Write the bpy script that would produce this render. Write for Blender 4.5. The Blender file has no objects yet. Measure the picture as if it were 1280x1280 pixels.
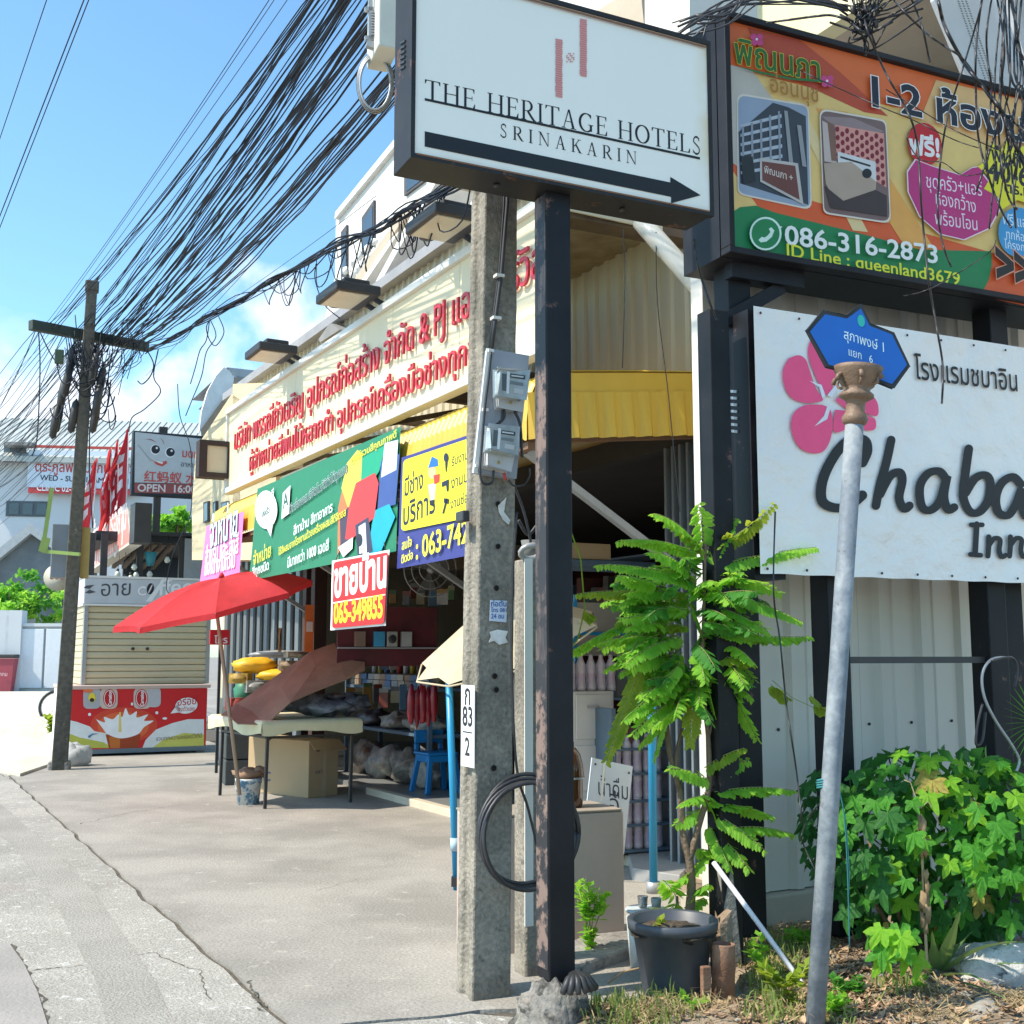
import bpy, bmesh, math, random
import numpy as np
from mathutils import Vector, Matrix, Euler, noise
from mathutils.geometry import tessellate_polygon, delaunay_2d_cdt
R = math.radians
random.seed(7)
SC = bpy.context.scene
COL = SC.collection

# ------------------------------------------------------------------ camera
CAM_H, FOC, PITCH = 1.3, 1450.0, math.atan((820 - 640) / 1450.0)
cd = bpy.data.cameras.new('camera'); cam = bpy.data.objects.new('camera', cd); COL.objects.link(cam)
cam.location = (0, 0, CAM_H); cam.rotation_euler = (R(90) + PITCH, 0, 0)
cd.sensor_width = 36; cd.lens = 36 * FOC / 1280; cd.clip_start = 0.05; cd.clip_end = 4000
SC.camera = cam

# ------------------------------------------------------------------ sky, sun, exposure
SUN_H = Vector((-.93, -.37)).normalized(); SUN_EL = R(50)
wd = bpy.data.worlds.new('World'); SC.world = wd; wd.use_nodes = True
nt = wd.node_tree; bg = nt.nodes['Background']
sky = nt.nodes.new('ShaderNodeTexSky'); sky.sky_type = 'NISHITA'; sky.sun_disc = False
sky.sun_elevation = SUN_EL; sky.sun_rotation = math.atan2(SUN_H.x, SUN_H.y); sky.altitude = 10
sky.air_density = 1.0; sky.dust_density = 0.6; sky.ozone_density = 1.6
tc = nt.nodes.new('ShaderNodeTexCoord'); mp = nt.nodes.new('ShaderNodeMapping'); mp.inputs['Scale'].default_value = (1, 1, 2.1)
mp.inputs['Location'].default_value = (0.42, 0.15, 0.1)
cn = nt.nodes.new('ShaderNodeTexNoise'); cn.inputs['Scale'].default_value = 3.2; cn.inputs['Detail'].default_value = 7; cn.inputs['Roughness'].default_value = .52
cr = nt.nodes.new('ShaderNodeValToRGB'); cr.color_ramp.elements[0].position = .56; cr.color_ramp.elements[1].position = .72
sx = nt.nodes.new('ShaderNodeSeparateXYZ')
er = nt.nodes.new('ShaderNodeMapRange'); er.inputs['From Min'].default_value = .40; er.inputs['From Max'].default_value = .16
mu = nt.nodes.new('ShaderNodeMath'); mu.operation = 'MULTIPLY'
mx = nt.nodes.new('ShaderNodeMix'); mx.data_type = 'RGBA'; mx.inputs['B'].default_value = (6.6, 7.0, 7.6, 1)
gm = nt.nodes.new('ShaderNodeMix'); gm.data_type = 'RGBA'; gm.blend_type = 'MULTIPLY'; gm.inputs['Factor'].default_value = 1; gm.inputs['B'].default_value = (1.10, 1.46, 1.50, 1)
L = nt.links.new
L(tc.outputs['Generated'], mp.inputs['Vector']); L(mp.outputs['Vector'], cn.inputs['Vector']); L(cn.outputs['Fac'], cr.inputs['Fac'])
L(tc.outputs['Generated'], sx.inputs['Vector']); L(sx.outputs['Z'], er.inputs['Value']); L(er.outputs['Result'], mu.inputs[0]); L(cr.outputs['Color'], mu.inputs[1])
L(sky.outputs['Color'], gm.inputs['A']); L(gm.outputs['Result'], mx.inputs['A']); L(mu.outputs['Value'], mx.inputs['Factor']); L(mx.outputs['Result'], bg.inputs['Color'])
# cumulus low over the roofs
for (cpx, cpy, c_out, c_in) in ((338, 425, 5.2, 1.0), (20, 520, 4.6, 1.0), (150, 505, 5.0, .5)):
    u_ = -(cpy - 640) / FOC; dv_ = Vector(((cpx - 640) / FOC, math.cos(PITCH) - math.sin(PITCH) * u_, math.sin(PITCH) + math.cos(PITCH) * u_)).normalized()
    nd = nt.nodes.new('ShaderNodeVectorMath'); nd.operation = 'DOT_PRODUCT'; nd.inputs[1].default_value = dv_; L(tc.outputs['Generated'], nd.inputs[0])
    m1 = nt.nodes.new('ShaderNodeMapRange'); m1.inputs['From Min'].default_value = math.cos(R(c_out)); m1.inputs['From Max'].default_value = math.cos(R(c_in)); m1.inputs['To Max'].default_value = .42; L(nd.outputs['Value'], m1.inputs['Value'])
    n2_ = nt.nodes.new('ShaderNodeTexNoise'); n2_.inputs['Scale'].default_value = 17; n2_.inputs['Detail'].default_value = 6; n2_.inputs['Roughness'].default_value = .5; L(tc.outputs['Generated'], n2_.inputs['Vector'])
    a1 = nt.nodes.new('ShaderNodeMath'); a1.operation = 'ADD'; L(m1.outputs['Result'], a1.inputs[0]); L(n2_.outputs['Fac'], a1.inputs[1])
    r1 = nt.nodes.new('ShaderNodeMapRange'); r1.inputs['From Min'].default_value = .72; r1.inputs['From Max'].default_value = .92; r1.inputs['To Max'].default_value = .85; L(a1.outputs['Value'], r1.inputs['Value'])
    x1_ = nt.nodes.new('ShaderNodeMix'); x1_.data_type = 'RGBA'; L(r1.outputs['Result'], x1_.inputs['Factor']); L(bg.inputs['Color'].links[0].from_socket, x1_.inputs['A']); x1_.inputs['B'].default_value = (6.0, 6.4, 7.0, 1); L(x1_.outputs['Result'], bg.inputs['Color'])
bg.inputs['Strength'].default_value = 0.15
sd = bpy.data.lights.new('sun', 'SUN'); sun = bpy.data.objects.new('sun', sd); COL.objects.link(sun)
sd.energy = 5.0; sd.angle = R(.8); sd.color = (1, .90, .76)
SUN_D = Vector((SUN_H.x * math.cos(SUN_EL), SUN_H.y * math.cos(SUN_EL), math.sin(SUN_EL)))
sun.rotation_euler = SUN_D.to_track_quat('Z', 'Y').to_euler(); sun.location = (0, 0, 12)
vs = SC.view_settings; vs.view_transform = 'Standard'; vs.look = 'None'; vs.exposure = 0.42; vs.gamma = 1; vs.use_curve_mapping = False

# ------------------------------------------------------------------ measuring rays: a pixel of the 1280 px photograph to a point of the place
def ray(px, py):
    u = -(py - 640) / FOC
    return Vector(((px - 640) / FOC, math.cos(PITCH) - math.sin(PITCH) * u, math.sin(PITCH) + math.cos(PITCH) * u))
EYE = Vector((0, 0, CAM_H))
def G(px, py, z=0.0):
    d = ray(px, py); return EYE + d * ((z - CAM_H) / d.z)
def AT(px, py, Y):
    d = ray(px, py); return EYE + d * (Y / d.y)
class Fr:
    """a frame: x to the right along a front, y into it, z up"""
    def __init__(s, x, y, z=0.0, deg=0.0):
        s.o = Vector((x, y, z)); s.deg = deg
        a = R(deg); s.ex = Vector((math.cos(a), math.sin(a), 0)); s.ey = Vector((-math.sin(a), math.cos(a), 0))
    def hit(s, px, py, y=0.0):
        d = ray(px, py); o = s.o + s.ey * y
        p = EYE + d * ((o - EYE).dot(s.ey) / d.dot(s.ey)) - s.o
        return Vector((p.dot(s.ex), y, p.z))
    def w(s, x, y=0.0, z=0.0): return s.o + s.ex * x + s.ey * y + Vector((0, 0, z))
    def l(s, p):
        q = Vector(p) - s.o; return Vector((q.dot(s.ex), q.dot(s.ey), q.z))
    def sub(s, x, y, z, ddeg=0.0):
        p = s.w(x, y, z); return Fr(p.x, p.y, p.z, s.deg + ddeg)
W0 = Fr(0, 0, 0, 0)

# ------------------------------------------------------------------ materials
MATS = {}
def mat(name, c1, c2=None, rough=.7, scale=6, amt=.5, bump=0.0, bscale=None, metal=0.0, spots=None, spot_at=.62, streak=False, trans=0.0, transl=None, alpha=None, coat=0.0, spec=.5, spot2=None, spscale=None, grain=0.0, gscale=150, bdist=.01):
    if name in MATS: return MATS[name]
    m = bpy.data.materials.new(name); m.use_nodes = True; n = m.node_tree; b = n.nodes['Principled BSDF']; l = n.links.new
    MATS[name] = m
    b.inputs['Roughness'].default_value = rough; b.inputs['Metallic'].default_value = metal
    b.inputs['Specular IOR Level'].default_value = spec
    if coat: b.inputs['Coat Weight'].default_value = coat; b.inputs['Coat Roughness'].default_value = .15
    if c2 is None: c2 = tuple(max(0, v * .78) for v in c1)
    t = n.nodes.new('ShaderNodeTexCoord'); mpn = n.nodes.new('ShaderNodeMapping'); l(t.outputs['Object'], mpn.inputs['Vector'])
    if streak: mpn.inputs['Scale'].default_value = (1, 1, .12)
    nz = n.nodes.new('ShaderNodeTexNoise'); nz.inputs['Scale'].default_value = scale; nz.inputs['Detail'].default_value = 6; nz.inputs['Roughness'].default_value = .62
    l(mpn.outputs['Vector'], nz.inputs['Vector'])
    mr = n.nodes.new('ShaderNodeMapRange'); mr.inputs['From Min'].default_value = .5 - .3 * (1.2 - amt); mr.inputs['From Max'].default_value = .5 + .3 * (1.2 - amt)
    l(nz.outputs['Fac'], mr.inputs['Value'])
    mi = n.nodes.new('ShaderNodeMix'); mi.data_type = 'RGBA'; mi.inputs['A'].default_value = (*c1, 1); mi.inputs['B'].default_value = (*c2, 1)
    l(mr.outputs['Result'], mi.inputs['Factor']); out = mi.outputs['Result']
    for k, (sp, at, sc) in enumerate([(spots, spot_at, (spscale or scale * 3.7)), (spot2, spot_at + .03, scale * .6)]):
        if sp is None: continue
        n2 = n.nodes.new('ShaderNodeTexNoise'); n2.inputs['Scale'].default_value = sc; n2.inputs['Detail'].default_value = 8; n2.inputs['Roughness'].default_value = .7
        l(t.outputs['Object'], n2.inputs['Vector'])
        r2 = n.nodes.new('ShaderNodeMapRange'); r2.inputs['From Min'].default_value = at; r2.inputs['From Max'].default_value = at + .06; l(n2.outputs['Fac'], r2.inputs['Value'])
        m2 = n.nodes.new('ShaderNodeMix'); m2.data_type = 'RGBA'; l(out, m2.inputs['A']); m2.inputs['B'].default_value = (*sp, 1); l(r2.outputs['Result'], m2.inputs['Factor'])
        out = m2.outputs['Result']
    if grain:
        ng = n.nodes.new('ShaderNodeTexNoise'); ng.inputs['Scale'].default_value = gscale; ng.inputs['Detail'].default_value = 3; l(t.outputs['Object'], ng.inputs['Vector'])
        rg = n.nodes.new('ShaderNodeMapRange'); rg.inputs['From Min'].default_value = .35; rg.inputs['From Max'].default_value = .65; rg.inputs['To Min'].default_value = 1 - grain; rg.inputs['To Max'].default_value = 1 + grain * .6; l(ng.outputs['Fac'], rg.inputs['Value'])
        mg = n.nodes.new('ShaderNodeMix'); mg.data_type = 'RGBA'; mg.blend_type = 'MULTIPLY'; mg.inputs['Factor'].default_value = 1; l(out, mg.inputs['A']); l(rg.outputs['Result'], mg.inputs['B']); out = mg.outputs['Result']
    l(out, b.inputs['Base Color'])
    if bump:
        n3 = n.nodes.new('ShaderNodeTexNoise'); n3.inputs['Scale'].default_value = bscale or scale * 8; n3.inputs['Detail'].default_value = 5
        l(t.outputs['Object'], n3.inputs['Vector'])
        bp = n.nodes.new('ShaderNodeBump'); bp.inputs['Strength'].default_value = bump; bp.inputs['Distance'].default_value = bdist
        l(n3.outputs['Fac'], bp.inputs['Height']); l(bp.outputs['Normal'], b.inputs['Normal'])
    if trans: b.inputs['Transmission Weight'].default_value = trans; b.inputs['IOR'].default_value = 1.3
    if alpha is not None: b.inputs['Alpha'].default_value = alpha
    if transl:
        tb = n.nodes.new('ShaderNodeBsdfTranslucent'); ms = n.nodes.new('ShaderNodeMixShader'); ms.inputs['Fac'].default_value = transl[3]
        tb.inputs['Color'].default_value = (*transl[:3], 1)
        o = n.nodes['Material Output']; l(b.outputs['BSDF'], ms.inputs[1]); l(tb.outputs['BSDF'], ms.inputs[2]); l(ms.outputs['Shader'], o.inputs['Surface'])
    return m
def s2l(r, g, b):
    f = lambda v: (v / 255 / 12.92 if v / 255 <= .04045 else ((v / 255 + .055) / 1.055) ** 2.4)
    return (f(r), f(g), f(b))
def ink(r, g, b, rough=.55):   # printed colour given as the ink's sRGB
    c = s2l(r, g, b); return mat('ink_%d_%d_%d' % (r, g, b), c, tuple(v * .86 for v in c), rough, scale=9, amt=.3)

# ------------------------------------------------------------------ mesh builder
def rot_to(d):
    return Vector(d).normalized().to_track_quat('Z', 'Y').to_matrix()
class MB:
    def __init__(s): s.v = []; s.f = []; s.m = []; s.mi = 0; s.smooth = False; s.sm = []
    def add(s, vs, fs):
        k = len(s.v); s.v += [tuple(v) for v in vs]
        for f in fs: s.f.append(tuple(i + k for i in f)); s.m.append(s.mi); s.sm.append(s.smooth)
        return s
    def box(s, x0, x1, y0, y1, z0, z1):
        v = [(x, y, z) for z in (z0, z1) for y in (y0, y1) for x in (x0, x1)]
        return s.add(v, [(0, 2, 3, 1), (4, 5, 7, 6), (0, 1, 5, 4), (2, 6, 7, 3), (0, 4, 6, 2), (1, 3, 7, 5)])
    def bar(s, p, q, w, d=None, up=(0, 0, 1)):
        p = Vector(p); q = Vector(q); d = d or w; z = (q - p).normalized(); u = Vector(up)
        if abs(z.dot(u)) > .95: u = Vector((0, 1, 0))
        x = z.cross(u).normalized(); y = x.cross(z).normalized()
        v = [e + x * (a * w / 2) + y * (b * d / 2) for e in (p, q) for b in (-1, 1) for a in (-1, 1)]
        return s.add(v, [(0, 2, 3, 1), (4, 5, 7, 6), (0, 1, 5, 4), (2, 6, 7, 3), (0, 4, 6, 2), (1, 3, 7, 5)])
    def quad(s, a, b, c, d): return s.add([a, b, c, d], [(0, 1, 2, 3)])
    def prism(s, pts, y0, y1):   # outline in x,z pushed along y
        n = len(pts); v = [(x, y0, z) for x, z in pts] + [(x, y1, z) for x, z in pts]
        t = tessellate_polygon([[Vector((x, z, 0)) for x, z in pts]])
        f = [tuple(a) for a in t] + [(a[2] + n, a[1] + n, a[0] + n) for a in t]
        f += [(i, (i + 1) % n, (i + 1) % n + n, i + n) for i in range(n)]
        return s.add(v, f)
    def slab(s, pts, z0, z1):    # outline in x,y pushed along z
        n = len(pts); v = [(x, y, z0) for x, y in pts] + [(x, y, z1) for x, y in pts]
        t = tessellate_polygon([[Vector((x, y, 0)) for x, y in pts]])
        f = [(a[2], a[1], a[0]) for a in t] + [tuple(i + n for i in a) for a in t]
        f += [(i, (i + 1) % n, (i + 1) % n + n, i + n) for i in range(n)]
        return s.add(v, f)
    def tube(s, pts, r, n=6, cap=True):
        pts = [Vector(p) for p in pts]; rs = r if isinstance(r, (list, tuple)) else [r] * len(pts)
        t = (pts[1] - pts[0]).normalized(); x = t.orthogonal().normalized(); V = []; k = len(pts)
        for i, p in enumerate(pts):
            t = (pts[min(i + 1, k - 1)] - pts[max(i - 1, 0)])
            if t.length < 1e-9: t = Vector((0, 0, 1))
            t.normalize(); x = (x - t * x.dot(t))
            if x.length < 1e-6: x = t.orthogonal()
            x.normalize(); y = t.cross(x)
            V += [p + (x * math.cos(6.28318 * j / n) + y * math.sin(6.28318 * j / n)) * rs[i] for j in range(n)]
        F = [(i * n + j, i * n + (j + 1) % n, (i + 1) * n + (j + 1) % n, (i + 1) * n + j) for i in range(k - 1) for j in range(n)]
        if cap: F += [tuple(range(n - 1, -1, -1)), tuple(range((k - 1) * n, k * n))]
        sm = s.smooth; s.smooth = True; s.add(V, F); s.smooth = sm; return s
    def lathe(s, prof, c=(0, 0, 0), n=20, axis=(0, 0, 1), cap=True):
        c = Vector(c); A = rot_to(axis); k = len(prof)
        V = [c + A @ Vector((r * math.cos(6.28318 * j / n), r * math.sin(6.28318 * j / n), z)) for r, z in prof for j in range(n)]
        F = [(i * n + j, i * n + (j + 1) % n, (i + 1) * n + (j + 1) % n, (i + 1) * n + j) for i in range(k - 1) for j in range(n)]
        if cap: F += [tuple(range(n - 1, -1, -1)), tuple(range((k - 1) * n, k * n))]
        sm = s.smooth; s.smooth = True; s.add(V, F); s.smooth = sm; return s
    def grid(s, fn, nu, nv, smooth=True):
        V = [fn(i / nu, j / nv) for j in range(nv + 1) for i in range(nu + 1)]
        F = [(j * (nu + 1) + i, j * (nu + 1) + i + 1, (j + 1) * (nu + 1) + i + 1, (j + 1) * (nu + 1) + i) for j in range(nv) for i in range(nu)]
        sm = s.smooth; s.smooth = smooth; s.add(V, F); s.smooth = sm; return s
    def blob(s, c, r, seed=0, amp=.25, f=2.0, n=12, flat=None, smooth=True):
        c = Vector(c); o = Vector((seed * 3.7, seed * 1.3, seed)); V = []; m = n // 2
        for j in range(m + 1):
            for i in range(n):
                a = 6.28318 * i / n; b = -1.5708 + 3.14159 * j / m
                d = Vector((math.cos(a) * math.cos(b), math.sin(a) * math.cos(b), math.sin(b)))
                k = 1 + amp * 2 * noise.noise(d * f + o)
                p = Vector((d.x * r[0], d.y * r[1], d.z * r[2])) * k
                if flat is not None and p.z < flat: p.z = flat
                V.append(c + p)
        F = [(j * n + i, j * n + (i + 1) % n, (j + 1) * n + (i + 1) % n, (j + 1) * n + i) for j in range(m) for i in range(n)]
        sm = s.smooth; s.smooth = smooth; s.add(V, F); s.smooth = sm; return s
def link(name, mb, mats, parent=None, fr=None, bev=0.0, solid=0.0, sub=0):
    me = bpy.data.meshes.new(name); me.from_pydata(mb.v, [], mb.f)
    for mm in (mats if isinstance(mats, (list, tuple)) else [mats]): me.materials.append(mm)
    me.polygons.foreach_set('material_index', mb.m); me.polygons.foreach_set('use_smooth', mb.sm)
    me.validate(); me.update()
    o = bpy.data.objects.new(name, me); COL.objects.link(o)
    if parent is not None: o.parent = parent
    elif fr is not None: o.location = fr.o; o.rotation_euler = (0, 0, R(fr.deg))
    if sub:
        q = o.modifiers.new('s', 'SUBSURF'); q.levels = q.render_levels = sub
    if solid:
        q = o.modifiers.new('t', 'SOLIDIFY'); q.thickness = solid; q.offset = 0
    if bev:
        q = o.modifiers.new('b', 'BEVEL'); q.width = bev; q.segments = 2; q.limit_method = 'ANGLE'; q.angle_limit = R(40)
    return o
def tag(o, label=None, cat=None, group=None, kind=None):
    if label: o['label'] = label
    if cat: o['category'] = cat
    if group: o['group'] = group
    if kind: o['kind'] = kind
    return o
def thing(name, label, cat, fr, group=None):
    o = bpy.data.objects.new(name, None); COL.objects.link(o); o.empty_display_size = .1
    o.location = fr.o; o.rotation_euler = (0, 0, R(fr.deg)); return tag(o, label, cat, group)
def part(name, mb, mats, parent, label=None, kind=None, **k):
    o = link(name, mb, mats, parent, **k)
    if label: o['label'] = label
    if kind: o['kind'] = kind
    return o
def solo(name, mb, mats, fr, label, cat, group=None, **k): return tag(link(name, mb, mats, None, fr, **k), label, cat, group)
def struct(name, mb, mats, fr=W0, **k): return tag(link(name, mb, mats, None, fr, **k), None, None, None, 'structure')
def dup(root, fr=None, label=None):
    r = root.copy(); COL.objects.link(r)
    if fr is not None: r.location = fr.o; r.rotation_euler = (0, 0, R(fr.deg))
    if label: r['label'] = label
    for ch in list(root.children):
        c = ch.copy(); COL.objects.link(c); c.parent = r
        for g in list(ch.children): d = g.copy(); COL.objects.link(d); d.parent = c
    return r

# ------------------------------------------------------------------ flat shapes and lettering
def fill_loops(loops):
    """union of closed 2D loops by winding number -> verts, triangles"""
    pts = []; edges = []
    for lp in loops:
        k = len(pts); n = len(lp); pts += [Vector((p[0], p[1])) for p in lp]; edges += [(k + i, k + (i + 1) % n) for i in range(n)]
    V, E, F, *_ = delaunay_2d_cdt(pts, edges, [], 0, 1e-5)
    if not F: return [], []
    P = np.array([(v[0], v[1]) for v in V]); T = np.array([f for f in F if len(f) == 3]); c = P[T].mean(1)
    wn = np.zeros(len(c)); areas = []
    for lp in loops:
        a = np.array([(p[0], p[1]) for p in lp]); b = np.roll(a, -1, 0)
        areas.append(float((a[:, 0] * b[:, 1] - b[:, 0] * a[:, 1]).sum()))
        for p, q in zip(a, b):
            up = (p[1] <= c[:, 1]) & (q[1] > c[:, 1]); dn = (p[1] > c[:, 1]) & (q[1] <= c[:, 1])
            cr_ = (q[0] - p[0]) * (c[:, 1] - p[1]) - (c[:, 0] - p[0]) * (q[1] - p[1])
            wn += np.where(up & (cr_ > 0), 1, 0) - np.where(dn & (cr_ < 0), 1, 0)
    sg = 1 if max(areas, key=abs) > 0 else -1
    keep = wn * sg > 0
    return [tuple(p) for p in P], [tuple(int(i) for i in t) for t in T[keep]]
def offset_loop(lp, d):
    n = len(lp); out = []
    for i in range(n):
        a = Vector(lp[i - 1]); b = Vector(lp[i]); c = Vector(lp[(i + 1) % n])
        u = (b - a); w = (c - b)
        if u.length < 1e-7 or w.length < 1e-7: out.append(tuple(b)); continue
        u.normalize(); w.normalize(); nn = Vector((u.y + w.y, -u.x - w.x))
        if nn.length < .4: nn = Vector((u.y, -u.x))
        nn.normalize(); k = max(.6, nn.dot(Vector((u.y, -u.x)))); out.append(tuple(b + nn * (d / k)))
    return out
_tc = {}
def glyphs(s, bold=0.0):
    """clusters of (verts, tris) for a string set in the built-in font, and its extent"""
    bold *= .5
    key = (s, bold)
    if key in _tc: return _tc[key]
    c = bpy.data.curves.new('t', 'FONT'); c.body = s; c.size = 1; c.fill_mode = 'NONE'; c.resolution_u = 3
    o = bpy.data.objects.new('t', c); m = bpy.data.meshes.new_from_object(o)
    nxt = {}
    for e in m.edges: nxt.setdefault(e.vertices[0], []).append(e.vertices[1]); nxt.setdefault(e.vertices[1], []).append(e.vertices[0])
    co = [(v.co.x, v.co.y) for v in m.vertices]; seen = set(); loops = []
    for st in range(len(co)):
        if st in seen or st not in nxt: continue
        lp = [st]; seen.add(st); cur = min(nxt[st]) if st + 1 not in nxt[st] else st + 1
        while cur != st and cur not in seen:
            lp.append(cur); seen.add(cur); k = [q for q in nxt[cur] if q not in seen]
            if not k: break
            cur = cur + 1 if cur + 1 in k else k[0]
        if len(lp) > 2: loops.append([co[i] for i in lp])
    bpy.data.objects.remove(o); bpy.data.curves.remove(c); bpy.data.meshes.remove(m)
    area = lambda l: sum(l[i - 1][0] * l[i][1] - l[i][0] * l[i - 1][1] for i in range(len(l)))
    bx = sorted([(min(p[0] for p in l), max(p[0] for p in l), l) for l in loops], key=lambda t: t[0]); cl = []
    for a, b, l in bx:
        if cl and a < cl[-1][1] - .005: cl[-1][1] = max(cl[-1][1], b); cl[-1][2].append(l)
        else: cl.append([a, b, [l]])
    for q in cl:
        if area(max(q[2], key=lambda l: abs(area(l)))) < 0: q[2] = [l[::-1] for l in q[2]]
        if bold: q[2] = [offset_loop(l, bold) for l in q[2]]
    res = [fill_loops(q[2]) for q in cl]; res = [r for r in res if r[1]]
    ext = (min(q[0] for q in cl), max(q[1] for q in cl)) if cl else (0, 1)
    _tc[key] = (res, ext); return _tc[key]
def place(mb, V, T, f, depth=0.0):
    """put a 2D shape into the builder through f(x,y)->3D front point; depth gives it thickness along +y"""
    n = len(V); P = [Vector(f(*v)) for v in V]
    if not depth: mb.add(P, T); return
    mb.add(P, T)
    cnt = {}
    for t in T:
        for i in range(3):
            e = (t[i], t[(i + 1) % 3]); cnt[e] = 1
    k = [e for e in cnt if (e[1], e[0]) not in cnt]
    dv = Vector((0, depth, 0)); Q = P + [p + dv for p in P]
    mb.add(Q, [(b, a, a + n, b + n) for a, b in k])
def ptext(mb, fr, y, s, bl, br, vsq=1.0, bold=0.0, depth=0.0, split=None, shapes=None, shear=0.0, turn=False):
    """text on plane y of a frame, its baseline running between two photograph pixels"""
    A = fr.hit(*bl, y); B = fr.hit(*br, y)
    cl, (x0, x1) = shapes if shapes else glyphs(s, bold)
    d = (B - A) / (x1 - x0); up = Vector((0, 0, 1)) * d.length * vsq
    if turn: up = Vector((-d.z, 0, d.x)) * vsq
    f = lambda x, z: A + d * (x - x0 + shear * z) + up * z
    if split is not None:
        for V, T in cl: q = MB(); place(q, V, T, f, depth); split.append(q)
    else:
        for V, T in cl: place(mb, V, T, f, depth)
def ltext(mb, y, s, x0_, z0_, width, vsq=1.0, bold=0.0, depth=0.0, shapes=None, flip=False):
    cl, (x0, x1) = shapes if shapes else glyphs(s, bold); k = width / (x1 - x0)
    if flip: f = lambda x, z: Vector((x0_ + width - (x - x0) * k, y, z0_ - z * k * vsq))
    else: f = lambda x, z: Vector((x0_ + (x - x0) * k, y, z0_ + z * k * vsq))
    for V, T in cl: place(mb, V, T, f, depth)
def ppoly(mb, fr, y, pts, depth=0.0):
    P = [fr.hit(px, py, y) for px, py in pts]
    t = tessellate_polygon([[Vector((p.x, p.z, 0)) for p in P]])
    V = [(p.x, p.z) for p in P]
    # orient so the boundary walls face outwards
    place(mb, V, [tuple(a) for a in t], lambda a, b: (a, y, b), depth)
def pell(cx, cy, rx, ry, n=24, a0=0, a1=360, tilt=0):
    o = []
    for i in range(n):
        a = R(a0 + (a1 - a0) * i / (n - (0 if a1 - a0 >= 360 else 1))); x = math.cos(a) * rx; y = math.sin(a) * ry; t = R(tilt)
        o.append((cx + x * math.cos(t) - y * math.sin(t), cy + x * math.sin(t) + y * math.cos(t)))
    return o
def prrect(q, r=.1, n=4):
    """rounded version of a pixel quad (tl, tr, br, bl)"""
    q = [Vector(p) for p in q]; out = []
    for i in range(4):
        a, b, c = q[i - 1], q[i], q[(i + 1) % 4]; u = (a - b) * r; w = (c - b) * r * ((a - b).length / max(1e-6, (c - b).length))
        for k in range(n + 1):
            t = k / n; out.append(tuple(b + u * (1 - t) ** 2 + w * t ** 2))
    return out
def lerp2(a, b, t): return (a[0] + (b[0] - a[0]) * t, a[1] + (b[1] - a[1]) * t)
def quadmap(q):   # unit square (u right, v down) -> pixel inside quad tl,tr,br,bl
    return lambda u, v: lerp2(lerp2(q[0], q[1], u), lerp2(q[3], q[2], u), v)

# stroke lettering: a nib sweeps polylines
def nib(pts, thick, thin=None, ang=None, rnd=True):
    thin = thick if thin is None else thin; loops = []
    P = [Vector(p) for p in pts]
    def wdt(d): a = abs(d.y) / max(1e-6, d.length); return (thin + (thick - thin) * a) / 2
    L_ = []; 
    for i, p in enumerate(P):
        d = P[min(i + 1, len(P) - 1)] - P[max(0, i - 1)]; nrm = Vector((-d.y, d.x)).normalized(); L_.append((p, nrm * wdt(d)))
    for i in range(len(P) - 1):
        (p, a), (q, b) = L_[i], L_[i + 1]; loops.append([tuple(p - a), tuple(q - b), tuple(q + b), tuple(p + a)])
    if rnd:
        for p, a in (L_[0], L_[-1]):
            r = a.length; loops.append([(p.x + r * math.cos(R(k * 30)), p.y + r * math.sin(R(k * 30))) for k in range(12)])
    out = []
    for l in loops:
        ar = sum(l[i - 1][0] * l[i][1] - l[i][0] * l[i - 1][1] for i in range(len(l))); out.append(l if ar > 0 else l[::-1])
    return out
def arc(cx, cy, rx, ry, a0, a1, n=14): return [(cx + rx * math.cos(R(a0 + (a1 - a0) * i / n)), cy + ry * math.sin(R(a0 + (a1 - a0) * i / n))) for i in range(n + 1)]
def rect(x0, x1, y0, y1): return [(x0, y0), (x1, y0), (x1, y1), (x0, y1)]
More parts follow.
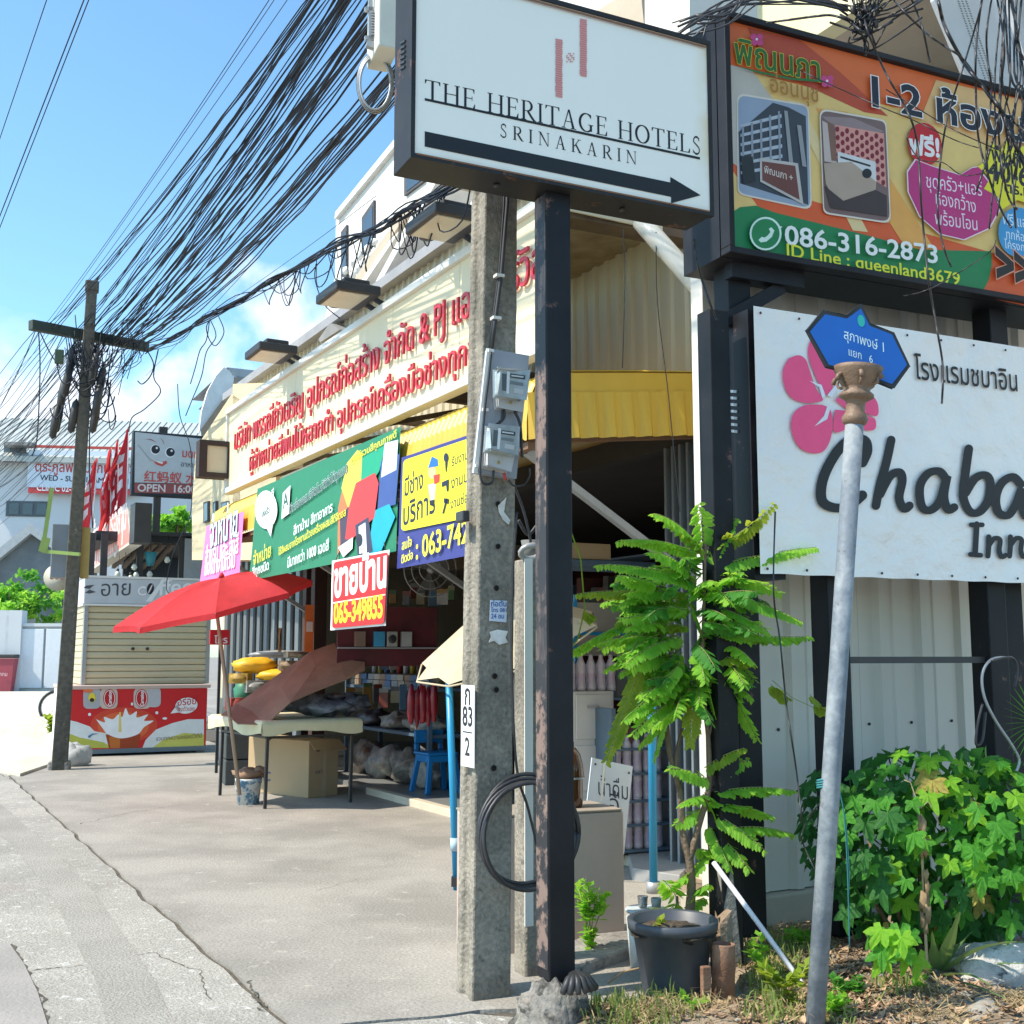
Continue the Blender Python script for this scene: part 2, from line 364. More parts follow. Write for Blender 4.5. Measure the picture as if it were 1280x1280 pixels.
def serif_text(s, track=.12):
    K, k = .115, .04   # stem and hairline
    def stem(x, y0=0, y1=1, bot=True, top=True):
        o = [rect(x, x + K, y0, y1)]
        if bot: o.append(rect(x - .07, x + K + .07, y0, y0 + k))
        if top: o.append(rect(x - .07, x + K + .07, y1 - k, y1))
        return o
    def G_(c):
        if c == 'T': return .72, stem(.30, top=False) + [rect(0, .72, 1 - k, 1), [(0, .80), (.03, .80), (.09, 1 - k), (0, 1 - k)], [(.72, .80), (.72, 1 - k), (.63, 1 - k), (.69, .80)]]
        if c == 'H': return .82, stem(.08) + stem(.63) + [rect(.19, .63, .49, .49 + k)]
        if c == 'E': return .62, stem(.08) + [rect(.08, .57, 1 - k, 1), rect(.08, .60, 0, k), rect(.19, .47, .49, .49 + k), [(.57, .78), (.57, 1 - k), (.49, 1 - k), (.55, .78)], [(.61, .24), (.60, .03), (.50, .03), (.58, .24)], rect(.45, .475, .40, .62)]
        if c == 'L': return .6, stem(.08) + [rect(.08, .58, 0, k), [(.60, .25), (.585, .03), (.48, .03), (.57, .25)]]
        if c == 'I': return .28, stem(.08)
        if c == 'R': return .72, stem(.08) + [rect(.1, .34, 1 - k, 1), rect(.1, .34, .46, .46 + k)] + nib(arc(.32, .74, .215, .255, 90, -90), K, k, rnd=False) + nib([(.34, .47), (.52, .2), (.66, .02)], K, K, rnd=False) + [rect(.6, .76, 0, k)]
        if c == 'A': return .76, [[(.34, 1), (.40, 1), (.12, 0), (.08, 0)], [(.34, 1), (.42, 1), (.68, 0), (.55, 0)], rect(.19, .54, .34, .34 + k), rect(0, .2, 0, k), rect(.47, .76, 0, k)]
        if c == 'G': return .8, nib(arc(.42, .5, .345, .475, 48, 320, 22), K * 1.1, k * 1.2, rnd=False) + [rect(.60, .60 + K, .06, .42), rect(.52, .79, .38, .42)[0:4], [(.67, .74), (.67, .95), (.64, .95), (.6, .8)]]
        if c == 'O': return .82, nib(arc(.41, .5, .345, .475, 0, 360, 26), K * 1.1, k * 1.1, rnd=False)
        if c == 'S': return .5, nib(arc(.26, .745, .165, .225, 30, 200, 12) + [(.2, .58), (.32, .47)] + arc(.25, .25, .175, .225, 50, -150, 12), k * 1.3, K * 1.1, rnd=False) + [[(.42, .74), (.42, .95), (.39, .95), (.37, .8)], [(.05, .26), (.09, .2), (.08, .05), (.05, .05)]]
        if c == 'K': return .76, stem(.08) + [[(.19, .44), (.56, 1), (.62, 1), (.24, .42)], [(.28, .56), (.6, 0), (.74, 0), (.36, .66)], rect(.48, .72, 1 - k, 1), rect(.54, .80, 0, k)]
        if c == 'N': return .82, [rect(.1, .1 + k, 0, 1), rect(.68, .68 + k, 0, 1), [(.04, 1), (.18, 1), (.72, 0), (.66, 0)], rect(.02, .22, 0, k), rect(.6, .8, 1 - k, 1), rect(0, .14, 1 - k, 1)]
        return .34, []
    x = 0; cl = []
    for c in s:
        w, lo = G_(c)
        if lo:
            fx = []
            for l in lo:
                l = [(p[0] + x, p[1]) for p in l]; ar = sum(l[i - 1][0] * l[i][1] - l[i][0] * l[i - 1][1] for i in range(len(l))); fx.append(l if ar > 0 else l[::-1])
            cl.append(fill_loops(fx))
        x += w + track
    return cl, (0.0, x - track)
def brush_text(glyph_list, thick):
    """glyph_list: list of (polylines) already placed"""
    cl = []
    for g in glyph_list:
        lo = []
        for st in g: lo += nib(st, thick, thick * .82)
        cl.append(fill_loops(lo))
    xs = [v[0] for V, T in cl for v in V]; return cl, (min(xs), max(xs))
def smooth_line(pts, n=6):
    P = [Vector(p) for p in pts]; out = []
    for i in range(len(P) - 1):
        a = P[max(0, i - 1)]; b = P[i]; c = P[i + 1]; d = P[min(len(P) - 1, i + 2)]
        for k in range(n):
            t = k / n; out.append(.5 * ((2 * b) + (c - a) * t + (2 * a - 5 * b + 4 * c - d) * t * t + (3 * b - a - 3 * c + d) * t ** 3))
    out.append(P[-1]); return out
# ================================================================== SETTING
conc = mat('apron_concrete', (.345, .32, .28), (.255, .238, .208), .88, 1.1, .85, bump=.6, bscale=60, grain=.16, gscale=70, spots=(.40, .37, .32), spot_at=.60, spscale=7, spot2=(.24, .225, .20))
conc2 = mat('road_concrete', (.39, .37, .325), (.29, .273, .238), .9, .9, .8, bump=.9, bscale=90, grain=.22, gscale=90, spots=(.52, .51, .47), spot_at=.57, spscale=16, spot2=(.31, .28, .25))
crackm = mat('crack_dirt', (.05, .045, .035), (.14, .12, .09), .95, 30)
m_ = mat('far_ground', (.30, .28, .25), (.22, .20, .18), .95, .2)
struct('ground', MB().quad((-900, -300, -.42), (900, -300, -.42), (900, 1500, -.42), (-900, 1500, -.42)), m_)
def jag(a, b, n=24, amp=.012, sd=0):
    a = Vector((a[0], a[1])); b = Vector((b[0], b[1])); d = b - a; nr = Vector((-d.y, d.x)).normalized(); o = []
    for i in range(n):
        t = i / n; p = a + d * t + (nr * noise.noise(Vector((t * d.length * 3.0, sd, 0))) * amp * 2.2 if i else nr * 0); o.append((p.x, p.y))
    return o
S0, S1 = G(20, 975), G(372, 1286); sd_ = (S1 - S0).normalized(); sn = Vector((sd_.y, -sd_.x, 0))
Sf = S0 - sd_ * 34; K1 = G(600, 1262); Sn = S1
gap = .012
P = lambda v: (v.x, v.y)
seamL = jag(Sf - sn * gap * 0, S0, 20, .02, 1) + jag(S0, S1, 60, .014, 2)
low = jag(S1, K1, 20, .02, 3)
apron = seamL + low + [P(K1), (.9, 4.6), (1.4, 5.5), (1.2, 6.9), (-2.3, 13.1), (-6.0, 21), (-8, 60), (-16, 60)]
struct('apron', MB().slab(apron, -.14, 0), conc)
off = Vector((-sn.x, -sn.y, 0)) * .02 if sn.x > 0 else sn * .02
road = [(x - .026, y - .010) for x, y in seamL] + [(x - .004, y - .02) for x, y in low] + [(.25, 4.35), (.9, 3.6), (3, 2.0), (3, -8), (-30, -8), (-42, 60), (-17, 60)]
struct('road', MB().slab(road, -.14, -.004), conc2)
struct('seam_soil', MB().quad((-30, -8, -.016), (3, -8, -.016), (1.0, 60, -.016), (-42, 60, -.016)), crackm)
def crack(pts, w=.008, z=.001, seedv=0):
    P_ = [G(*p, z) for p in pts]; L_ = []
    for i in range(len(P_) - 1):
        for k in range(14):
            t = k / 14; L_.append(P_[i].lerp(P_[i + 1], t))
    L_.append(P_[-1]); V = []; 
    for i, p in enumerate(L_):
        d = (L_[min(i + 1, len(L_) - 1)] - L_[max(0, i - 1)]).normalized(); nr = Vector((-d.y, d.x, 0))
        p = p + nr * noise.noise(Vector((i * .33, seedv, 5))) * .035; ww = w * (.35 + 1.1 * abs(noise.noise(Vector((i * .5, seedv, 9)))) * 2)
        V += [p - nr * ww, p + nr * ww]
    mb = MB().add(V, [(2 * i, 2 * i + 1, 2 * i + 3, 2 * i + 2) for i in range(len(L_) - 1)]); return mb
for i, (pts, w) in enumerate([([(40, 1213), (130, 1203), (190, 1190), (250, 1215), (262, 1250)], .003), ([(14, 1180), (48, 1240), (62, 1290)], .009), ([(0, 968), (20, 975)], .01),
                         ([(100, 1030), (150, 1018), (230, 1005)], .003), ([(330, 1262), (315, 1240), (312, 1225)], .006), ([(395, 1113), (450, 1098)], .002)]):
    struct('crack', crack(pts, w, .002 if i > 2 else -.002, i), crackm)
patch = mat('patch_concrete', (.33, .305, .28), (.25, .235, .215), .92, 2.5, bump=.5, bscale=60)
struct('road_patch', MB().slab([P(G(*p)) for p in [(12, 1180), (30, 1205), (47, 1240), (62, 1290), (40, 1500), (-500, 1400), (-300, 1150), (-80, 1170)]], -.06, .002), patch)
stain = mat('tyre_mark', (.36, .335, .31), (.45, .42, .38), .9, 4, 1.0)
# pale kerb ramp at the far left, beside the pole
rampm = mat('ramp_concrete', (.60, .56, .46), (.48, .45, .37), .9, 3, bump=.4)
rp = [P(G(*p)) for p in [(-160, 905), (0, 893), (48, 890), (72, 915), (82, 948), (60, 955), (25, 967), (-20, 958), (-200, 950)]]
nr_ = [(-260, 950), (-20, 958), (25, 967), (60, 955), (83, 948)]; fr_ = [(-200, 905), (0, 893), (30, 891), (52, 890), (74, 912)]
nr_ = [G(*p, .03) for p in nr_]; fr_ = [G(*p, .03) + Vector((0, 0, .20)) for p in fr_]
mb = MB(); mb.add(nr_ + fr_ + [p - Vector((0, 0, .2)) for p in nr_], [(i, i + 1, i + 6, i + 5) for i in range(4)] + [(10 + i, 11 + i, i + 1, i) for i in range(4)] + [(4, 14, 14, 9)[0:3]]); struct('kerb_ramp', mb, rampm)
struct('pavement', MB().slab([P(G(*p)) for p in [(-300, 868), (90, 866), (74, 892), (-300, 893)]], -.1, .06), rampm)
# wheel marks along the road and dark stains on the apron, real thin films of grime
for i, (pts, w) in enumerate((([(-40, 985), (60, 1080), (130, 1180), (190, 1300)], .11),)):
    P_ = smooth_line([G(*p, .0) for p in pts], 10); V = []
    for k, p in enumerate(P_):
        d = (P_[min(k + 1, len(P_) - 1)] - P_[max(0, k - 1)]).normalized(); nr = Vector((-d.y, d.x, 0)); V += [p - nr * w * (1 + .25 * noise.noise(p * 1.5)), p + nr * w * (1 + .25 * noise.noise(p * 1.7))]
    V = [(v.x, v.y, -.0015) for v in V]; struct('wheel_mark', MB().add(V, [(2 * k, 2 * k + 1, 2 * k + 3, 2 * k + 2) for k in range(len(P_) - 1)]), mat('wheel_grime', (.36, .34, .30), (.28, .263, .23), .9, 1.4, .6, bump=.9, bscale=90, grain=.25, gscale=90))
# planting strip
soil = mat('soil', (.20, .15, .10), (.30, .24, .17), .97, 5, .9, bump=1.0, bscale=40, spots=(.09, .07, .05), spscale=14)
def soilf(u, v):
    x = -.05 + 6.2 * u; y = 3.3 + 3.6 * v + .26 * x * 0
    h = .055 * noise.noise(Vector((x * 1.7, y * 1.7, 0))) + .02 * noise.noise(Vector((x * 7, y * 7, 3))) + .02 + .03 * min(1, max(0, x - .3)) - (.12 if x < .12 else 0)
    if y > 4.35 and x < .9: h -= .2 * min(1, (y - 4.35) * 2)
    return (x, y, h)
struct('soil', MB().grid(soilf, 110, 70), soil)
struct('ground_slope', MB().box(-.2, 8, -2, 3.31, -.3, -.03), m_)

# ================================================================== HARDWARE SHOP (frame runs along its front)
S = Fr(1.16, 6.85, 0, -61)
cream = mat('cream_sheet', (.78, .68, .46), (.72, .62, .41), .5, 1.2, .5, streak=True, spots=(.60, .52, .37), spot_at=.66, spscale=5)
creamw = mat('cream_ribbed', (.66, .60, .43), (.55, .50, .37), .55, 2, .6, streak=True)
whitep = mat('white_trim', (.76, .75, .70), (.66, .65, .60), .5, 3, bump=.05)
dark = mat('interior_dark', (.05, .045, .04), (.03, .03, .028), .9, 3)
yel = mat('awning_yellow', (.70, .45, .055), (.60, .38, .045), .45, 3, .5, streak=True, spots=(.5, .33, .06), spot_at=.68)
redl = mat('letter_red', (.58, .03, .05), (.50, .025, .04), .4, 4)
shop = thing('hardware_shop', 'long cream shop with red raised lettering and a yellow awning over its open front', 'shop', S)
XF = -10.6
def ribs(mb, x0, x1, z0, z1, y, pitch=.19, h=.028, w=.05):
    x = x0; pts = []
    while x < x1 - 1e-6:
        pts += [(x, 0), (x + pitch - w - 2 * h * .6, 0), (x + pitch - w - h * .6, -h), (x + pitch - h * .6, -h)]; x += pitch
    pts = [(a, b) for a, b in pts if a < x1] + [(x1, 0)]
    n = len(pts); V = [(a, y + b, z0) for a, b in pts] + [(a, y + b, z1) for a, b in pts]
    mb.add(V, [(i, i + 1, i + 1 + n, i + n) for i in range(n - 1)]); return mb
# upper wall in sheets
xx = [XF, -8.6, -7.1, -5.7, -3.8, -1.9, -.02]
for a, b in zip(xx[:-1], xx[1:]): part('wall_panel', ribs(MB(), a, b - .004, 2.95, 4.9, .02, .145, .022, .035), creamw, shop)
part('wall', MB().box(XF, 0, .06, .2, 2.75, 4.9), creamw, shop)
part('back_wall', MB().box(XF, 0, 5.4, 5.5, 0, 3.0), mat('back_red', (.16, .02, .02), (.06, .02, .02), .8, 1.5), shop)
part('side_wall', MB().box(XF - .1, XF, .0, 5.5, 0, 4.9), creamw, shop)
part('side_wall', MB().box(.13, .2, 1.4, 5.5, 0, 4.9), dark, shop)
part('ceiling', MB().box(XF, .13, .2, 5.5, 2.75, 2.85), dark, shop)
part('roof', MB().box(XF - .1, .2, -.1, 5.6, 4.9, 5.0), mat('roof_grey', (.35, .35, .36), None, .6), shop)
part('floor', MB().box(XF, .13, .0, 5.4, -.1, .05), mat('floor_tile_grey', (.22, .23, .23), (.17, .18, .18), .35, 1.5), shop)
part('threshold', MB().box(-5.1, .1, -.09, -.002, -.05, .062), mat('threshold_cream', (.62, .55, .42), (.5, .44, .34), .6, 5), shop, bev=.008)
# fascia made of sheets with trims
fl = S.hit(285, 568, -1.2).x; fx1 = .16
n_ = 6; w_ = (fx1 - fl) / n_
for i in range(n_): part('fascia_panel', MB().box(fl + i * w_ + .002, fl + (i + 1) * w_ - .002, -1.2, -1.17, 2.99, 3.76), cream, shop)
for i in range(n_): part('fascia_backing', MB().box(fl + i * w_, fl + i * w_ + .05, -1.165, -1.11, 2.96, 3.78), whitep, shop)
part('fascia_trim', MB().box(fl - .03, fx1 + .02, -1.235, -1.14, 3.76, 3.815), whitep, shop, bev=.006)
part('fascia_trim', MB().box(fl - .03, fx1 + .02, -1.235, -1.14, 2.935, 2.99), whitep, shop, bev=.006)
for x in (fl - .03, fx1 - .02): part('fascia_trim', MB().box(x, x + .04, -1.225, -1.14, 2.99, 3.76), whitep, shop)
rustw = mat('old_joist', (.16, .12, .08), (.08, .06, .05), .85, 6)
for i in range(5):
    x = fl + .1 + i * (fx1 - fl - .2) / 6
    part('bracket', MB().bar((x, -1.13, 3.4), (x, .03, 3.4), .05), rustw, shop)
    part('bracket', MB().bar((x, -1.13, 3.05), (x, .03, 3.36), .04), rustw, shop)
part('roof_beam', MB().bar((-.12, -1.1, 3.86), (-.05, .9, 3.88), .16, .10), rustw, shop)
part('roof_edge', MB().box(-3.2, .1, -.9, .3, 4.02, 4.05), mat('old_roof', (.42, .38, .30), (.2, .17, .13), .8, 4), shop)
part('side_return', MB().box(.0, .012, -1.13, -.3, 3.83, 4.02), creamw, shop)
# raised lettering: every letter its own piece
for s_, a, b, vs_ in (('บริษัท พรรณีภัวเจริญ อุปกรณ์ก่อสร้าง จำกัด & PJ แอร์เซอร์วิส', (292, 563), (677, 343), 1.2), ('ผู้จำหน่ายสีพ่นไม้หลากดำ อุปกรณ์เครื่องมือช่างทุกชนิด', (311, 589), (622, 437), 1.05)):
    sp = []; ptext(None, S, -1.232, s_, a, b, vs_, .0, .016, split=sp)
    for q in sp: part('letter', q, redl, shop)
# awning: curved ribbed sheet, end cap, valance
AX0 = S.hit(262, 655, -1.24).x; 
prof = [(0.0, 3.0), (-.5, 2.945), (-.95, 2.89), (-1.1, 2.855), (-1.18, 2.795), (-1.225, 2.70), (-1.24, 2.58), (-1.24, 2.47)]
def awn(x0, x1, n):
    mb = MB(); V = []; N = n * 4
    for i in range(N + 1):
        x = x0 + (x1 - x0) * i / N; h = [.0, .014, .014, .0][i % 4]
        for (y, z) in prof: V.append((x, y - h * .5, z + h))
    k = len(prof); return mb.add(V, [(i * k + j, (i + 1) * k + j, (i + 1) * k + j + 1, i * k + j + 1) for i in range(N) for j in range(k - 1)])
m = (AX0 + .0) / 5
for i in range(5): part('awning_sheet', awn(AX0 - i * m * 1, AX0 - (i + 1) * m + .01, 18), yel, shop)
cap = [(-1.235, 2.49), (-1.235, 2.6), (-1.22, 2.695), (-1.175, 2.785), (-1.1, 2.845), (-.95, 2.88), (-.5, 2.935), (0, 2.99), (0, 2.87), (-1.19, 2.72)]
mb = MB(); k = len(cap)
V = [(.012, y, z) for y, z in cap]; t = tessellate_polygon([[Vector((y, z, 0)) for y, z in cap]]); mb.add(V, t); mb.add([(.0, y, z) for y, z in cap], t)
part('awning_cap', mb, yel, shop)
mb = MB()   # ribbed lower band of the end cap, flared like a skirt
nb = 40; V = []
for i in range(nb + 1):
    y = -1.24 + 1.24 * i / nb; h = (.0, .025, .03, .0)[i % 4]; zt = 2.735 + .145 * i / nb; zb = 2.47 + .14 * i / nb
    V += [(.018 + h * .3, y, zt), (.03 + h, y, zb)]
mb.add(V, [(2 * i, 2 * i + 1, 2 * i + 3, 2 * i + 2) for i in range(nb)]); part('awning_skirt', mb, yel, shop)
galv = mat('galvanised', (.42, .43, .44), (.30, .31, .32), .45, 4, metal=.4, streak=True)
for x in (-7, -4.9, -2.9, -.15):
    part('awning_strut', MB().bar((x, -1.15, 2.44), (x, .02, 1.75), .05, .04), galv, shop)
    part('awning_rafter', MB().bar((x, -1.2, 2.52), (x, .02, 2.66), .05, .08), mat('brown_wood', (.24, .13, .07), (.14, .08, .05), .7, 5), shop)
part('awning_beam', MB().bar((AX0, -1.19, 2.45), (-.02, -1.19, 2.45), .05, .04), mat('brown_wood', None), shop)
# posts and the grey folding shutters
shut = mat('shutter_grey', (.30, .34, .37), (.22, .25, .28), .4, 3, metal=.5, streak=True)
px0 = S.hit(262, 800, 0).x; px1 = S.hit(386, 790, 0).x
x = XF + .05; i = 0
while x < px1 - .1:
    part('shutter_leaf', MB().box(x + .006, x + .135, -.01 + .05 * (i % 2), .02 + .05 * (i % 2), .06, 2.75), shut, shop); x += .15; i += 1
for x in (px1, px1 + .28): part('post', MB().box(x, x + .12, -.08, .06, .0, 2.75), mat('dark_brown', (.06, .03, .02), (.04, .02, .02), .6, 4), shop)
for k in range(5):  # folded leaves at the near end of the opening
    xk = S.hit(845 + 7 * k, 800, .1 - .01 * k).x
    part('shutter_leaf', MB().box(-.42 + k * .075, -.40 + k * .075, .0, .16, .06, 2.60), shut, shop)
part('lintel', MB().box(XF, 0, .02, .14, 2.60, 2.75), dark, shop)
# ------- things hanging on the fascia
blk = mat('black_metal', (.025, .025, .027), (.04, .038, .036), .5, 6)
lens = mat('lamp_lens', (.62, .56, .40), (.5, .45, .33), .25, 3)
def floodlight(px, pxr, pytop, lab, w=.44, d=.36):
    c = (S.hit(px, pytop, -1.25).x + S.hit(pxr, pytop, -1.25).x) / 2
    c += .22
    f = S.sub(c, -1.22, 3.82); t = thing('floodlight', lab, 'floodlight', f, 'floodlights along the shop fascia')
    part('housing', MB().box(-w / 2, w / 2, -d, -.02, .05, .12).box(-w / 2 + .06, w / 2 - .06, -d + .08, -.08, .12, .17), blk, t, bev=.012)
    part('lens', MB().box(-w / 2 + .03, w / 2 - .03, -d + .03, -.10, .043, .052), lens, t)
    part('arm', MB().bar((-.08, -.05, .08), (-.08, .25, -.05), .03).bar((.08, -.05, .08), (.08, .25, -.05), .03), blk, t)
    part('photocell', MB().lathe([(.0, 0), (.05, .0), (.055, .05), (.0, .06)], (-w / 2 - .06, -d * .5, .08), 12), blk, t)
    return t
floodlight(325, 380, 458, 'black floodlight over the far end of the red lettering, seen against the cloud')
floodlight(412, 486, 385, 'black floodlight in front of the slanted white fins, middle one of three')
floodlight(535, 600, 300, 'black floodlight nearest the concrete meter pole, partly hidden by it')
f = S.sub(S.hit(470, 600, -1.1).x - 1.6, -1.1, 2.86)
t = thing('strip_light', 'thin white strip light fixed under the fascia above the green banner', 'strip light', f)
part('housing', MB().box(-.6, .6, -.03, .03, 0, .05), whitep, t); part('tube', MB().tube([(-.58, 0, -.02), (.58, 0, -.02)], .015), mat('tube_white', (.8, .8, .8)), t)
# small black framed box sign at the far end
f = Fr(*P(S.w(fl, -1.35, 0)), 0, 27)
q = [f.hit(a, b) for a, b in [(249, 550), (290, 556), (290, 603), (247, 596)]]
t = thing('box_sign', 'small blank cream box sign in thick black frame at the fascia far end', 'sign', f)
x0, x1, z0, z1 = q[3].x, q[1].x, q[3].z, q[0].z
fw = .05
part('frame', MB().box(x0, x0 + fw * 1.6, -.05, .12, z0, z1).box(x1 - fw, x1, -.05, .12, z0, z1).box(x0 + fw * 1.6, x1 - fw, -.05, .12, z0, z0 + fw).box(x0 + fw * 1.6, x1 - fw, -.05, .12, z1 - fw, z1), mat('brown_black', (.035, .02, .018)), t)
part('panel', MB().box(x0 + fw * 1.6, x1 - fw, -.02, .10, z0 + fw, z1 - fw), lens, t)
part('bracket', MB().box(x1, x1 + .2, .0, .06, z0 + .1, z0 + .14), blk, t)
# ================================================================== BANNERS ON THE SHOP
def cloth(mb, fr, q, y, nu=16, nv=10, amp=.012, sd=0):
    """a printed sheet hung between four photograph pixels (tl, tr, br, bl), slightly wavy; returns nothing"""
    H = [fr.hit(*p, y) for p in q]
    def fn(u, v):
        p = H[0].lerp(H[1], u).lerp(H[3].lerp(H[2], u), v)
        return (p.x, p.y + amp * noise.noise(Vector((u * 3 + sd, v * 2.2, sd))) , p.z)
    return mb.grid(fn, nu, nv)
class Sign:
    def __init__(s, fr, t, y, st=.0004): s.fr, s.t, s.y, s.k, s.st = fr, t, y, 0, st
    def lay(s): s.k += 1; return s.y - s.st * s.k
    def poly(s, pts, col, name='printed_shape'):
        mb = MB()
        y = s.lay()
        for p in (pts if isinstance(pts[0][0], (tuple, list)) else [pts]): ppoly(mb, s.fr, y, p)
        return part(name, mb, ink(*col), s.t)
    def text(s, items, col, bold=0.02, vsq=1.0, name='lettering', **k):
        mb = MB(); y = s.lay(); q = .64 if s.fr.deg == -61 else 1.0
        for it in items:
            tx, a, b = it[:3]; ptext(mb, s.fr, y, tx, a, b, (it[3] if len(it) > 3 else vsq) * q, bold, **k)
        return part(name, mb, ink(*col), s.t, kind='stuff')
def outl(sg, items, col, out, b=.02, o=.05, vsq=1.0):
    sg.text(items, out, b + o, vsq); sg.text(items, col, b, vsq)
gr = (36, 128, 92)
# green banner
f = S.sub(-3.5, -1.30, 2.0); q = [(322, 611), (501, 533), (495, 689), (311, 726)]
t = thing('banner', 'long green shop banner with a red paint mixing machine picture, under the red lettering', 'banner', f)
part('sheet', cloth(MB(), f, q, .012, amp=.004), ink(*gr), t)
sg = Sign(f, t, 0.0); Q = quadmap(q)
sg.poly([Q(.60, .97), Q(.585, .5), Q(.63, .18), Q(.70, .12), Q(.64, .6)], (205, 120, 70))
sg.poly([Q(.60, .33), Q(.63, .12), Q(.70, .04), Q(.735, .1), Q(.735, .35), Q(.66, .55)], (226, 214, 80))
sg.poly([Q(.735, .12), Q(.90, .10), Q(.86, .30), Q(.78, .42), Q(.735, .38)], (25, 160, 120))
sg.poly([Q(.87, .22), Q(1, .22), Q(.985, .62), Q(.86, .62)], (60, 85, 150))
sg.poly([Q(.89, .08), Q(.985, .1), Q(.98, .34), Q(.875, .36)], (215, 225, 235))
sg.poly([Q(.84, .62), Q(.94, .6), Q(.985, .72), Q(.90, .97), Q(.80, .98)], (20, 165, 190))
sg.poly([Q(.60, .58), Q(.70, .48), Q(.70, .86), Q(.62, .92)], (70, 60, 80))
sg.poly([Q(.66, .52), Q(.70, .33), Q(.83, .30), Q(.86, .40), Q(.84, .68), Q(.77, .74), Q(.69, .82), Q(.645, .8)], (215, 60, 62))
sg.poly([Q(.71, .70), Q(.80, .66), Q(.84, .96), Q(.74, 1.0)], (60, 60, 85))
sg.poly([Q(.735, .72), Q(.78, .70), Q(.80, .95), Q(.75, .96)], (232, 235, 238))
sg.poly([Q(.60, .86), Q(.70, .80), Q(.70, .90), Q(.64, .96)], (232, 235, 238))
sg.poly([(p[0], p[1]) for p in pell(*Q(.745, .84), 4, 8)], (40, 40, 60))
sg.poly([pell(*Q(.075, .27), 14, 24, tilt=0), [Q(.09, .47), Q(.135, .42), Q(.125, .58)]], (238, 244, 240))
sg.poly([Q(.185, .16), Q(.235, .11), Q(.24, .40), Q(.19, .43)], (235, 240, 238)); sg.text([('A', Q(.195, .33), Q(.228, .30), 1.3)], (20, 90, 70), .05)
outl(sg, [('มีเครื่องผสมสีอัตโนมัติทำได้ทุกเฉด', Q(.245, .40), Q(.635, .20), 1.55)], (30, 60, 70), (215, 235, 228), .02, .05)
sg.text([('สีทาบ้าน สีทาอาคาร', Q(.285, .635), Q(.545, .515), 1.4), ('มีมากกว่า 1000 เฉดสี', Q(.26, .945), Q(.535, .86), 1.5), ('อย่างดี', Q(.035, .22), Q(.12, .17), 1.2)], (238, 244, 240), .035)
sg.text([('ใช้สีผสมจากโรงงานด้วยเครื่องผสมสีดิจิตอล', Q(.19, .80), Q(.64, .59), 1.4), ('ศูนย์รวมสีคุณภาพดี', Q(.66, .13), Q(.97, .07), 1.0), ('จำหน่าย', Q(.02, .84), Q(.135, .79), 1.5)], (232, 222, 60), .03)
sg.text([('ส่งเร็ว', Q(.05, .34), Q(.10, .31), 1.2)], (60, 110, 100), .02); sg.text([('สีทุกชนิด', Q(.02, .96), Q(.13, .92), 1.2)], (238, 244, 240), .03)
# yellow and blue banner
f = S.sub(-1.1, -1.31, 1.9); q = [(502, 572), (608, 536), (604, 691), (496, 711)]
t = thing('banner', 'yellow and blue repair service banner with phone number beside the concrete pole', 'banner', f)
part('sheet', cloth(MB(), f, q, .012, amp=.004), ink(58, 62, 135), t); sg = Sign(f, t, 0.0); Q = quadmap(q)
sg.poly(prrect([Q(.02, .03), Q(.99, .03), Q(.99, .69), Q(.03, .67)], .06), (240, 232, 40))
dk = (30, 34, 60)
sg.text([('มีช่าง', Q(.055, .36), Q(.27, .33), 1.7), ('บริการ', Q(.055, .62), Q(.42, .57), 1.6)], dk, .035)
sg.text([('รับงานตัดพ่น', Q(.60, .22), Q(.99, .17), 1.4), ('งานประปา', Q(.60, .41), Q(.97, .36), 1.4), ('งานซ่อมแซม', Q(.60, .58), Q(.99, .53), 1.4)], dk, .02)
sg.poly([Q(.33, .32), Q(.42, .32), Q(.41, .46), Q(.36, .46)], (225, 228, 230)); sg.poly([pell(*Q(.37, .22), 5, 8)], (236, 180, 140)); sg.poly([Q(.32, .17), Q(.36, .08), Q(.43, .12), Q(.44, .18)], (35, 110, 190))
sg.poly([Q(.39, .25), Q(.46, .25), Q(.46, .32), Q(.40, .33)], (205, 60, 40)); sg.poly([Q(.355, .46), Q(.41, .46), Q(.41, .50), Q(.355, .50)], (30, 30, 40))
sg.poly([pell(*Q(.53, .13), 3, 6), [Q(.52, .17), Q(.55, .17), Q(.54, .25), Q(.53, .25)]], dk); sg.poly([[Q(.49, .33), Q(.57, .32), Q(.57, .36), Q(.49, .37)], [Q(.54, .36), Q(.57, .36), Q(.57, .42), Q(.55, .42)]], dk)
sg.poly([[Q(.505, .60), Q(.525, .60), Q(.565, .48), Q(.545, .48)], [Q(.52, .47), Q(.58, .49), Q(.575, .53), Q(.52, .51)]], dk)
sg.text([('สนใจ', Q(.05, .84), Q(.16, .82), 1.6), ('ติดต่อ', Q(.05, .96), Q(.18, .935), 1.5), (': 063-74242', Q(.22, .945), Q(1.0, .865), 1.55)], (240, 232, 60), .04)
# pink banner
f = S.sub(-6.5, -1.30, 1.9); q = [(258, 658), (305, 639), (299, 721), (250, 727)]
t = thing('banner', 'small pink banner with white Thai lettering at the far end, above the red umbrella', 'banner', f)
part('sheet', cloth(MB(), f, q, .012, amp=.003), ink(242, 128, 190), t); sg = Sign(f, t, 0.0); Q = quadmap(q)
outl(sg, [('จำหน่าย', Q(.15, .42), Q(.85, .33), 2.0)], (245, 250, 250), (70, 140, 150), .02, .05)
sg.text([('สำหรับ และ ส่งสี', Q(.08, .70), Q(.92, .62), 2.0), ('ถึงหน้างานทั่วไป', Q(.10, .90), Q(.86, .84), 1.9)], (246, 246, 250), .03)
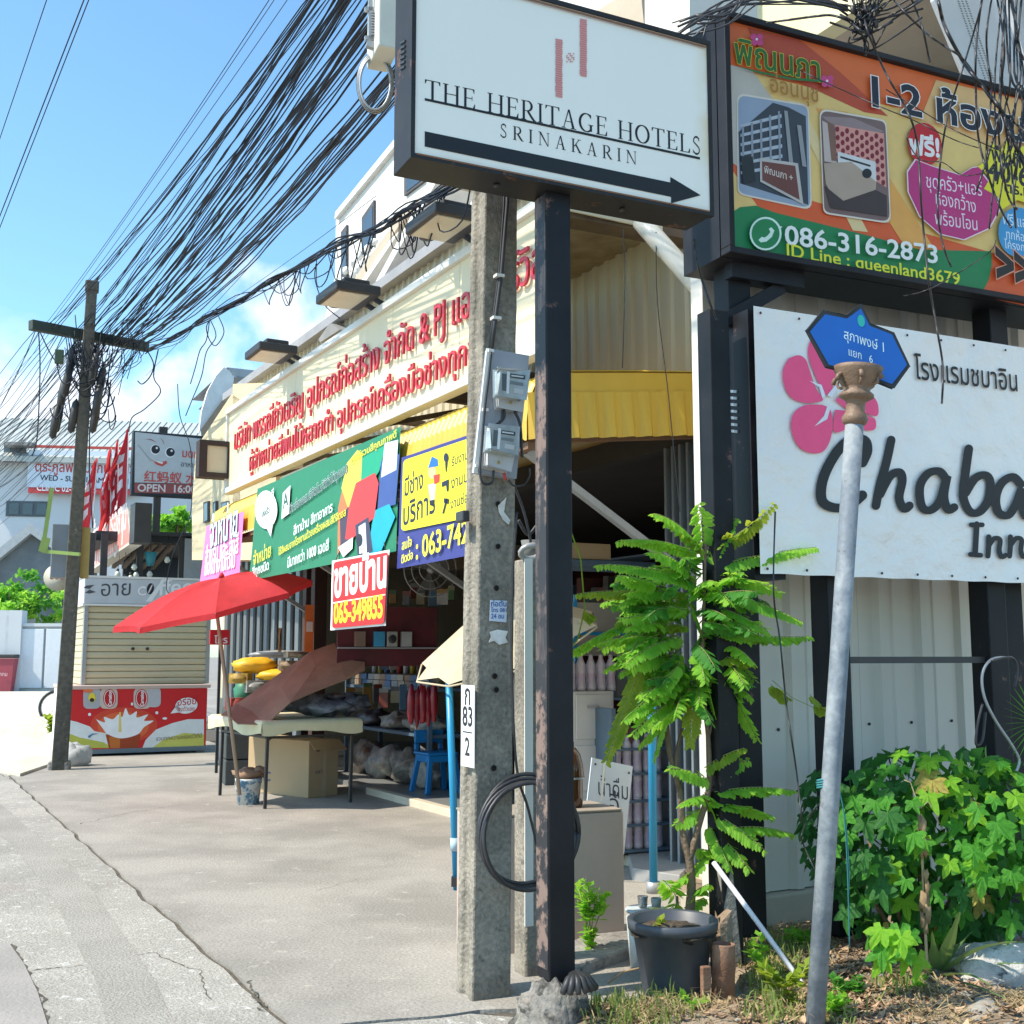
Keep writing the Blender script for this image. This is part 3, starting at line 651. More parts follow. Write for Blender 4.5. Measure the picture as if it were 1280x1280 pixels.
# red house-for-sale board
f = S.sub(-3.0, -1.36, 1.5); q = [(415, 701), (487, 687), (482, 782), (413, 788)]
t = thing('for_sale_sign', 'red sign with white words over yellow digits, hanging below the green banner', 'sign', f)
part('board', cloth(MB(), f, q, .012, amp=.002), ink(236, 232, 228), t); sg = Sign(f, t, 0.0); Q = quadmap(q)
sg.poly(prrect([Q(.03, .025), Q(.975, .03), Q(.97, .97), Q(.03, .97)], .05), (205, 32, 34))
sg.poly([Q(.04, .60), Q(.965, .58), Q(.965, .595), Q(.04, .62)], (240, 235, 230))
sg.text([('ขายบ้าน', Q(.06, .52), Q(.96, .47), 1.7)], (245, 240, 236), .07); sg.text([('065-349855', Q(.06, .90), Q(.93, .88), 1.7)], (238, 220, 40), .07)
part('cord', MB().tube([f.hit(420, 700, .02), f.hit(424, 690, .02)], .003, 4).tube([f.hit(482, 688, .02), f.hit(480, 678, .02)], .003, 4), blk, t)

# ================================================================== HOTEL SIGN ON THE BLACK POST
rustb = mat('rusty_black_frame', (.03, .028, .027), (.014, .014, .016), .55, 5, spec=.3, spots=(.20, .09, .04), spot_at=.60, spscale=5, spot2=(.09, .05, .035))
postm = mat('black_painted_steel', (.006, .0065, .009), (.015, .015, .018), .5, spec=.25, scale=3, amt=.7, spots=(.16, .09, .07), spot_at=.63, spscale=6, spot2=(.04, .035, .035))
HP = AT(697, 900, 4.3); H = Fr(HP.x, HP.y, 0, 25.5)
t = thing('hotel_sign', 'large white lightbox with a black arrow pointing right, on a single black square post', 'sign', H)
a = H.hit(514, 194, -.09); b = H.hit(891, 271, -.09); zt = H.hit(888, 54, -.09).z; zb = (a.z + b.z) / 2; xa, xb = a.x, b.x
hface = mat('sign_face_white', s2l(238, 234, 222), s2l(232, 229, 218), .35, .9, .4, spots=(.70, .64, .50), spot_at=.74, spscale=1.5)
part('post', MB().box(-.054, .052, -.03, .070, .16, zb + .02), postm, t, bev=.006)
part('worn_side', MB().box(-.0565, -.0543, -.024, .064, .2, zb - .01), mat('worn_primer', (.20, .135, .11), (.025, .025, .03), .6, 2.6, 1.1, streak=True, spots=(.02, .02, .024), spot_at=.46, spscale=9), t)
part('face', MB().box(xa + .012, xb - .012, -.088, -.07, zb + .012, zt - .012), hface, t)
part('cabinet', MB().box(xa, xb, -.068, .10, zb, zt), rustb, t, bev=.004)
part('frame', MB().box(xa - .004, xb + .004, -.096, -.068, zb - .004, zb + .014).box(xa - .004, xb + .004, -.096, -.068, zt - .014, zt + .004).box(xa - .004, xa + .012, -.095, -.068, zb + .014, zt - .014).box(xb - .012, xb + .004, -.095, -.068, zb + .014, zt - .014), rustb, t)
for i in range(6): part('vent_slot', MB().bar((xa - .003, -.02, 3.44 + i * .02), (xa - .003, .03, 3.455 + i * .02), .005, .008), blk, t)
for x in (-.25, .3): part('bolt', MB().lathe([(.012, 0), (.012, .01)], (x, .0, zb - .011), 6), blk, t)
sg = Sign(H, t, -.0885)
dk = (8, 12, 18)
st = serif_text('THE HERITAGE HOTELS'); mb = MB(); ptext(mb, H, sg.lay(), '', (531, 124), (876, 194), .92, shapes=st); part('lettering', mb, ink(*dk), t, kind='stuff')
st = serif_text('SRINAKARIN', .42); mb = MB(); ptext(mb, H, sg.lay(), '', (625, 171), (796, 206), .92, shapes=st); part('lettering', mb, ink(*dk), t, kind='stuff')
sg.poly([(531, 122.5), (875, 196.5), (875, 199.5), (531, 125.5)], dk, 'underline')
sg.poly([(531, 164), (838, 228), (838, 221), (876, 244), (839, 254), (839, 246), (531, 183)], dk, 'arrow')
coral = (216, 140, 134)
mb = MB(); y = sg.lay(); rr = random.Random(3)
for (x0, x1, y0, y1) in ((694, 703.5, 48, 121), (724.5, 734, 23, 95)):
    for i in range(26):
        ya = y0 + (y1 - y0) * i / 26; yb = y0 + (y1 - y0) * (i + 1) / 26 - .35; ppoly(mb, H, y, [(x0 + rr.uniform(0, .9), ya), (x1 - rr.uniform(0, .9), ya + 1.6), (x1 - rr.uniform(0, .9), yb + 1.6), (x0 + rr.uniform(0, .9), yb)])
for i in range(5):
    for j in range(5):
        if (i + j * 2) % 3: ppoly(mb, H, y, [(708 + i * 2.1, 66 + j * 2.5), (709.6 + i * 2.1, 66.4 + j * 2.5), (709.6 + i * 2.1, 68 + j * 2.5), (708 + i * 2.1, 67.6 + j * 2.5)])
part('emblem', mb, ink(*coral), t, kind='stuff')
hn = hface.node_tree; hb = hn.nodes['Principled BSDF']; ht = hn.nodes.new('ShaderNodeTexCoord'); hx = hn.nodes.new('ShaderNodeSeparateXYZ'); hn.links.new(ht.outputs['Object'], hx.inputs[0])
for (ch, v0, v1, cc4, k4) in (('X', xb - .09, xb + .01, (.70, .52, .22, 1), .75), ('Z', zb + .07, zb - .03, (.62, .52, .36, 1), .5)):   # rust water stain creeping in from the frame
    hr = hn.nodes.new('ShaderNodeMapRange'); hr.inputs['From Min'].default_value = v0; hr.inputs['From Max'].default_value = v1; hr.inputs['To Max'].default_value = k4; hn.links.new(hx.outputs[ch], hr.inputs['Value'])
    hq = hn.nodes.new('ShaderNodeTexNoise'); hq.inputs['Scale'].default_value = 7; hn.links.new(ht.outputs['Object'], hq.inputs['Vector']); hm = hn.nodes.new('ShaderNodeMath'); hm.operation = 'MULTIPLY'; hn.links.new(hr.outputs['Result'], hm.inputs[0]); h2 = hn.nodes.new('ShaderNodeMapRange'); h2.inputs['From Min'].default_value = .3; h2.inputs['From Max'].default_value = .6; hn.links.new(hq.outputs['Fac'], h2.inputs['Value']); hn.links.new(h2.outputs['Result'], hm.inputs[1])
    hx2 = hn.nodes.new('ShaderNodeMix'); hx2.data_type = 'RGBA'; hn.links.new(hb.inputs['Base Color'].links[0].from_socket, hx2.inputs['A']); hx2.inputs['B'].default_value = cc4; hn.links.new(hm.outputs['Value'], hx2.inputs['Factor']); hn.links.new(hx2.outputs['Result'], hb.inputs['Base Color'])
for zz_, ww_ in ((zb + .015, .006), (zt - .022, .009)): part('rust_stain', MB().box(xa + .02, xb - .02, -.0972, -.0962, zz_ - ww_, zz_), mat('rust_edge', (.22, .10, .05), (.03, .028, .027), .8, 6, 1.2, spots=(.4, .2, .1), spot_at=.6), t)
# concrete foot and the dark cable gland on it
stone = mat('rough_concrete', (.33, .31, .28), (.20, .19, .175), .95, 5, .9, bump=1, bscale=40, spots=(.10, .10, .09), spot_at=.56, spscale=9)
part('footing', MB().blob((-.03, -.0, .0), (.135, .12, .165), 4, .17, 3.5, 30, flat=-.12), mat('footing_grimy', (.24, .225, .20), (.10, .095, .085), .95, 6, .95, bump=1, bscale=40, spots=(.045, .045, .04), spot_at=.54, spscale=11, grain=.25, gscale=60), t)
mb = MB()
for i in range(11):
    a_ = -2.7 + i * .43; mb.tube([(.01, -.1, .205), (.01 + .05 * math.cos(a_) * .8, -.11 + .03 * math.sin(a_), .19), (.01 + .075 * math.cos(a_), -.115 + .05 * math.sin(a_), .15)], [.008, .014, .011], 6)
solo('cable_end', mb, blk, Fr(*P(H.w(.0, 0)), 0, 25.5), 'frayed bundle of black cable ends at the foot of the black post', 'cable')

# ================================================================== ORANGE BILLBOARD
OP = AT(1100, 700, 5.25); O = Fr(OP.x, OP.y, 0, 24.3)
t = thing('billboard', 'orange and green property billboard with two photos and a phone number', 'billboard', O)
a = O.hit(908, 25); b = O.hit(914, 310); xa = (a.x + b.x) / 2; zt = a.z; zb = b.z; xb = xa + 2.75
part('face', MB().box(xa, xb, 0, .02, zb, zt), ink(226, 108, 52), t)
fm = mat('billboard_frame', (.010, .011, .015), (.025, .025, .03), .5, 4, spec=.25, spots=(.3, .3, .3), spot_at=.72, spscale=20)
part('frame', MB().box(xa - .03, xb, -.03, .04, zt, zt + .03).box(xa - .03, xb, -.03, .04, zb - .03, zb).box(xa - .03, xa, -.03, .04, zb, zt), fm, t, bev=.004)
part('cabinet', MB().box(xa - .03, xb, .045, .34, zb - .03, zt + .03), fm, t)
sg = Sign(O, t, -.001)
for c, p in (((234, 198, 122), [(908, 82), (1060, 122), (1190, 148), (1280, 130), (1300, 140), (1300, 380), (1180, 350), (914, 300)]), ((222, 94, 44), [(910, 205), (950, 262), (1170, 330), (1235, 372), (1290, 384), (1290, 330), (1150, 290), (960, 235), (935, 190)]),
             ((226, 180, 120), [(1170, 100), (1290, 128), (1290, 200), (1150, 150)]), ((190, 75, 45), [(935, 34), (1000, 50), (1050, 90), (1110, 145), (1080, 140), (960, 85)]), ((196, 190, 178), [(909, 80), (940, 88), (985, 150), (925, 210), (911, 200)]),
             ((234, 168, 84), [(1020, 135), (1060, 140), (1180, 330), (1140, 322)]), ((230, 205, 150), [(985, 125), (1000, 128), (1085, 290), (1066, 288)])): sg.poly(p, c)
sg.poly([(913, 267)] + [(925, 259), (945, 257), (970, 266), (1080, 293), (1150, 312), (1239, 314), (1240, 330), (1236, 350), (1228, 365)] + [(914, 308)], (24, 128, 74), 'green_band')
def photo(q, fn):
    sg.poly(prrect(q, .09), (225, 215, 200)); c = Vector((sum(p[0] for p in q) / 4, sum(p[1] for p in q) / 4)); q2 = [tuple(c + (Vector(p) - c) * .965) for p in q]; fn(q2, quadmap(q2))
def ph1(q, Q):
    sg.poly(prrect(q, .09), (150, 165, 185))
    sg.poly([Q(0, .38), Q(.5, 0.02), Q(.72, .04), Q(.97, .1), Q(.97, .97), Q(0.02, .9)], (58, 64, 74))
    for k in range(6):
        v = .12 + k * .10; sg.poly([Q(.03, .30 + k * .095), Q(.62, v), Q(.62, v + .035), Q(.03, .33 + k * .095)], (176, 186, 196))
    sg.poly([[Q(.05 + i * .13, .32 - i * .055), Q(.08 + i * .13, .31 - i * .055), Q(.08 + i * .13, .72), Q(.05 + i * .13, .72)] for i in range(5)], (140, 150, 162))
    sg.poly([[Q(.66, .08), Q(.71, .08), Q(.78, .66), Q(.72, .66)], [Q(.84, .2), Q(.9, .2), Q(.96, .6), Q(.9, .6)]], (150, 152, 156))
    sg.poly([Q(.30, .60), Q(.84, .58), Q(.90, .98), Q(.30, .84)], (190, 185, 180)); sg.poly([Q(.33, .63), Q(.80, .61), Q(.85, .94), Q(.33, .82)], (112, 66, 58)); sg.poly([Q(.03, .62), Q(.20, .60), Q(.24, .84), Q(.06, .9)], (38, 44, 48))
    sg.text([('พิณนภา +', Q(.36, .74), Q(.76, .77), 1.2)], (215, 205, 195), .02)
def ph2(q, Q):
    sg.poly(prrect(q, .09), (122, 98, 96)); sg.poly([Q(0.01, .06), Q(.5, .02), Q(.98, .1), Q(.9, .12), Q(.2, .14)], (150, 130, 130))
    sg.poly([Q(.22, .12), Q(.97, .12), Q(.97, .66), Q(.22, .44)], (216, 150, 138)); D = []
    for i in range(10):
        for j in range(6):
            u = .25 + i * .075; v = .16 + j * .083 + (.04 if i % 2 else 0)
            if v < .42 + (u - .22) * .28: D.append(pell(*Q(u, v), 2.6, 3.6, 8))
    sg.poly(D, (128, 30, 48)); sg.poly([Q(.02, .1), Q(.2, .14), Q(.22, .5), Q(.03, .5)], (196, 180, 172)); sg.poly([Q(.1, .1), Q(.2, .12), Q(.22, .48), Q(.14, .48)], (130, 95, 80))
    sg.poly([Q(.24, .38), Q(.82, .42), Q(.82, .62), Q(.24, .5)], (214, 214, 214)); sg.poly([Q(.28, .42), Q(.74, .46), Q(.74, .48), Q(.28, .44)], (40, 44, 48))
    sg.poly([Q(.02, .52), Q(.45, .46), Q(.82, .62), Q(.80, .72), Q(.2, .9), Q(.04, .72)], (178, 158, 140)); sg.poly([Q(.02, .74), Q(.3, .86), Q(.80, .70), Q(.97, .74), Q(.96, .95), Q(.1, .95)], (66, 52, 50)); sg.poly([pell(*Q(.68, .55), 6, 6)], (30, 30, 34))
photo([(921, 116), (1011, 131), (1015, 263), (922, 243)], ph1); photo([(1024, 135), (1108, 150), (1114, 280), (1029, 267)], ph2)
outl(sg, [('พิณนภา', (919, 78), (1025, 102), 1.1)], (42, 105, 40), (226, 214, 60), .03, .03)
sg.poly([(918, 82), (950, 89), (990, 97), (1030, 100), (1030, 103), (990, 100), (950, 92)], (40, 115, 50)); sg.text([('อ่อนนุช', (963, 114), (1023, 128), 1.15)], (176, 120, 40), .02)
for cx, cy in ((946, 49), (1034, 101)): sg.poly([pell(cx + dx, cy + dy, 4, 4, 10) for dx, dy in ((-4, -3), (4, -3), (-3, 4), (4, 4))], (205, 70, 130)); sg.poly([pell(cx, cy, 1.6, 1.6, 8)], (245, 230, 240))
outl(sg, [('1-2 ห้องนอน', (1092, 132), (1338, 190), .78)], (24, 34, 52), (238, 232, 226), .05, .045)
sg.poly([pell(1156, 180, 21, 27, tilt=-12)], (196, 30, 40)); sg.text([('ฟรี!', (1138, 192), (1174, 196), .95)], (240, 236, 232), .07)
pinkp = [(1135, 215), (1145, 200), (1165, 208), (1200, 219), (1215, 210), (1228, 208), (1228, 218), (1246, 240), (1249, 262), (1236, 285), (1205, 299), (1175, 292), (1150, 270), (1136, 240)]
c_ = Vector((1190, 250)); sg.poly([tuple(c_ + (Vector(p) - c_) * 1.03) for p in pinkp], (240, 215, 225)); sg.poly(pinkp, (190, 50, 120))
sg.text([('ชุดครัว+แอร์', (1158, 234), (1228, 245), 1.3), ('ห้องกว้าง', (1170, 255), (1220, 266), 1.3), ('พร้อมโอน', (1169, 280), (1222, 288), 1.25)], (240, 222, 232), .0)
sg.poly([(1238, 178), (1252, 186), (1258, 176), (1268, 186), (1290, 180), (1300, 200), (1300, 260), (1272, 250), (1252, 262), (1248, 246), (1230, 236), (1238, 222), (1222, 208), (1236, 200)], (232, 222, 50))
sg.text([('พื้นที่', (1240, 200), (1276, 210), .9), ('40-60', (1236, 224), (1300, 236), .95), ('ตร.ม.', (1256, 240), (1292, 247), .8)], (36, 40, 46), .05)
sg.poly([pell(1272, 290, 24, 31)], (60, 150, 205)); sg.text([('ฟรี แอร์', (1254, 280), (1290, 286), 1.2), ('ทุกห้อง', (1258, 298), (1286, 303), 1.2), ('โครงการ', (1256, 310), (1290, 316), 1.1)], (225, 238, 245), .0)
outl(sg, [('>>', (1248, 352), (1290, 362), 1.3)], (24, 24, 26), (222, 150, 120), .09, .05)
sg.text([('086-316-2873', (982, 305), (1172, 329), .78)], (236, 240, 236), .035); sg.text([('ID Line : queenland3679', (984, 320), (1200, 356), .80)], (226, 226, 50), .025)
ring = []; 
sg.poly(pell(957, 292, 20, 21), (214, 240, 226)); sg.poly([(970, 283), (978, 283), (971, 292)], (214, 240, 226)); sg.poly(pell(957, 292, 17.5, 18.5), (24, 128, 74))
mb = MB(); ppoly(mb, O, sg.lay(), [(948, 300), (951, 303), (958, 302), (965, 296), (968, 288), (964, 284), (961, 286), (963, 290), (960, 294), (956, 297), (952, 296)]); part('phone_symbol', mb, ink(214, 240, 226), t)
# brackets and posts behind
for px in (915, 1238):
    x = O.hit(px, 500, .2).x; part('post', MB().box(x - .06, x + .06, .12, .24, .12, zt), postm, t, bev=.005)
part('bracket', MB().bar((xa + .05, .1, zb - .06), (xa + .45, .1, zb - .06), .06, .08).bar((xa + .02, .12, zb - .3), (xa + .35, .12, zb - .1), .05, .06), fm, t)

# ================================================================== WHITE INN BANNER ON A BLACK FRAME
CP = AT(1100, 700, 5.2); Cc = Fr(CP.x, CP.y, 0, 25)
t = thing('inn_sign', 'big white inn banner with a pink hibiscus, stretched over a black steel frame', 'banner', Cc)
q = [(937, 382), (1330, 441), (1330, 730), (954, 717)]; hh = [Cc.hit(*p) for p in q]; xa = (hh[0].x + hh[3].x) / 2; zt, zb = hh[0].z, hh[3].z; xb = xa + 2.7
whiteb = mat('banner_white', s2l(240, 236, 230), s2l(230, 227, 222), .38, 2, .4, bump=.9, bscale=4.5, bdist=.05)
def wr(u, v):
    x = xa + (xb - xa) * u; z = zb + (zt - zb) * v; e = min(1, 6 * min(u, v, 1 - v) + .1)
    w = .006 * noise.noise(Vector((x * 2.5, z * 2.2, 0))) + .003 * noise.noise(Vector((x * 9 + z * 4, z * 2.5, 4))) +   .0025 * noise.noise(Vector((x * 5 - z * 9, z * 6 + x * 3, 8)))
    edge = .005 * math.exp(-v * 9) * math.sin(x * 26 + 2 * math.sin(x * 5)) + .004 * math.exp(-(1 - v) * 11) * math.sin(x * 22)
    return (x, -.004 + (w + edge) * e, z - (.0015 * math.sin(x * 26) if v < .01 else 0))
part('sheet', MB().grid(wr, 150, 90), whiteb, t)
part('frame', MB().box(xa, xb, .03, .07, zt - .05, zt - .01).box(xa, xb, .03, .07, zb + .01, zb + .05), postm, t)
part('cabinet', MB().box(xa - .005, xa + .16, .03, .36, zb - .02, zt - .005), postm, t)
for i in range(7): part('vent_slot', MB().bar((xa - .008, .12, 2.28 + i * .03), (xa - .008, .2, 2.30 + i * .03), .006, .012), galv, t)
for i in range(13): 
    for z in (zt - .03, zb + .02):
        x = xa + .03 + i * .21; part('eyelet', MB().lathe([(.006, 0), (.006, .003)], (x, -.012, z), 8, (0, -1, 0)), blk, t)
posts = []
for pa, pb in (((1029, 740), (1062, 1190)), ((1228, 740), (1258, 1200))):
    a = Cc.hit(*pa, .12); x = a.x + .05; part('post', MB().box(x - .06, x + .06, .08, .2, .10, zt), postm, t, bev=.005); posts.append(x)
x = Cc.hit(902, 1200, .08).x; part('post', MB().box(x - .01, x + .09, .05, .15, .0, zt - .02), postm, t, bev=.005)
za = Cc.hit(1100, 825, .1).z; part('rail', MB().bar((posts[0] + .06, .13, za), (posts[1] - .06, .13, za), .03), blk, t)
dk = (16, 19, 25)
sg = Sign(Cc, t, -.0125)
sg.text([('โรงแรมชบาอิน', (1144, 473), (1272, 489), 1.25)], dk, .02)
# hibiscus: five petals with notched outlines
petals = [[(986, 448), (979, 462), (980, 480), (988, 496), (1003, 503), (1020, 503), (1029, 499), (1020, 485), (1012, 462), (1007, 449), (998, 444)],
          [(1012, 428), (1010, 442), (1016, 462), (1028, 488), (1036, 494), (1042, 480), (1046, 455), (1040, 432), (1028, 424), (1018, 422)],
          [(1028, 506), (1008, 506), (994, 514), (989, 528), (991, 544), (998, 558), (1012, 566), (1028, 565), (1037, 552), (1041, 532), (1038, 512)],
          [(1044, 512), (1062, 514), (1084, 520), (1094, 524), (1094, 536), (1084, 538), (1066, 534), (1044, 541), (1042, 526)],
          [(1044, 500), (1056, 490), (1075, 488), (1092, 496), (1098, 508), (1096, 520), (1080, 516), (1060, 512)]]
pk = (250, 84, 136)
for p in petals: sg.poly([tuple(v) for v in smooth_line(p + [p[0]], 4)][:-1], pk, 'petal')
wv = (232, 234, 240)
sg.poly([[(1028, 498), (1024, 484), (1012, 476), (1027, 481), (1032, 495)], [(1034, 508), (1030, 520), (1018, 533), (1034, 524), (1038, 510)], [(1034, 494), (1044, 482), (1050, 480), (1040, 497)]], wv)
# brush lettering Chaba / Inn, traced with a round nib in photograph pixels
def brush_px(strokes, th):
    mb = MB(); y = sg.lay(); loops = []
    for st in strokes: loops += nib([tuple(p) for p in smooth_line(st, 6)], th, th * .85)
    V, T = fill_loops(loops); place(mb, V, T, lambda a, b: Cc.hit(a, b, y)); return mb
part('lettering', brush_px([[(1078, 578), (1084, 563), (1080, 550), (1062, 550), (1044, 568), (1029, 598), (1027, 624), (1040, 634), (1060, 633), (1078, 619)]], 13), ink(*dk), t)
part('lettering', brush_px([[(1114, 550), (1108, 578), (1100, 606), (1095, 632)], [(1100, 618), (1112, 596), (1124, 590), (1128, 600), (1124, 622), (1130, 636), (1137, 632)]], 11), ink(*dk), t)
part('lettering', brush_px([[(1182, 598), (1174, 589), (1160, 592), (1150, 608), (1152, 632), (1162, 638), (1174, 628), (1181, 606), (1184, 595), (1180, 620), (1185, 637), (1193, 634)]], 11), ink(*dk), t)
part('lettering', brush_px([[(1211, 561), (1207, 590), (1204, 620), (1212, 639), (1224, 640), (1235, 626), (1238, 604), (1232, 594), (1219, 598), (1207, 616)]], 11), ink(*dk), t)
part('lettering', brush_px([[(1276, 605), (1266, 596), (1252, 604), (1245, 622), (1248, 640), (1260, 644), (1270, 630), (1277, 612), (1277, 625), (1282, 645), (1290, 642)]], 11), ink(*dk), t)
part('lettering', brush_px([[(1221, 655), (1220, 675), (1219, 692)], [(1214, 656), (1228, 656)], [(1213, 693), (1226, 694)]], 7), ink(*dk), t)
for dx in (0, 27): part('lettering', brush_px([[(1236 + dx, 671), (1236 + dx, 682), (1235 + dx, 695)], [(1236 + dx, 682), (1243 + dx, 673), (1250 + dx, 675), (1249 + dx, 688), (1252 + dx, 696), (1257 + dx, 694)]], 6.5), ink(*dk), t)
# ================================================================== CORRUGATED SIDE WALL (right)
q = AT(985, 900, 5.68); C2 = Fr(q.x, q.y, 0, 29)
wallm = mat('corrugated_cream_grey', (.76, .73, .65), (.66, .635, .56), .5, 1.3, .5, streak=True, spots=(.42, .40, .34), spot_at=.69, spscale=6)
t = thing('corrugated_wall', 'tall cream corrugated metal wall behind the inn banner, on a low concrete base', 'wall', C2)
wx0 = C2.hit(900, 900).x; 
def bigribs(mb, x0, x1, z0, z1):
    pts = [(x0, 0)]; x = x0
    while x < x1 - .05:
        pts += [(x + .10, 0), (x + .125, -.028), (x + .165, -.028), (x + .19, 0), (x + .235, 0), (x + .243, -.008), (x + .262, -.008), (x + .27, 0)]; x += .30
    pts = [p for p in pts if p[0] < x1 - .001] + [(x1, 0)]; n = len(pts)
    V = [(a, b, z0) for a, b in pts] + [(a, b, z1) for a, b in pts]
    return mb.add(V, [(i, i + 1, i + 1 + n, i + n) for i in range(n - 1)])
x = wx0; i = 0
while x < 4.2:
    part('wall_panel', bigribs(MB(), x, x + .899, .205, 4.1), wallm, t)
    if i < 4:
        for k in range(3):
            for z in (.95, 1.9): part('screw', MB().lathe([(.008, 0), (.008, .006)], (x + .05 + k * .3, -.002, z + .01 * i), 6, (0, -1, 0)), blk, t)
    x += .9; i += 1
part('backing', MB().box(wx0, 4.2, .04, .12, .2, 4.1), dark, t)
part('corner_trim', MB().box(wx0 - .085, wx0 - .004, -.04, .05, .2, 4.0), mat('corner_white', (.74, .72, .66), (.6, .58, .53), .5, 2, streak=True), t, bev=.004)
a = C2.l(S.w(.14, .1, 0)); part('return_panel', MB().quad((wx0 - .02, .05, .0), (a.x + .02, a.y, .0), (a.x + .02, a.y, 4.0), (wx0 - .02, .05, 4.0)).quad((wx0 + .02, .05, .0), (a.x + .06, a.y, .0), (a.x + .06, a.y, 4.0), (wx0 + .02, .05, 4.0)), wallm, t)
part('plinth', MB().box(wx0 - .1, 4.2, -.07, .2, -.3, .2), mat('plinth_cream', (.55, .50, .40), (.44, .40, .33), .85, 3, bump=.3, spots=(.3, .27, .22), spot_at=.66), t, bev=.01)
t.location.z = 0
# white downpipe slanting under the roof
f = Fr(*P(S.w(0, -.3)), 0, 0)
pipem = mat('pvc_white', (.74, .72, .64), (.66, .63, .55), .35, 3)
solo('drain_pipe', MB().tube([AT(800, 276, 6.3) - f.o, AT(820, 298, 6.25) - f.o, AT(866, 350, 6.15) - f.o, AT(878, 364, 6.12) - f.o], [.05, .055, .055, .055], 12), pipem, f, 'fat white drain pipe slanting down behind the right end of the hotel sign', 'pipe')
# ================================================================== UPPER BUILDINGS
U = S.sub(0, .55, 0)
whw = mat('upper_wall_white', (.72, .71, .67), (.62, .61, .57), .7, 1.2, .5, spots=(.5, .45, .38), spot_at=.7, spscale=3)
greyr = mat('louvre_grey', (.30, .29, .27), (.2, .2, .19), .6, 3)
def pw(mb, fr, pts, y0, y1):
    L_ = [fr.hit(*p, y0) for p in pts]; return mb.prism([(p.x, p.z) for p in L_], y0, y1)
t = thing('upper_floors', 'white upper storeys with slanted fins and dark narrow windows rising behind the red lettered fascia', 'building', U)
part('wall', pw(MB(), U, [(399, 425), (419, 345), (420, 270), (487, 188), (600, 45), (660, -60), (740, -200), (815, -200), (815, 330), (700, 330), (500, 400)], 0, 2.5), whw, t)
part('parapet', pw(MB(), U, [(418, 274), (419, 265), (487, 181), (600, 38), (662, -70), (668, -60), (602, 48), (487, 190)], -.06, 2.5), mat('parapet_cap', (.7, .7, .68)), t)
wing = mat('window_glass_dark', (.03, .045, .06), (.05, .07, .09), .12, 1, spec=.8)
for qd in ([(426, 290), (433, 281), (433, 345), (426, 352)], [(452, 272), (467, 250), (467, 305), (452, 318)], [(505, 215), (530, 190), (530, 226), (505, 245)]):
    w = part('window', pw(MB(), U, qd, -.03, -.002), mat('window_frame_dark', (.08, .08, .085)), t)
    c = Vector((sum(p[0] for p in qd) / 4, sum(p[1] for p in qd) / 4)); q2 = [tuple(c + (Vector(p) - c) * .78) for p in qd]
    g_ = link('pane', pw(MB(), U, q2, -.036, -.0305), wing, w)
for qd in ([(532, 236), (545, 228), (476, 352), (462, 366)], [(487, 300), (500, 288), (412, 418), (402, 422)], [(640, 150), (660, 135), (585, 285), (565, 300)]):
    part('fin', pw(MB(), U, qd, -.55, -.02), mat('fin_white', (.78, .77, .73)), t)
part('balcony_floor', pw(MB(), U, [(440, 352), (500, 268), (560, 214), (560, 222), (500, 280), (446, 360)], -.5, -.01), mat('soffit_beige', (.52, .44, .34), (.44, .37, .28), .8, 3), t)
part('louvre', pw(MB(), U, [(490, 360), (500, 340), (540, 300), (540, 332)], -.1, -.01), greyr, t)
part('louvre', pw(MB(), U, [(534, 300), (553, 290), (553, 322), (534, 332)], -.3, -.11), mat('fin_white', None), t)
for i in range(10):
    part('ornament', MB().blob(tuple(U.hit(432 + (i % 5) * 9, 338 - (i % 5) * 9 + (i // 5) * 14, -.06)), (.05, .04, .05), i, .4, 4, 8), whw, t)
part('awning', pw(MB(), U, [(398, 424), (412, 404), (425, 412), (400, 428)], -.7, -.1), greyr, t)
part('column', pw(MB(), U, [(806, -60), (862, -60), (862, 60), (806, 40)], -1.0, -.5), whw, t)
part('column_side', pw(MB(), U, [(862, -60), (890, -60), (890, 60), (862, 60)], -.8, -.5), greyr, t)
part('gable', pw(MB(), U, [(735, 20), (800, -20), (806, 40)], -.8, -.2), mat('soffit_beige', None), t)
# balcony of the yellow building, running towards the viewer
B = S.sub(0, 1.6, 0); h = B.hit(1029, 51, 0); zb = h.z
t = thing('balcony_building', 'pale yellow balcony with beige underside and curved black railings above the orange billboard', 'building', B)
part('balcony_slab', MB().box(-4, 4.6, 0, 4, zb + .02, zb + .12), mat('soffit_beige', None), t)
yc_ = mat('parapet_yellow', (.74, .68, .42), (.66, .60, .36), .7, 2)
part('parapet', MB().box(-4, 4.6, -.10, .05, zb, zb + .62), yc_, t)
part('wall', MB().box(-4, 4.6, 1.3, 1.45, 2.9, zb + 3.2), whw, t)
part('wall', MB().box(2.4, 2.6, 0, 4, zb + .12, zb + 3), yc_, t)
for i in range(26):
    x = -1.2 + i * .13; part('baluster', MB().tube([(x, -.02, zb + .62), (x, -.10, zb + .72), (x, -.12, zb + .84), (x, -.03, zb + 1.0), (x, -.0, zb + 1.2)], .012, 5), blk, t)
part('handrail', MB().tube([(-1.3, 0, zb + 1.2), (2.2, 0, zb + 1.2)], .025, 6), blk, t)
# window corner under the balcony
q = AT(1180, 95, 8.6); Fw = Fr(q.x, q.y, 0, 25); w_ = [Fw.hit(*p) for p in [(1160, 92), (1190, 74), (1205, 100), (1190, 104)]]
part('pane', MB().prism([(p.x, p.z) for p in w_], 0, .04), wing, thing('window_corner', 'small greenish window corner just above the orange billboard', 'window', Fw))
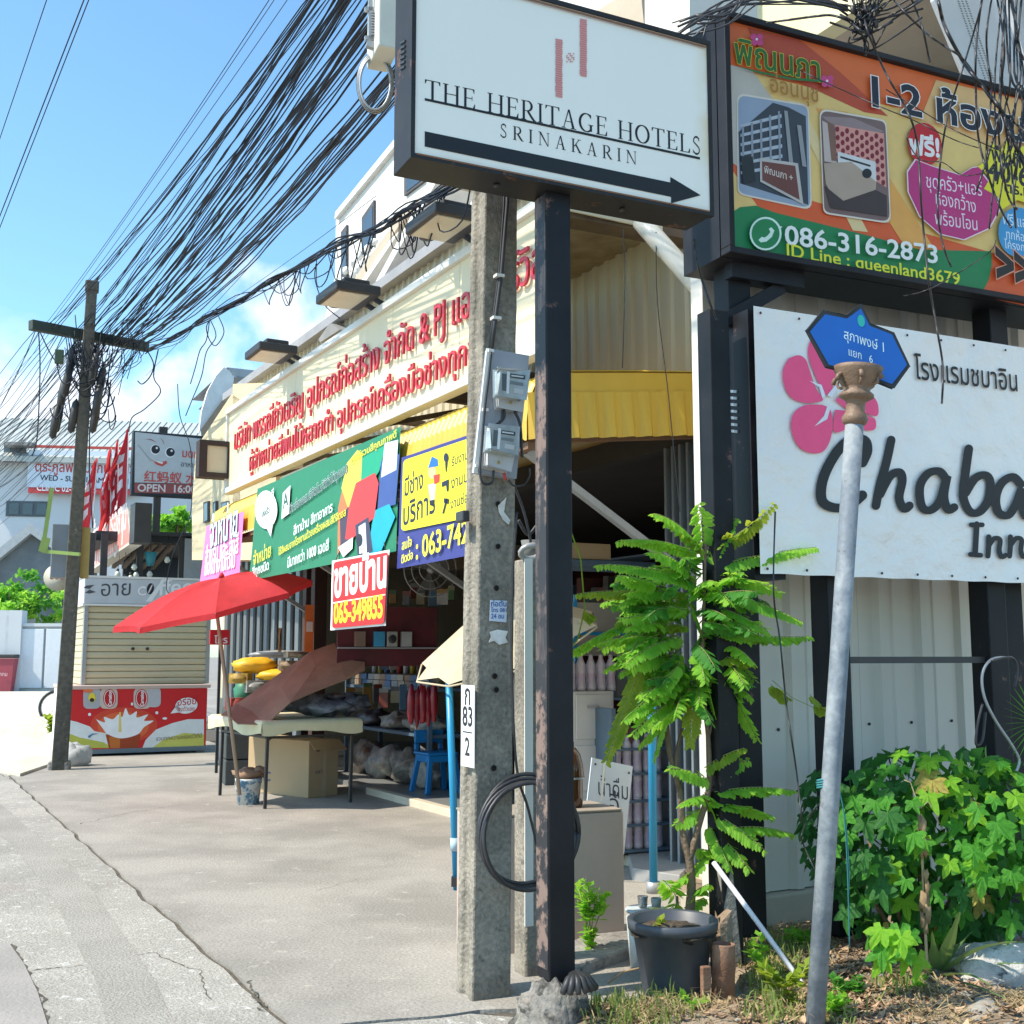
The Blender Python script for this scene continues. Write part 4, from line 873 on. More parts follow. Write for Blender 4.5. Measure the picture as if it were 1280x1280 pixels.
# white perforated cover hanging down behind the cables
q = AT(1200, 60, 6.3); Fp = Fr(q.x, q.y, 0, 25)
alu = mat('aluminium_cover', (.68, .70, .72), (.58, .60, .62), .4, 3, metal=.25)
t = thing('metal_cover', 'slanted white perforated metal cover behind the hanging cables, top right corner', 'metal cover', Fp)
L_ = [Fp.hit(*p) for p in [(1163, -60), (1168, 0), (1222, 130), (1380, 150), (1380, -60)]]
part('cover', MB().prism([(p.x, p.z) for p in L_], 0, .03), alu, t)
L_ = [Fp.hit(*p) for p in [(1240, -60), (1250, 0), (1285, 120), (1292, 120), (1262, 0), (1258, -60)]]
part('fold', MB().prism([(p.x, p.z) for p in L_], -.05, -.002), alu, t)
mb = MB()
for r_ in range(3):
    for i in range(42):
        u = i / 42; p = Fp.hit(1195 + r_ * 5 + 45 * u, -8 + 130 * u, -.004); mb.box(p.x - .006, p.x + .006, -.004, -.001, p.z - .0025, p.z + .0025)
part('perforation', mb, greyr, t, kind='stuff')

# ================================================================== COFFEE KIOSK
q = AT(103, 860, 15.6); K = Fr(q.x, q.y, 0, 27)
t = thing('coffee_kiosk', 'closed beige shuttered coffee kiosk with red milk advertisement below, standing on the apron', 'kiosk', K)
h = lambda px, py, y=0: K.hit(px, py, y)
x0 = 0; x1 = h(262, 757).x; zc = h(97, 856).z; zs = h(103, 757).z; zt = h(103, 722).z; D = 1.05
shm = mat('kiosk_shutter', (.56, .50, .33), (.50, .44, .29), .55, 2); kw = mat('kiosk_white', (.74, .74, .72), (.66, .66, .64), .5, 2)
part('body', MB().box(x0 + .02, x1 - .02, .06, D, zc, zs), dark, t)
part('side_wall', MB().box(x0 - .01, x0 + .02, .05, D, zc, zs), shm, t)
n = 12
for i in range(n):
    za = zc + (zs - zc) * i / n; zb_ = zc + (zs - zc) * (i + 1) / n
    mb = MB(); V = []
    for (yy, z) in ((.022, za + .001), (.006, za + .008), (-.002, za + (zb_ - za) * .5), (.004, zb_ - .010), (.022, zb_ - .001)): V += [(x0 + .03, yy, z), (x1 - .03, yy, z)]
    mb.add(V, [(2 * k, 2 * k + 1, 2 * k + 3, 2 * k + 2) for k in range(4)]); part('shutter_slat', mb, shm, t)
for i in range(n):
    za = zc + (zs - zc) * i / n; part('side_slat', MB().box(x0 - .022, x0 - .011, .07, D - .05, za + .01, za + (zs - zc) / n - .01), shm, t)
part('corner_post', MB().box(x0 - .02, x0 + .03, -.02, .05, zc, zs), galv, t); part('corner_post', MB().box(x1 - .03, x1 + .02, -.02, .05, zc, zs), galv, t)
for px in (166, 184): p = h(px, 811, -.01); part('lock', MB().lathe([(.022, 0), (.022, .02), (.01, .03)], (p.x, -.008, p.z), 10, (0, -1, 0)), blk, t)
hd = ink(196, 202, 208)
part('header', MB().box(x0 - .04, x1 + .03, -.05, D + .02, zs + .03, zt), hd, t, bev=.01)
part('header_trim', MB().box(x0 - .05, x1 + .04, -.06, D + .03, zs, zs + .028), kw, t); part('header_trim', MB().box(x0 - .05, x1 + .04, -.06, D + .03, zt, zt + .03), kw, t)
sg = Sign(K, t, -.052)
sg.text([('อาย', (126, 745), (163, 744), 1.1)], (70, 74, 80), .0); sg.text([('C', (172, 744), (182, 744), 1.0), ('ffee', (198, 744), (240, 742), 1.0)], (240, 242, 244), .03)
sg.poly([pell(188, 736, 4.5, 7, tilt=10)], (30, 30, 32)); sg.poly([pell(188, 736, 1, 6.5, 8, tilt=25)], (220, 220, 225)); sg.poly([[(104, 735), (112, 736), (118, 731), (108, 732)], [(106, 741), (112, 737), (120, 740), (112, 742)]], (80, 84, 92))
sg.poly([[(182, 752), (205, 722), (208, 723), (190, 752)]], (235, 238, 240))
# counter
cx0 = h(80, 900, -.28).x; cx1 = h(258, 900, -.28).x; ztop = h(82, 862, -.28).z; zbot = h(80, 938, -.28).z
part('counter', MB().box(cx0 + .01, cx1 - .01, -.27, D, zbot, ztop), kw, t)
part('counter_top', MB().box(cx0 - .02, cx1 + .04, -.31, D, ztop, ztop + .05), mat('counter_pinkish', (.58, .42, .36), (.5, .4, .35), .4, 3), t, bev=.008)
part('counter_rail', MB().box(cx0, cx1, -.29, D, zbot - .06, zbot), mat('rail_blue_grey', (.16, .21, .24), (.12, .16, .19)), t)
part('front_panel', MB().box(cx0, cx1, -.285, -.272, zbot, ztop - .004), ink(208, 30, 34), t)
part('side_panel', MB().box(cx0 - .004, cx0 + .009, -.26, D, zbot, ztop), mat('side_white', (.78, .78, .78)), t)
sg = Sign(K, t, -.286)
wvy = (226, 232, 232)
sg.poly([pell(155, 906, 42, 22)], (214, 70, 44)); sg.poly([pell(154, 908, 32, 18)], (224, 104, 56))
sg.poly([(81, 899), (95, 902), (112, 908), (118, 914), (135, 917), (145, 935), (81, 935)], wvy); sg.poly([(255, 899), (235, 899), (215, 904), (195, 912), (182, 925), (178, 935), (255, 935)], wvy)
sg.poly([(81, 915), (100, 922), (130, 928), (140, 935), (81, 935)], (186, 190, 80)); sg.poly([(255, 918), (230, 916), (205, 924), (190, 935), (255, 935)], (206, 208, 100))
sg.poly([(132, 918), (176, 918), (172, 935), (136, 935)], (160, 62, 20)); sg.poly([(136, 921), (150, 920), (150, 935), (138, 935)], (196, 110, 40))
sp_ = [(120, 899), (131, 903), (130, 896), (141, 899), (148, 893), (153, 896), (157, 885), (162, 894), (171, 889), (171, 897), (185, 893), (180, 901), (192, 901), (180, 909), (172, 918), (152, 923), (135, 918), (128, 910)]; sg.poly([tuple(v) for v in smooth_line(sp_ + [sp_[0]], 4)][:-1], (240, 243, 244)); sg.poly([pell(196, 891, 2, 2, 8), pell(112, 893, 2, 2, 8), pell(165, 880, 1.6, 2, 8), pell(206, 898, 3, 1.6, 8)], (240, 243, 244))
sg.poly([(149, 890), (151, 890), (152, 915), (148, 915)], (230, 210, 120))
for (cx, cy, col, rx, ry) in ((115, 873, (176, 176, 180), 11, 13), (136, 873, (204, 190, 176), 11, 13), (178, 873, (204, 190, 180), 11, 13), (193, 872, (190, 190, 194), 8, 12)): sg.poly([prrect([(cx - rx, cy - ry), (cx + rx, cy - ry), (cx + rx, cy + ry), (cx - rx, cy + ry)], .3)], col)
for cx in (137, 177):
    sg.poly([pell(cx, 873, 8, 11.5)], (190, 20, 30)); sg.poly([pell(cx, 873, 7, 10.5)], (240, 240, 240)); sg.poly([pell(cx, 873, 6.2, 9.7)], (190, 20, 30))
    mb = MB(); ptext(mb, K, sg.lay(), 'Carnation', (cx + 2.5, 882), (cx + 2.5, 864), 1.3, .05, turn=True); part('lettering', mb, ink(245, 245, 245), t, kind='stuff')
sg.poly([pell(115, 872, 4.5, 6)], (236, 214, 60)); sg.poly([pell(115, 875, 3, 2.5)], (40, 40, 30)); sg.poly([pell(110, 863, 6, 3)], (235, 120, 60))
sg.poly([pell(233, 882, 14, 10, tilt=-10), [(213, 892), (222, 880), (228, 890)]], (238, 238, 238)); sg.text([('อร่อย', (222, 882), (245, 880), 1.2), ('ลงตัวเลย', (222, 889), (243, 888), 1.2)], (190, 30, 40), .02)
sg.text([('รวมทุกความอร่อยไว้ที่นี่', (195, 926), (252, 922), 1.1)], (120, 100, 90), .0); sg.poly([[(110, 920), (116, 917), (124, 917), (116, 918.5), (111, 923)]], (60, 120, 160))
for x in (cx0 + .1, cx1 - .05):
    for y in (-.15, D - .1):
        l_ = part('leg', MB().box(x - .025, x + .025, y - .025, y + .025, .05, zbot), galv, t); link('foot', MB().box(x - .06, x + .06, y - .05, y + .05, 0, .05), galv, l_)
part('wheel', MB().lathe([(.0, -.03), (.12, -.03), (.12, .03), (.0, .03)], (x1 - .5, .5, .12), 16, (1, 0, 0)), blk, t)
part('axle_box', MB().box(x0 + .2, x1 - .1, .3, .9, .12, zbot - .06), dark, t)
# bag and stone under its left end
solo('plastic_bag', MB().blob((0, 0, .1), (.2, .15, .16), 6, .35, 3, 16, flat=-.1), mat('bag_pale', (.60, .62, .60), (.48, .5, .5), .4, 9, transl=(.6, .62, .6, .3)), Fr(*P(G(92, 957)), 0, 0), 'pale plastic bag lying under the left end of the kiosk', 'bag')
solo('concrete_block', MB().box(-.12, .12, -.08, .08, -.02, .1), stone, Fr(*P(G(74, 962)), 0, 12), 'small grey concrete block at the foot of the far utility pole', 'block', bev=.02)
# red little box behind kiosk at the shutter
q = AT(275, 795, 13.2); Fb = Fr(q.x, q.y, 0, 27); t = thing('small_sign', 'small red sign with white letters between the kiosk and the grey shutters', 'sign', Fb)
L_ = [Fb.hit(263, 787), Fb.hit(287, 787), Fb.hit(287, 806)]; part('board', MB().box(L_[0].x, L_[1].x, 0, .03, L_[2].z, L_[0].z), ink(214, 22, 34), t)
sg = Sign(Fb, t, -.001); sg.text([('โทร', (268, 804), (284, 804), 1.0)], (240, 235, 235), .04); part('stake', MB().box(.0, .03, .035, .06, 0, L_[0].z), blk, t)

# ================================================================== FAR STREET
far_w = mat('far_white_wall', (.62, .63, .64), (.54, .55, .56), .8, .3, .4)
roofm = mat('metal_roof_pale', (.46, .48, .44), (.40, .42, .39), .5, .4)
q = AT(90, 700, 62); FA = Fr(q.x, q.y, 0, 8)
def PX(fr, x0, x1, y0, y1, yy=0): a = fr.hit(x0, y0, yy); b = fr.hit(x1, y1, yy); return a.x, b.x, b.z, a.z
t = thing('white_hall', 'large white hall with ribbed metal roof and wide clinic sign, far left', 'building', FA)
a, b, c, d = PX(FA, -60, 226, 572, 862); part('wall', MB().box(a, b, 0, 10, -.4, d), far_w, t)
a, b, c, d = PX(FA, -60, 250, 526, 578); part('roof', MB().add([(a, -.8, c), (b, -.8, c), (b, 9, d + 2), (a, 9, d + 2), (a, -.8, c - .3), (b, -.8, c - .3)], [(0, 1, 2, 3), (4, 5, 1, 0)]), roofm, t)
for i in range(34):
    x = a + (b - a) * (i + .5) / 34; part('roof_rib', MB().bar((x, -.82, c), (x, 9, d + 2.04), .045), roofm, t)
a, b, c, d = PX(FA, 36, 172, 562, 612, -.5); part('sign_board', MB().box(a, b, -.5, -.3, c, d), ink(214, 222, 232), t)
sg = Sign(FA, t, -.502, .004); sg.text([('ตระกูลฟาร์มรักษาสัตว์', (44, 589), (168, 592), 1.25)], (196, 70, 62), .03); sg.text([('WED - SUN  10AM - 20PM', (50, 600), (160, 605), 1.0)], (60, 64, 72), .04)
a, b, c, d = PX(FA, 36, 172, 556, 562, -.5); part('sign_band', MB().box(a, b, -.52, -.3, c, d), ink(190, 70, 60), t)
a, b, c, d = PX(FA, 36, 172, 600, 612, -.5); part('sign_band', MB().box(a, b, -.52, -.49, c - .3, c + .02), ink(190, 60, 60), t); sg.y = -.53; sg.text([('CLINIC 02-3492855', (46, 613), (120, 616), 1.2)], (240, 240, 240), .03)
for (x0_, x1_, y0_, y1_) in ((8, 59, 626, 646), (5, 32, 556, 578)):
    a, b, c, d = PX(FA, x0_, x1_, y0_, y1_, -.05); w = part('window', MB().box(a, b, -.05, -.002, c, d), mat('far_frame', (.10, .12, .13)), t)
    for k in range(3): link('pane', MB().box(a + .15 + k * (b - a) / 3, a + (k + 1) * (b - a) / 3 - .05, -.08, -.052, c + .1, d - .1), wing, w)
part('awning', MB().box(FA.hit(5, 560, -1).x, FA.hit(40, 560, -1).x, -1, -.06, FA.hit(5, 560).z, FA.hit(5, 556).z), greyr, t)
q = AT(40, 760, 52); FG = Fr(q.x, q.y, 0, 8)
t = thing('gabled_house', 'stained grey gabled house front behind the trees at the far left', 'house', FG)
grym = mat('stained_plaster', (.22, .23, .24), (.13, .14, .15), .9, .35, .9)
L_ = [FG.hit(*p) for p in [(-60, 745), (41, 664), (92, 700), (92, 862), (-60, 862)]]; part('wall', MB().prism([(p.x, p.z) for p in L_], 0, 5), grym, t)
L_ = [FG.hit(*p) for p in [(-60, 738), (40, 655), (98, 702), (98, 708), (41, 668), (-60, 750)]]; part('roof', MB().prism([(p.x, p.z) for p in L_], -.4, 5), mat('roof_pale', (.45, .47, .48), (.35, .37, .38), .8), t)
for x0_ in (38, 52, 66):
    a, b, c, d = PX(FG, x0_, x0_ + 12, 734, 757, -.1); w = part('window', MB().box(a, b, -.1, -.002, c, d), mat('far_frame', None), t); link('pane', MB().box(a + .06, b - .06, -.13, -.102, c + .06, d - .06), wing, w)
q = AT(40, 820, 44); FH = Fr(q.x, q.y, 0, 6)
t = thing('gate_wall', 'white boundary wall with a large white panelled gate, far end of the street', 'gate', FH)
a, b, c, d = PX(FH, -60, 96, 783, 866); part('wall', MB().box(a, b, .1, .4, -.4, d), far_w, t)
a2, b2, c, d2 = PX(FH, 22, 88, 786, 860); wmw = mat('gate_white', (.70, .72, .74), (.64, .66, .68), .5)
for k in range(2):
    w0 = a2 + (b2 - a2) * k / 2; part('gate_panel', MB().box(w0 + .04, w0 + (b2 - a2) / 2 - .04, -.02, .06, .1, d2), wmw, t, bev=.02)
for x0_, x1_ in ((-6, 8), (10, 24)):
    a, b, c, d = PX(FH, x0_, x1_, 763, 866); part('gate_post', MB().box(a, b, -.15, .5, -.4, d), far_w, t)
part('coping', MB().box(a2 - .5, b2 + .4, -.03, .45, FH.hit(0, 783).z, FH.hit(0, 779).z), far_w, t)
q = G(5, 864); FB = Fr(q.x, q.y, 0, 5)
t = thing('waste_bin', 'faded red waste bin with black lid at the left edge, before the white gate', 'bin', FB)
binr = mat('bin_red', (.42, .07, .09), (.34, .06, .08), .6, 3)
part('body', MB().add([(x * k, y * k * .8, z) for z, k in ((0, .32), (1.22, .43)) for x, y in ((-1, -1), (1, -1), (1, 1), (-1, 1))], [(0, 1, 5, 4), (1, 2, 6, 5), (2, 3, 7, 6), (3, 0, 4, 7), (4, 5, 6, 7), (3, 2, 1, 0)]), binr, t, bev=.02)
part('lid', MB().box(-.46, .46, -.4, .38, 1.23, 1.36), blk, t, bev=.03); part('rim', MB().box(-.45, .45, -.38, .36, 1.19, 1.229), mat('bin_pink', (.6, .25, .24)), t)
sg = Sign(FB, t, -.352); sg.text([('กทม', (-1, 845), (9, 845), 1.2)], (230, 190, 190), .02)

# ------- cream building with a white barrel front
q = S.w(-14, -.6); FC = Fr(q.x, q.y, 0, -61)
t = thing('barrel_roof_building', 'cream building with a curved white roof end, just left of the red lettered fascia', 'building', FC)
crm = mat('cream_wall', (.66, .56, .36), (.58, .48, .30), .7, 1)
Z = lambda px, py, y=0: FC.hit(px, py, y)
Lw = [FC.hit(*p) for p in [(240, 700), (240, 628), (245, 560), (290, 492), (300, 500), (300, 700)]]
part('wall', MB().prism([(p.x, p.z) for p in Lw], 0, 4), crm, t)
part('end_wall', pw(MB(), FC, [(291, 480), (345, 478), (345, 700), (291, 700)], 0, .3), crm, t)
qd = AT(270, 500, 20.0); FD = Fr(qd.x, qd.y, 0, 27)
Lr = [FD.hit(*p) for p in [(249, 540), (252, 515), (260, 488), (270, 470), (280, 459), (293, 467), (291, 486), (270, 520)]]
part('roof_end', MB().add([tuple(FC.l(FD.w(p.x, yy, p.z))) for yy in (0, .12) for p in Lr], [tuple(range(7, -1, -1)), tuple(range(8, 16))] + [(i, (i + 1) % 8, (i + 1) % 8 + 8, i + 8) for i in range(8)]), mat('roof_end_white', (.80, .80, .78)), t)
Lr = [FD.hit(*p) for p in [(284, 459), (345, 466), (345, 480), (293, 472)]]
part('roof_sheet', MB().add([tuple(FC.l(FD.w(p.x, 0, p.z))) for p in Lr] + [tuple(FC.l(FD.w(p.x, 3, p.z))) for p in Lr], [(0, 1, 2, 3), (0, 4, 5, 1), (3, 2, 6, 7)]), galv, t)
Lr = [FD.hit(*p) for p in [(250, 538), (291, 482), (292, 496), (252, 556)]]
part('painted_shadow_band', MB().add([tuple(FC.l(FD.w(p.x, -.05, p.z))) for p in Lr], [(0, 1, 2, 3)]), mat('band_brown', (.38, .27, .18)), t)  # shadow below the roof end, put in as a brown strip
Lr = [FD.hit(*p) for p in [(296, 470), (332, 478), (300, 512), (296, 512)]]
part('gable_opening', MB().add([tuple(FC.l(FD.w(p.x, -.02, p.z))) for p in Lr], [(0, 1, 2, 3)]), greyr, t)
for k, (x0_, x1_) in enumerate(((254, 260), (266, 270), (276, 284))):
    w = part('window', pw(MB(), FC, [(x0_, 628), (x1_, 626), (x1_, 652), (x0_, 654)], -.03, -.002), mat('window_frame_dark', None), t); link('pane', pw(MB(), FC, [(x0_ + 1, 630), (x1_ - 1, 628), (x1_ - 1, 650), (x0_ + 1, 652)], -.04, -.031), wing, w)

# ------- restaurant with the face sign
q = AT(170, 720, 17.8); FR = Fr(q.x, q.y, 0, 24)
h = lambda px, py, y=0: FR.hit(px, py, y)
t = thing('restaurant', 'dark open roofed restaurant front between the far pole and the pink banner', 'restaurant', FR)
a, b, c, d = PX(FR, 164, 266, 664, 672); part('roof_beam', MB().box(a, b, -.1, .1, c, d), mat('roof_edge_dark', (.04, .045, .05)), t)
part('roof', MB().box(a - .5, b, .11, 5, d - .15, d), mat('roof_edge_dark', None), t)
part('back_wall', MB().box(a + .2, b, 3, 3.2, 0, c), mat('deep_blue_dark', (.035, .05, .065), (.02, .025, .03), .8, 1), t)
a2, b2, c2_, d2 = PX(FR, 231, 258, 673, 728); part('side_panel', MB().box(a2, b2, -.02, .1, 0, d2), mat('panel_grey', (.36, .38, .39)), t)
for px in (114, 130, 175, 228): x = h(px, 700).x; part('post', MB().box(x - .05, x + .05, 0, .1, 0, c), blk, t)
for i in range(5): part('rafter', MB().bar((h(175 + i * 11, 676).x, .2, c - .1), (h(165 + i * 14, 676).x, 2.9, c - .3), .06), rustw, t)
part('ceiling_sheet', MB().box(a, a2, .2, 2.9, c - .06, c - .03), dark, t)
for i, (px, py) in enumerate([(147, 718), (163, 723), (168, 709), (170, 719), (187, 718), (209, 700), (156, 726)]):
    p = h(px, py, -.05); tt = thing('light_bulb', 'small round white bulb hanging in the restaurant opening above the kiosk', 'light bulb', FR.sub(p.x, p.y, p.z), 'bulbs strung in the restaurant opening')
    part('globe', MB().lathe([(.0, -.05), (.035, -.035), (.045, 0), (.03, .035), (.018, .05)], (0, 0, 0), 10), mat('bulb', (.72, .72, .62), None, .2), tt); part('socket', MB().lathe([(.02, .05), (.02, .09)], (0, 0, 0), 8), blk, tt); part('wire', MB().tube([(0, 0, .09), (.02, 0, .2), (0, .05, .45)], .005, 4), blk, tt)
tt = thing('hanging_ornament', 'turquoise cup shaped ornament hanging under the restaurant roof', 'ornament', FR.sub(*h(188, 700)))
part('cup', MB().lathe([(.0, -.1), (.05, -.09), (.10, .12), (.0, .12)], (0, 0, 0), 10), mat('turquoise', (.05, .30, .36)), tt); part('string', MB().tube([(0, 0, .1), (0, 0, .45)], .005, 4), blk, tt)
# slanted red and white sign board of the restaurant
q = AT(164, 655, 16.9); FS = Fr(q.x, q.y, 0, -61)
t = thing('restaurant_sign', 'long red and white restaurant board slanting away beside the flags', 'sign', FS)
Lb = [FS.hit(*p) for p in [(113, 667), (160, 634), (164, 679), (110, 716)]]
part('board', MB().prism([(p.x, p.z) for p in Lb], 0, .18), mat('board_edge_cream', (.6, .56, .48)), t)
sg = Sign(FS, t, -.001); Qs = quadmap([(113, 667), (160, 634), (164, 679), (110, 716)]); sg.poly([Qs(.03, .04), Qs(.97, .05), Qs(.97, .93), Qs(.03, .93)], (236, 140, 130)); sg.text([('ร้านอาหารอีสาน', Qs(.08, .55), Qs(.9, .5), 2.2), ('สาขาใหญ่ 1', Qs(.1, .9), Qs(.8, .86), 1.6)], (238, 215, 210), .04)
e = FS.hit(164, 655); e1 = FS.hit(164, 632); e2 = FS.hit(164, 680); part('end_cap', MB().box(e.x + .0, e.x + .35, -.02, .22, e2.z, e1.z), blk, t)
# sign with the smiling face
q = AT(228, 580, 17.4); FF = Fr(q.x, q.y, 0, 25)
t = thing('night_restaurant_sign', 'grey and red restaurant sign with big eyes, smiling lips and opening hours', 'sign', FF)
a, b, c, d = PX(FF, 167, 288, 538, 619); d = FF.hit(167, 538).z; c = FF.hit(168, 618).z
b = FF.hit(306, 600).x
part('box', MB().box(a, b, .0, .2, c, d), mat('face_sign_frame', (.02, .03, .04)), t, bev=.01)
sg = Sign(FF, t, -.001); qq = [(169, 540), (306, 554), (306, 619), (168, 616)]; Qf = quadmap(qq)
sg.poly([Qf(0, 0), Qf(1, 0), Qf(1, .80), Qf(0, .83)], (188, 196, 200)); sg.poly([Qf(0, .84), Qf(1, .81), Qf(1, 1), Qf(0, 1)], (150, 78, 78))
for cx, cy in ((194, 562), (212.5, 565.5)): sg.poly([pell(cx, cy, 6.2, 6.6)], (232, 234, 236)); sg.poly([pell(cx + .6, cy - .3, 5.4, 5.4)], (24, 32, 44)); sg.poly([pell(cx + 2, cy - 2, 1.5, 1.5, 8)], (225, 228, 230))
sg.poly([(187, 572), (193, 577), (200, 578), (208, 576), (209, 579), (203, 583), (196, 581)], (200, 80, 74)); sg.poly([(195, 576), (204, 578), (203, 580), (197, 578)], (235, 235, 235))
sg.poly([[(181, 549), (189, 549), (196, 553), (193, 552), (188, 550)], [(199, 546), (204, 551), (206, 557), (203, 551)]], (150, 90, 90)); sg.poly([[(172, 556), (173, 556), (190, 577), (188, 576)]], (150, 156, 160))
sg.text([('มดแดง', (228, 571), (262, 574), 1.2), ('红蚂蚁 水果', (180, 601), (262, 605), 1.0)], (200, 84, 80), .035); sg.text([('อาหาร', (226, 583), (246, 585), 1.1)], (80, 84, 90), .01)
sg.text([('OPEN  16:00-03:00', (172, 614), (278, 617), 1.0)], (226, 214, 212), .05)
x = FF.hit(197, 640).x; part('pole', MB().box(x - .05, x + .05, .05, .15, FF.hit(197, 667, .1).z, c), blk, t)
part('lamp_bracket', MB().bar((FF.hit(205, 540).x, .1, d), (FF.hit(205, 540).x, .1, d + .1), .12), blk, t)
# flags
flagm = mat('flag_red', (.62, .03, .05), (.5, .03, .05), .6, 3, transl=(.8, .08, .08, .4))
for i, (top, bot, wdt, lab) in enumerate((((161, 533), (157, 628), 9, 'tallest red pennant flag beside the sign with the eyes'), ((148, 548), (147, 640), 7, 'red flag half hidden behind the tallest pennant'), ((122, 573), (112, 660), 9, 'faded red flag nearest the far utility pole'), ((139, 560), (138, 645), 6, 'short red flag between the taller pennants'))):
    a_ = AT(*top, 18.5); b_ = AT(*bot, 18.5); Fq = Fr(b_.x, b_.y, 0, 10); t = thing('flag', lab, 'flag', Fq, 'red flags over the restaurant sign')
    b2 = Fq.l(AT(bot[0], bot[1] + 45, 18.5)); part('flagpole', MB().tube([b2, Fq.l(a_)], .012, 5), whitep, t); z1 = Fq.l(a_).z; z0 = Fq.l(b_).z; xr = Fq.l(a_).x; xl = Fq.l(b_).x
    def ff(u, v):
        z = z0 + (z1 - z0) * v; w_ = wdt * .0128 * (1 - v) ** .55 * 2.6; xb = xl + (xr - xl) * v
        return (xb - w_ * u * (1 - .25 * math.sin(v * 9)), .09 * math.sin(u * 7 + v * 8 + i) * u, z - .35 * u * (1 - v))
    part('cloth', MB().grid(ff, 8, 18), flagm, t)
    mb = MB()
    for k in range(3): mb.grid(lambda u, v: (lambda p: (p[0], p[1] - .02, p[2]))(ff(.25 + u * .45, .25 + .16 * k + v * .10)), 3, 3)
    part('white_mark', mb, ink(235, 220, 220), t, kind='stuff')
# ================================================================== FOREGROUND CONCRETE POLE
polem = mat('pole_concrete', (.30, .27, .22), (.18, .165, .135), .94, 3.0, .95, bump=1.0, bscale=55, grain=.22, gscale=60, spots=(.15, .14, .12), spot_at=.585, spscale=13, spot2=(.22, .20, .17))
q = AT(604, 1100, 4.70); PF = Fr(q.x, q.y, 0, 25)
top = PF.l(AT(620, 255, 4.70)); lx = top.x / top.z; ly = 0
t = thing('concrete_pole', 'grey square concrete pole carrying two electricity meters and a number plate', 'utility pole', PF)
def polesec(mb, w0, w1, z0, z1, n=26):
    V = []; sec = [(-1, -1), (1, -1), (1, 1), (-1, 1), (-1, .45), (-.78, .3), (-.78, -.3), (-1, -.5)]
    for i in range(n + 1):
        z = z0 + (z1 - z0) * i / n; w = w0 + (w1 - w0) * i / n
        for k, (a, b) in enumerate(sec):
            j = .003 * noise.noise(Vector((k * 3.1, z * 9, 1))); V.append((a * (w + j) + lx * z, b * (w + j), z))
    m = len(sec); mb.add(V, [(i * m + k, i * m + (k + 1) % m, (i + 1) * m + (k + 1) % m, (i + 1) * m + k) for i in range(n) for k in range(m)] + [tuple(range(n * m, n * m + m))]); return mb
shaft = part('shaft', polesec(MB(), .082, .066, -.1, 8.0, 60), polem, t, bev=.008)
LFf = PF.sub(-.082, 0, 0, -90)      # frame of the sunlit left side
pf = lambda px, py, y=-.084: PF.hit(px, py, y)
hole = mat('hole_black', (.012, .011, .01), None, 1)
for px, py in ((622, 683), (620, 735), (618, 845), (617, 960), (622, 630), (620, 862)):
    p = pf(px, py, -.0825); part('hole', MB().lathe([(.009, -.0), (.012, .003), (.007, .004), (.0065, -.002)], (p.x, p.y, p.z), 12, (0, -1, 0), cap=False).lathe([(.0065, 0), (.0, .0005)], (p.x, p.y - .0015, p.z), 12, (0, -1, 0), cap=False), [hole], t)
def sheetpx(name, fr, pts, y, m, par, th=.0015, **k):
    L_ = [fr.hit(*p, y) for p in pts]; return part(name, MB().prism([(p.x, p.z) for p in L_], y, y + th), m, par, **k)
paper = mat('paper_white', (.72, .71, .67), (.55, .53, .48), .8, 14, .8)
sheetpx('sticker', PF, [(623, 632), (633, 622), (630, 640), (638, 650), (636, 656), (629, 650), (624, 640)], -.088, paper, t)
s1 = sheetpx('sticker', PF, [(613, 750), (634, 751), (633, 778), (612, 776)], -.088, ink(198, 208, 222), t)
sg = Sign(PF, t, -.089); sg.text([('ท่อตัน', (614, 758), (633, 758), 1.0), ('โทร 081', (614, 765), (633, 765), 1.0), ('24 ชม', (614, 773), (630, 773), 1.1)], (40, 80, 150), .03)
sheetpx('torn_paper', PF, [(612, 790), (622, 787), (635, 789), (632, 797), (635, 803), (624, 806), (618, 801), (611, 803), (614, 796)], -.088, paper, t)
# number plate on the left side
A_ = [LFf.hit(*p, -.004) for p in [(578, 856), (593, 856), (591, 960), (576, 958)]]
x0_ = min(p.x for p in A_); x1_ = max(p.x for p in A_); x1_ = max(x1_, x0_ + .11)
part('number_plate', MB().box(x0_, x1_, -.004, -.001, A_[2].z, A_[0].z), ink(236, 236, 234), t).matrix_local = Matrix.Translation((-.082, 0, 0)) @ Matrix.Rotation(R(-90), 4, 'Z')
plate_frame = LFf
mb = MB(); hgt = A_[0].z - A_[2].z; cw = x1_ - x0_
for tx, zz, ww in (('ก', .76, .38), ('83', .50, .72), ('2', .14, .32)):
    ltext(mb, -.0055, tx, x0_ + cw * (1 - ww) / 2, A_[2].z + hgt * zz, cw * ww, 1.0, .03)
mb.add([(x0_ + cw * .15, -.0055, A_[2].z + hgt * .415), (x1_ - cw * .15, -.0055, A_[2].z + hgt * .415), (x1_ - cw * .15, -.0055, A_[2].z + hgt * .43), (x0_ + cw * .15, -.0055, A_[2].z + hgt * .43)], [(0, 1, 2, 3)])
part('lettering', mb, ink(30, 30, 34), t, kind='stuff').matrix_local = Matrix.Translation((-.082, 0, 0)) @ Matrix.Rotation(R(-90), 4, 'Z')
mb = MB().box(-.112, -.08, -.04, .04, pf(586, 650).z, pf(586, 636).z); part('cable_clamp', mb, blk, t, bev=.006)
cab = mat('cable_black', (.018, .018, .02), (.035, .035, .04), .45, 20)
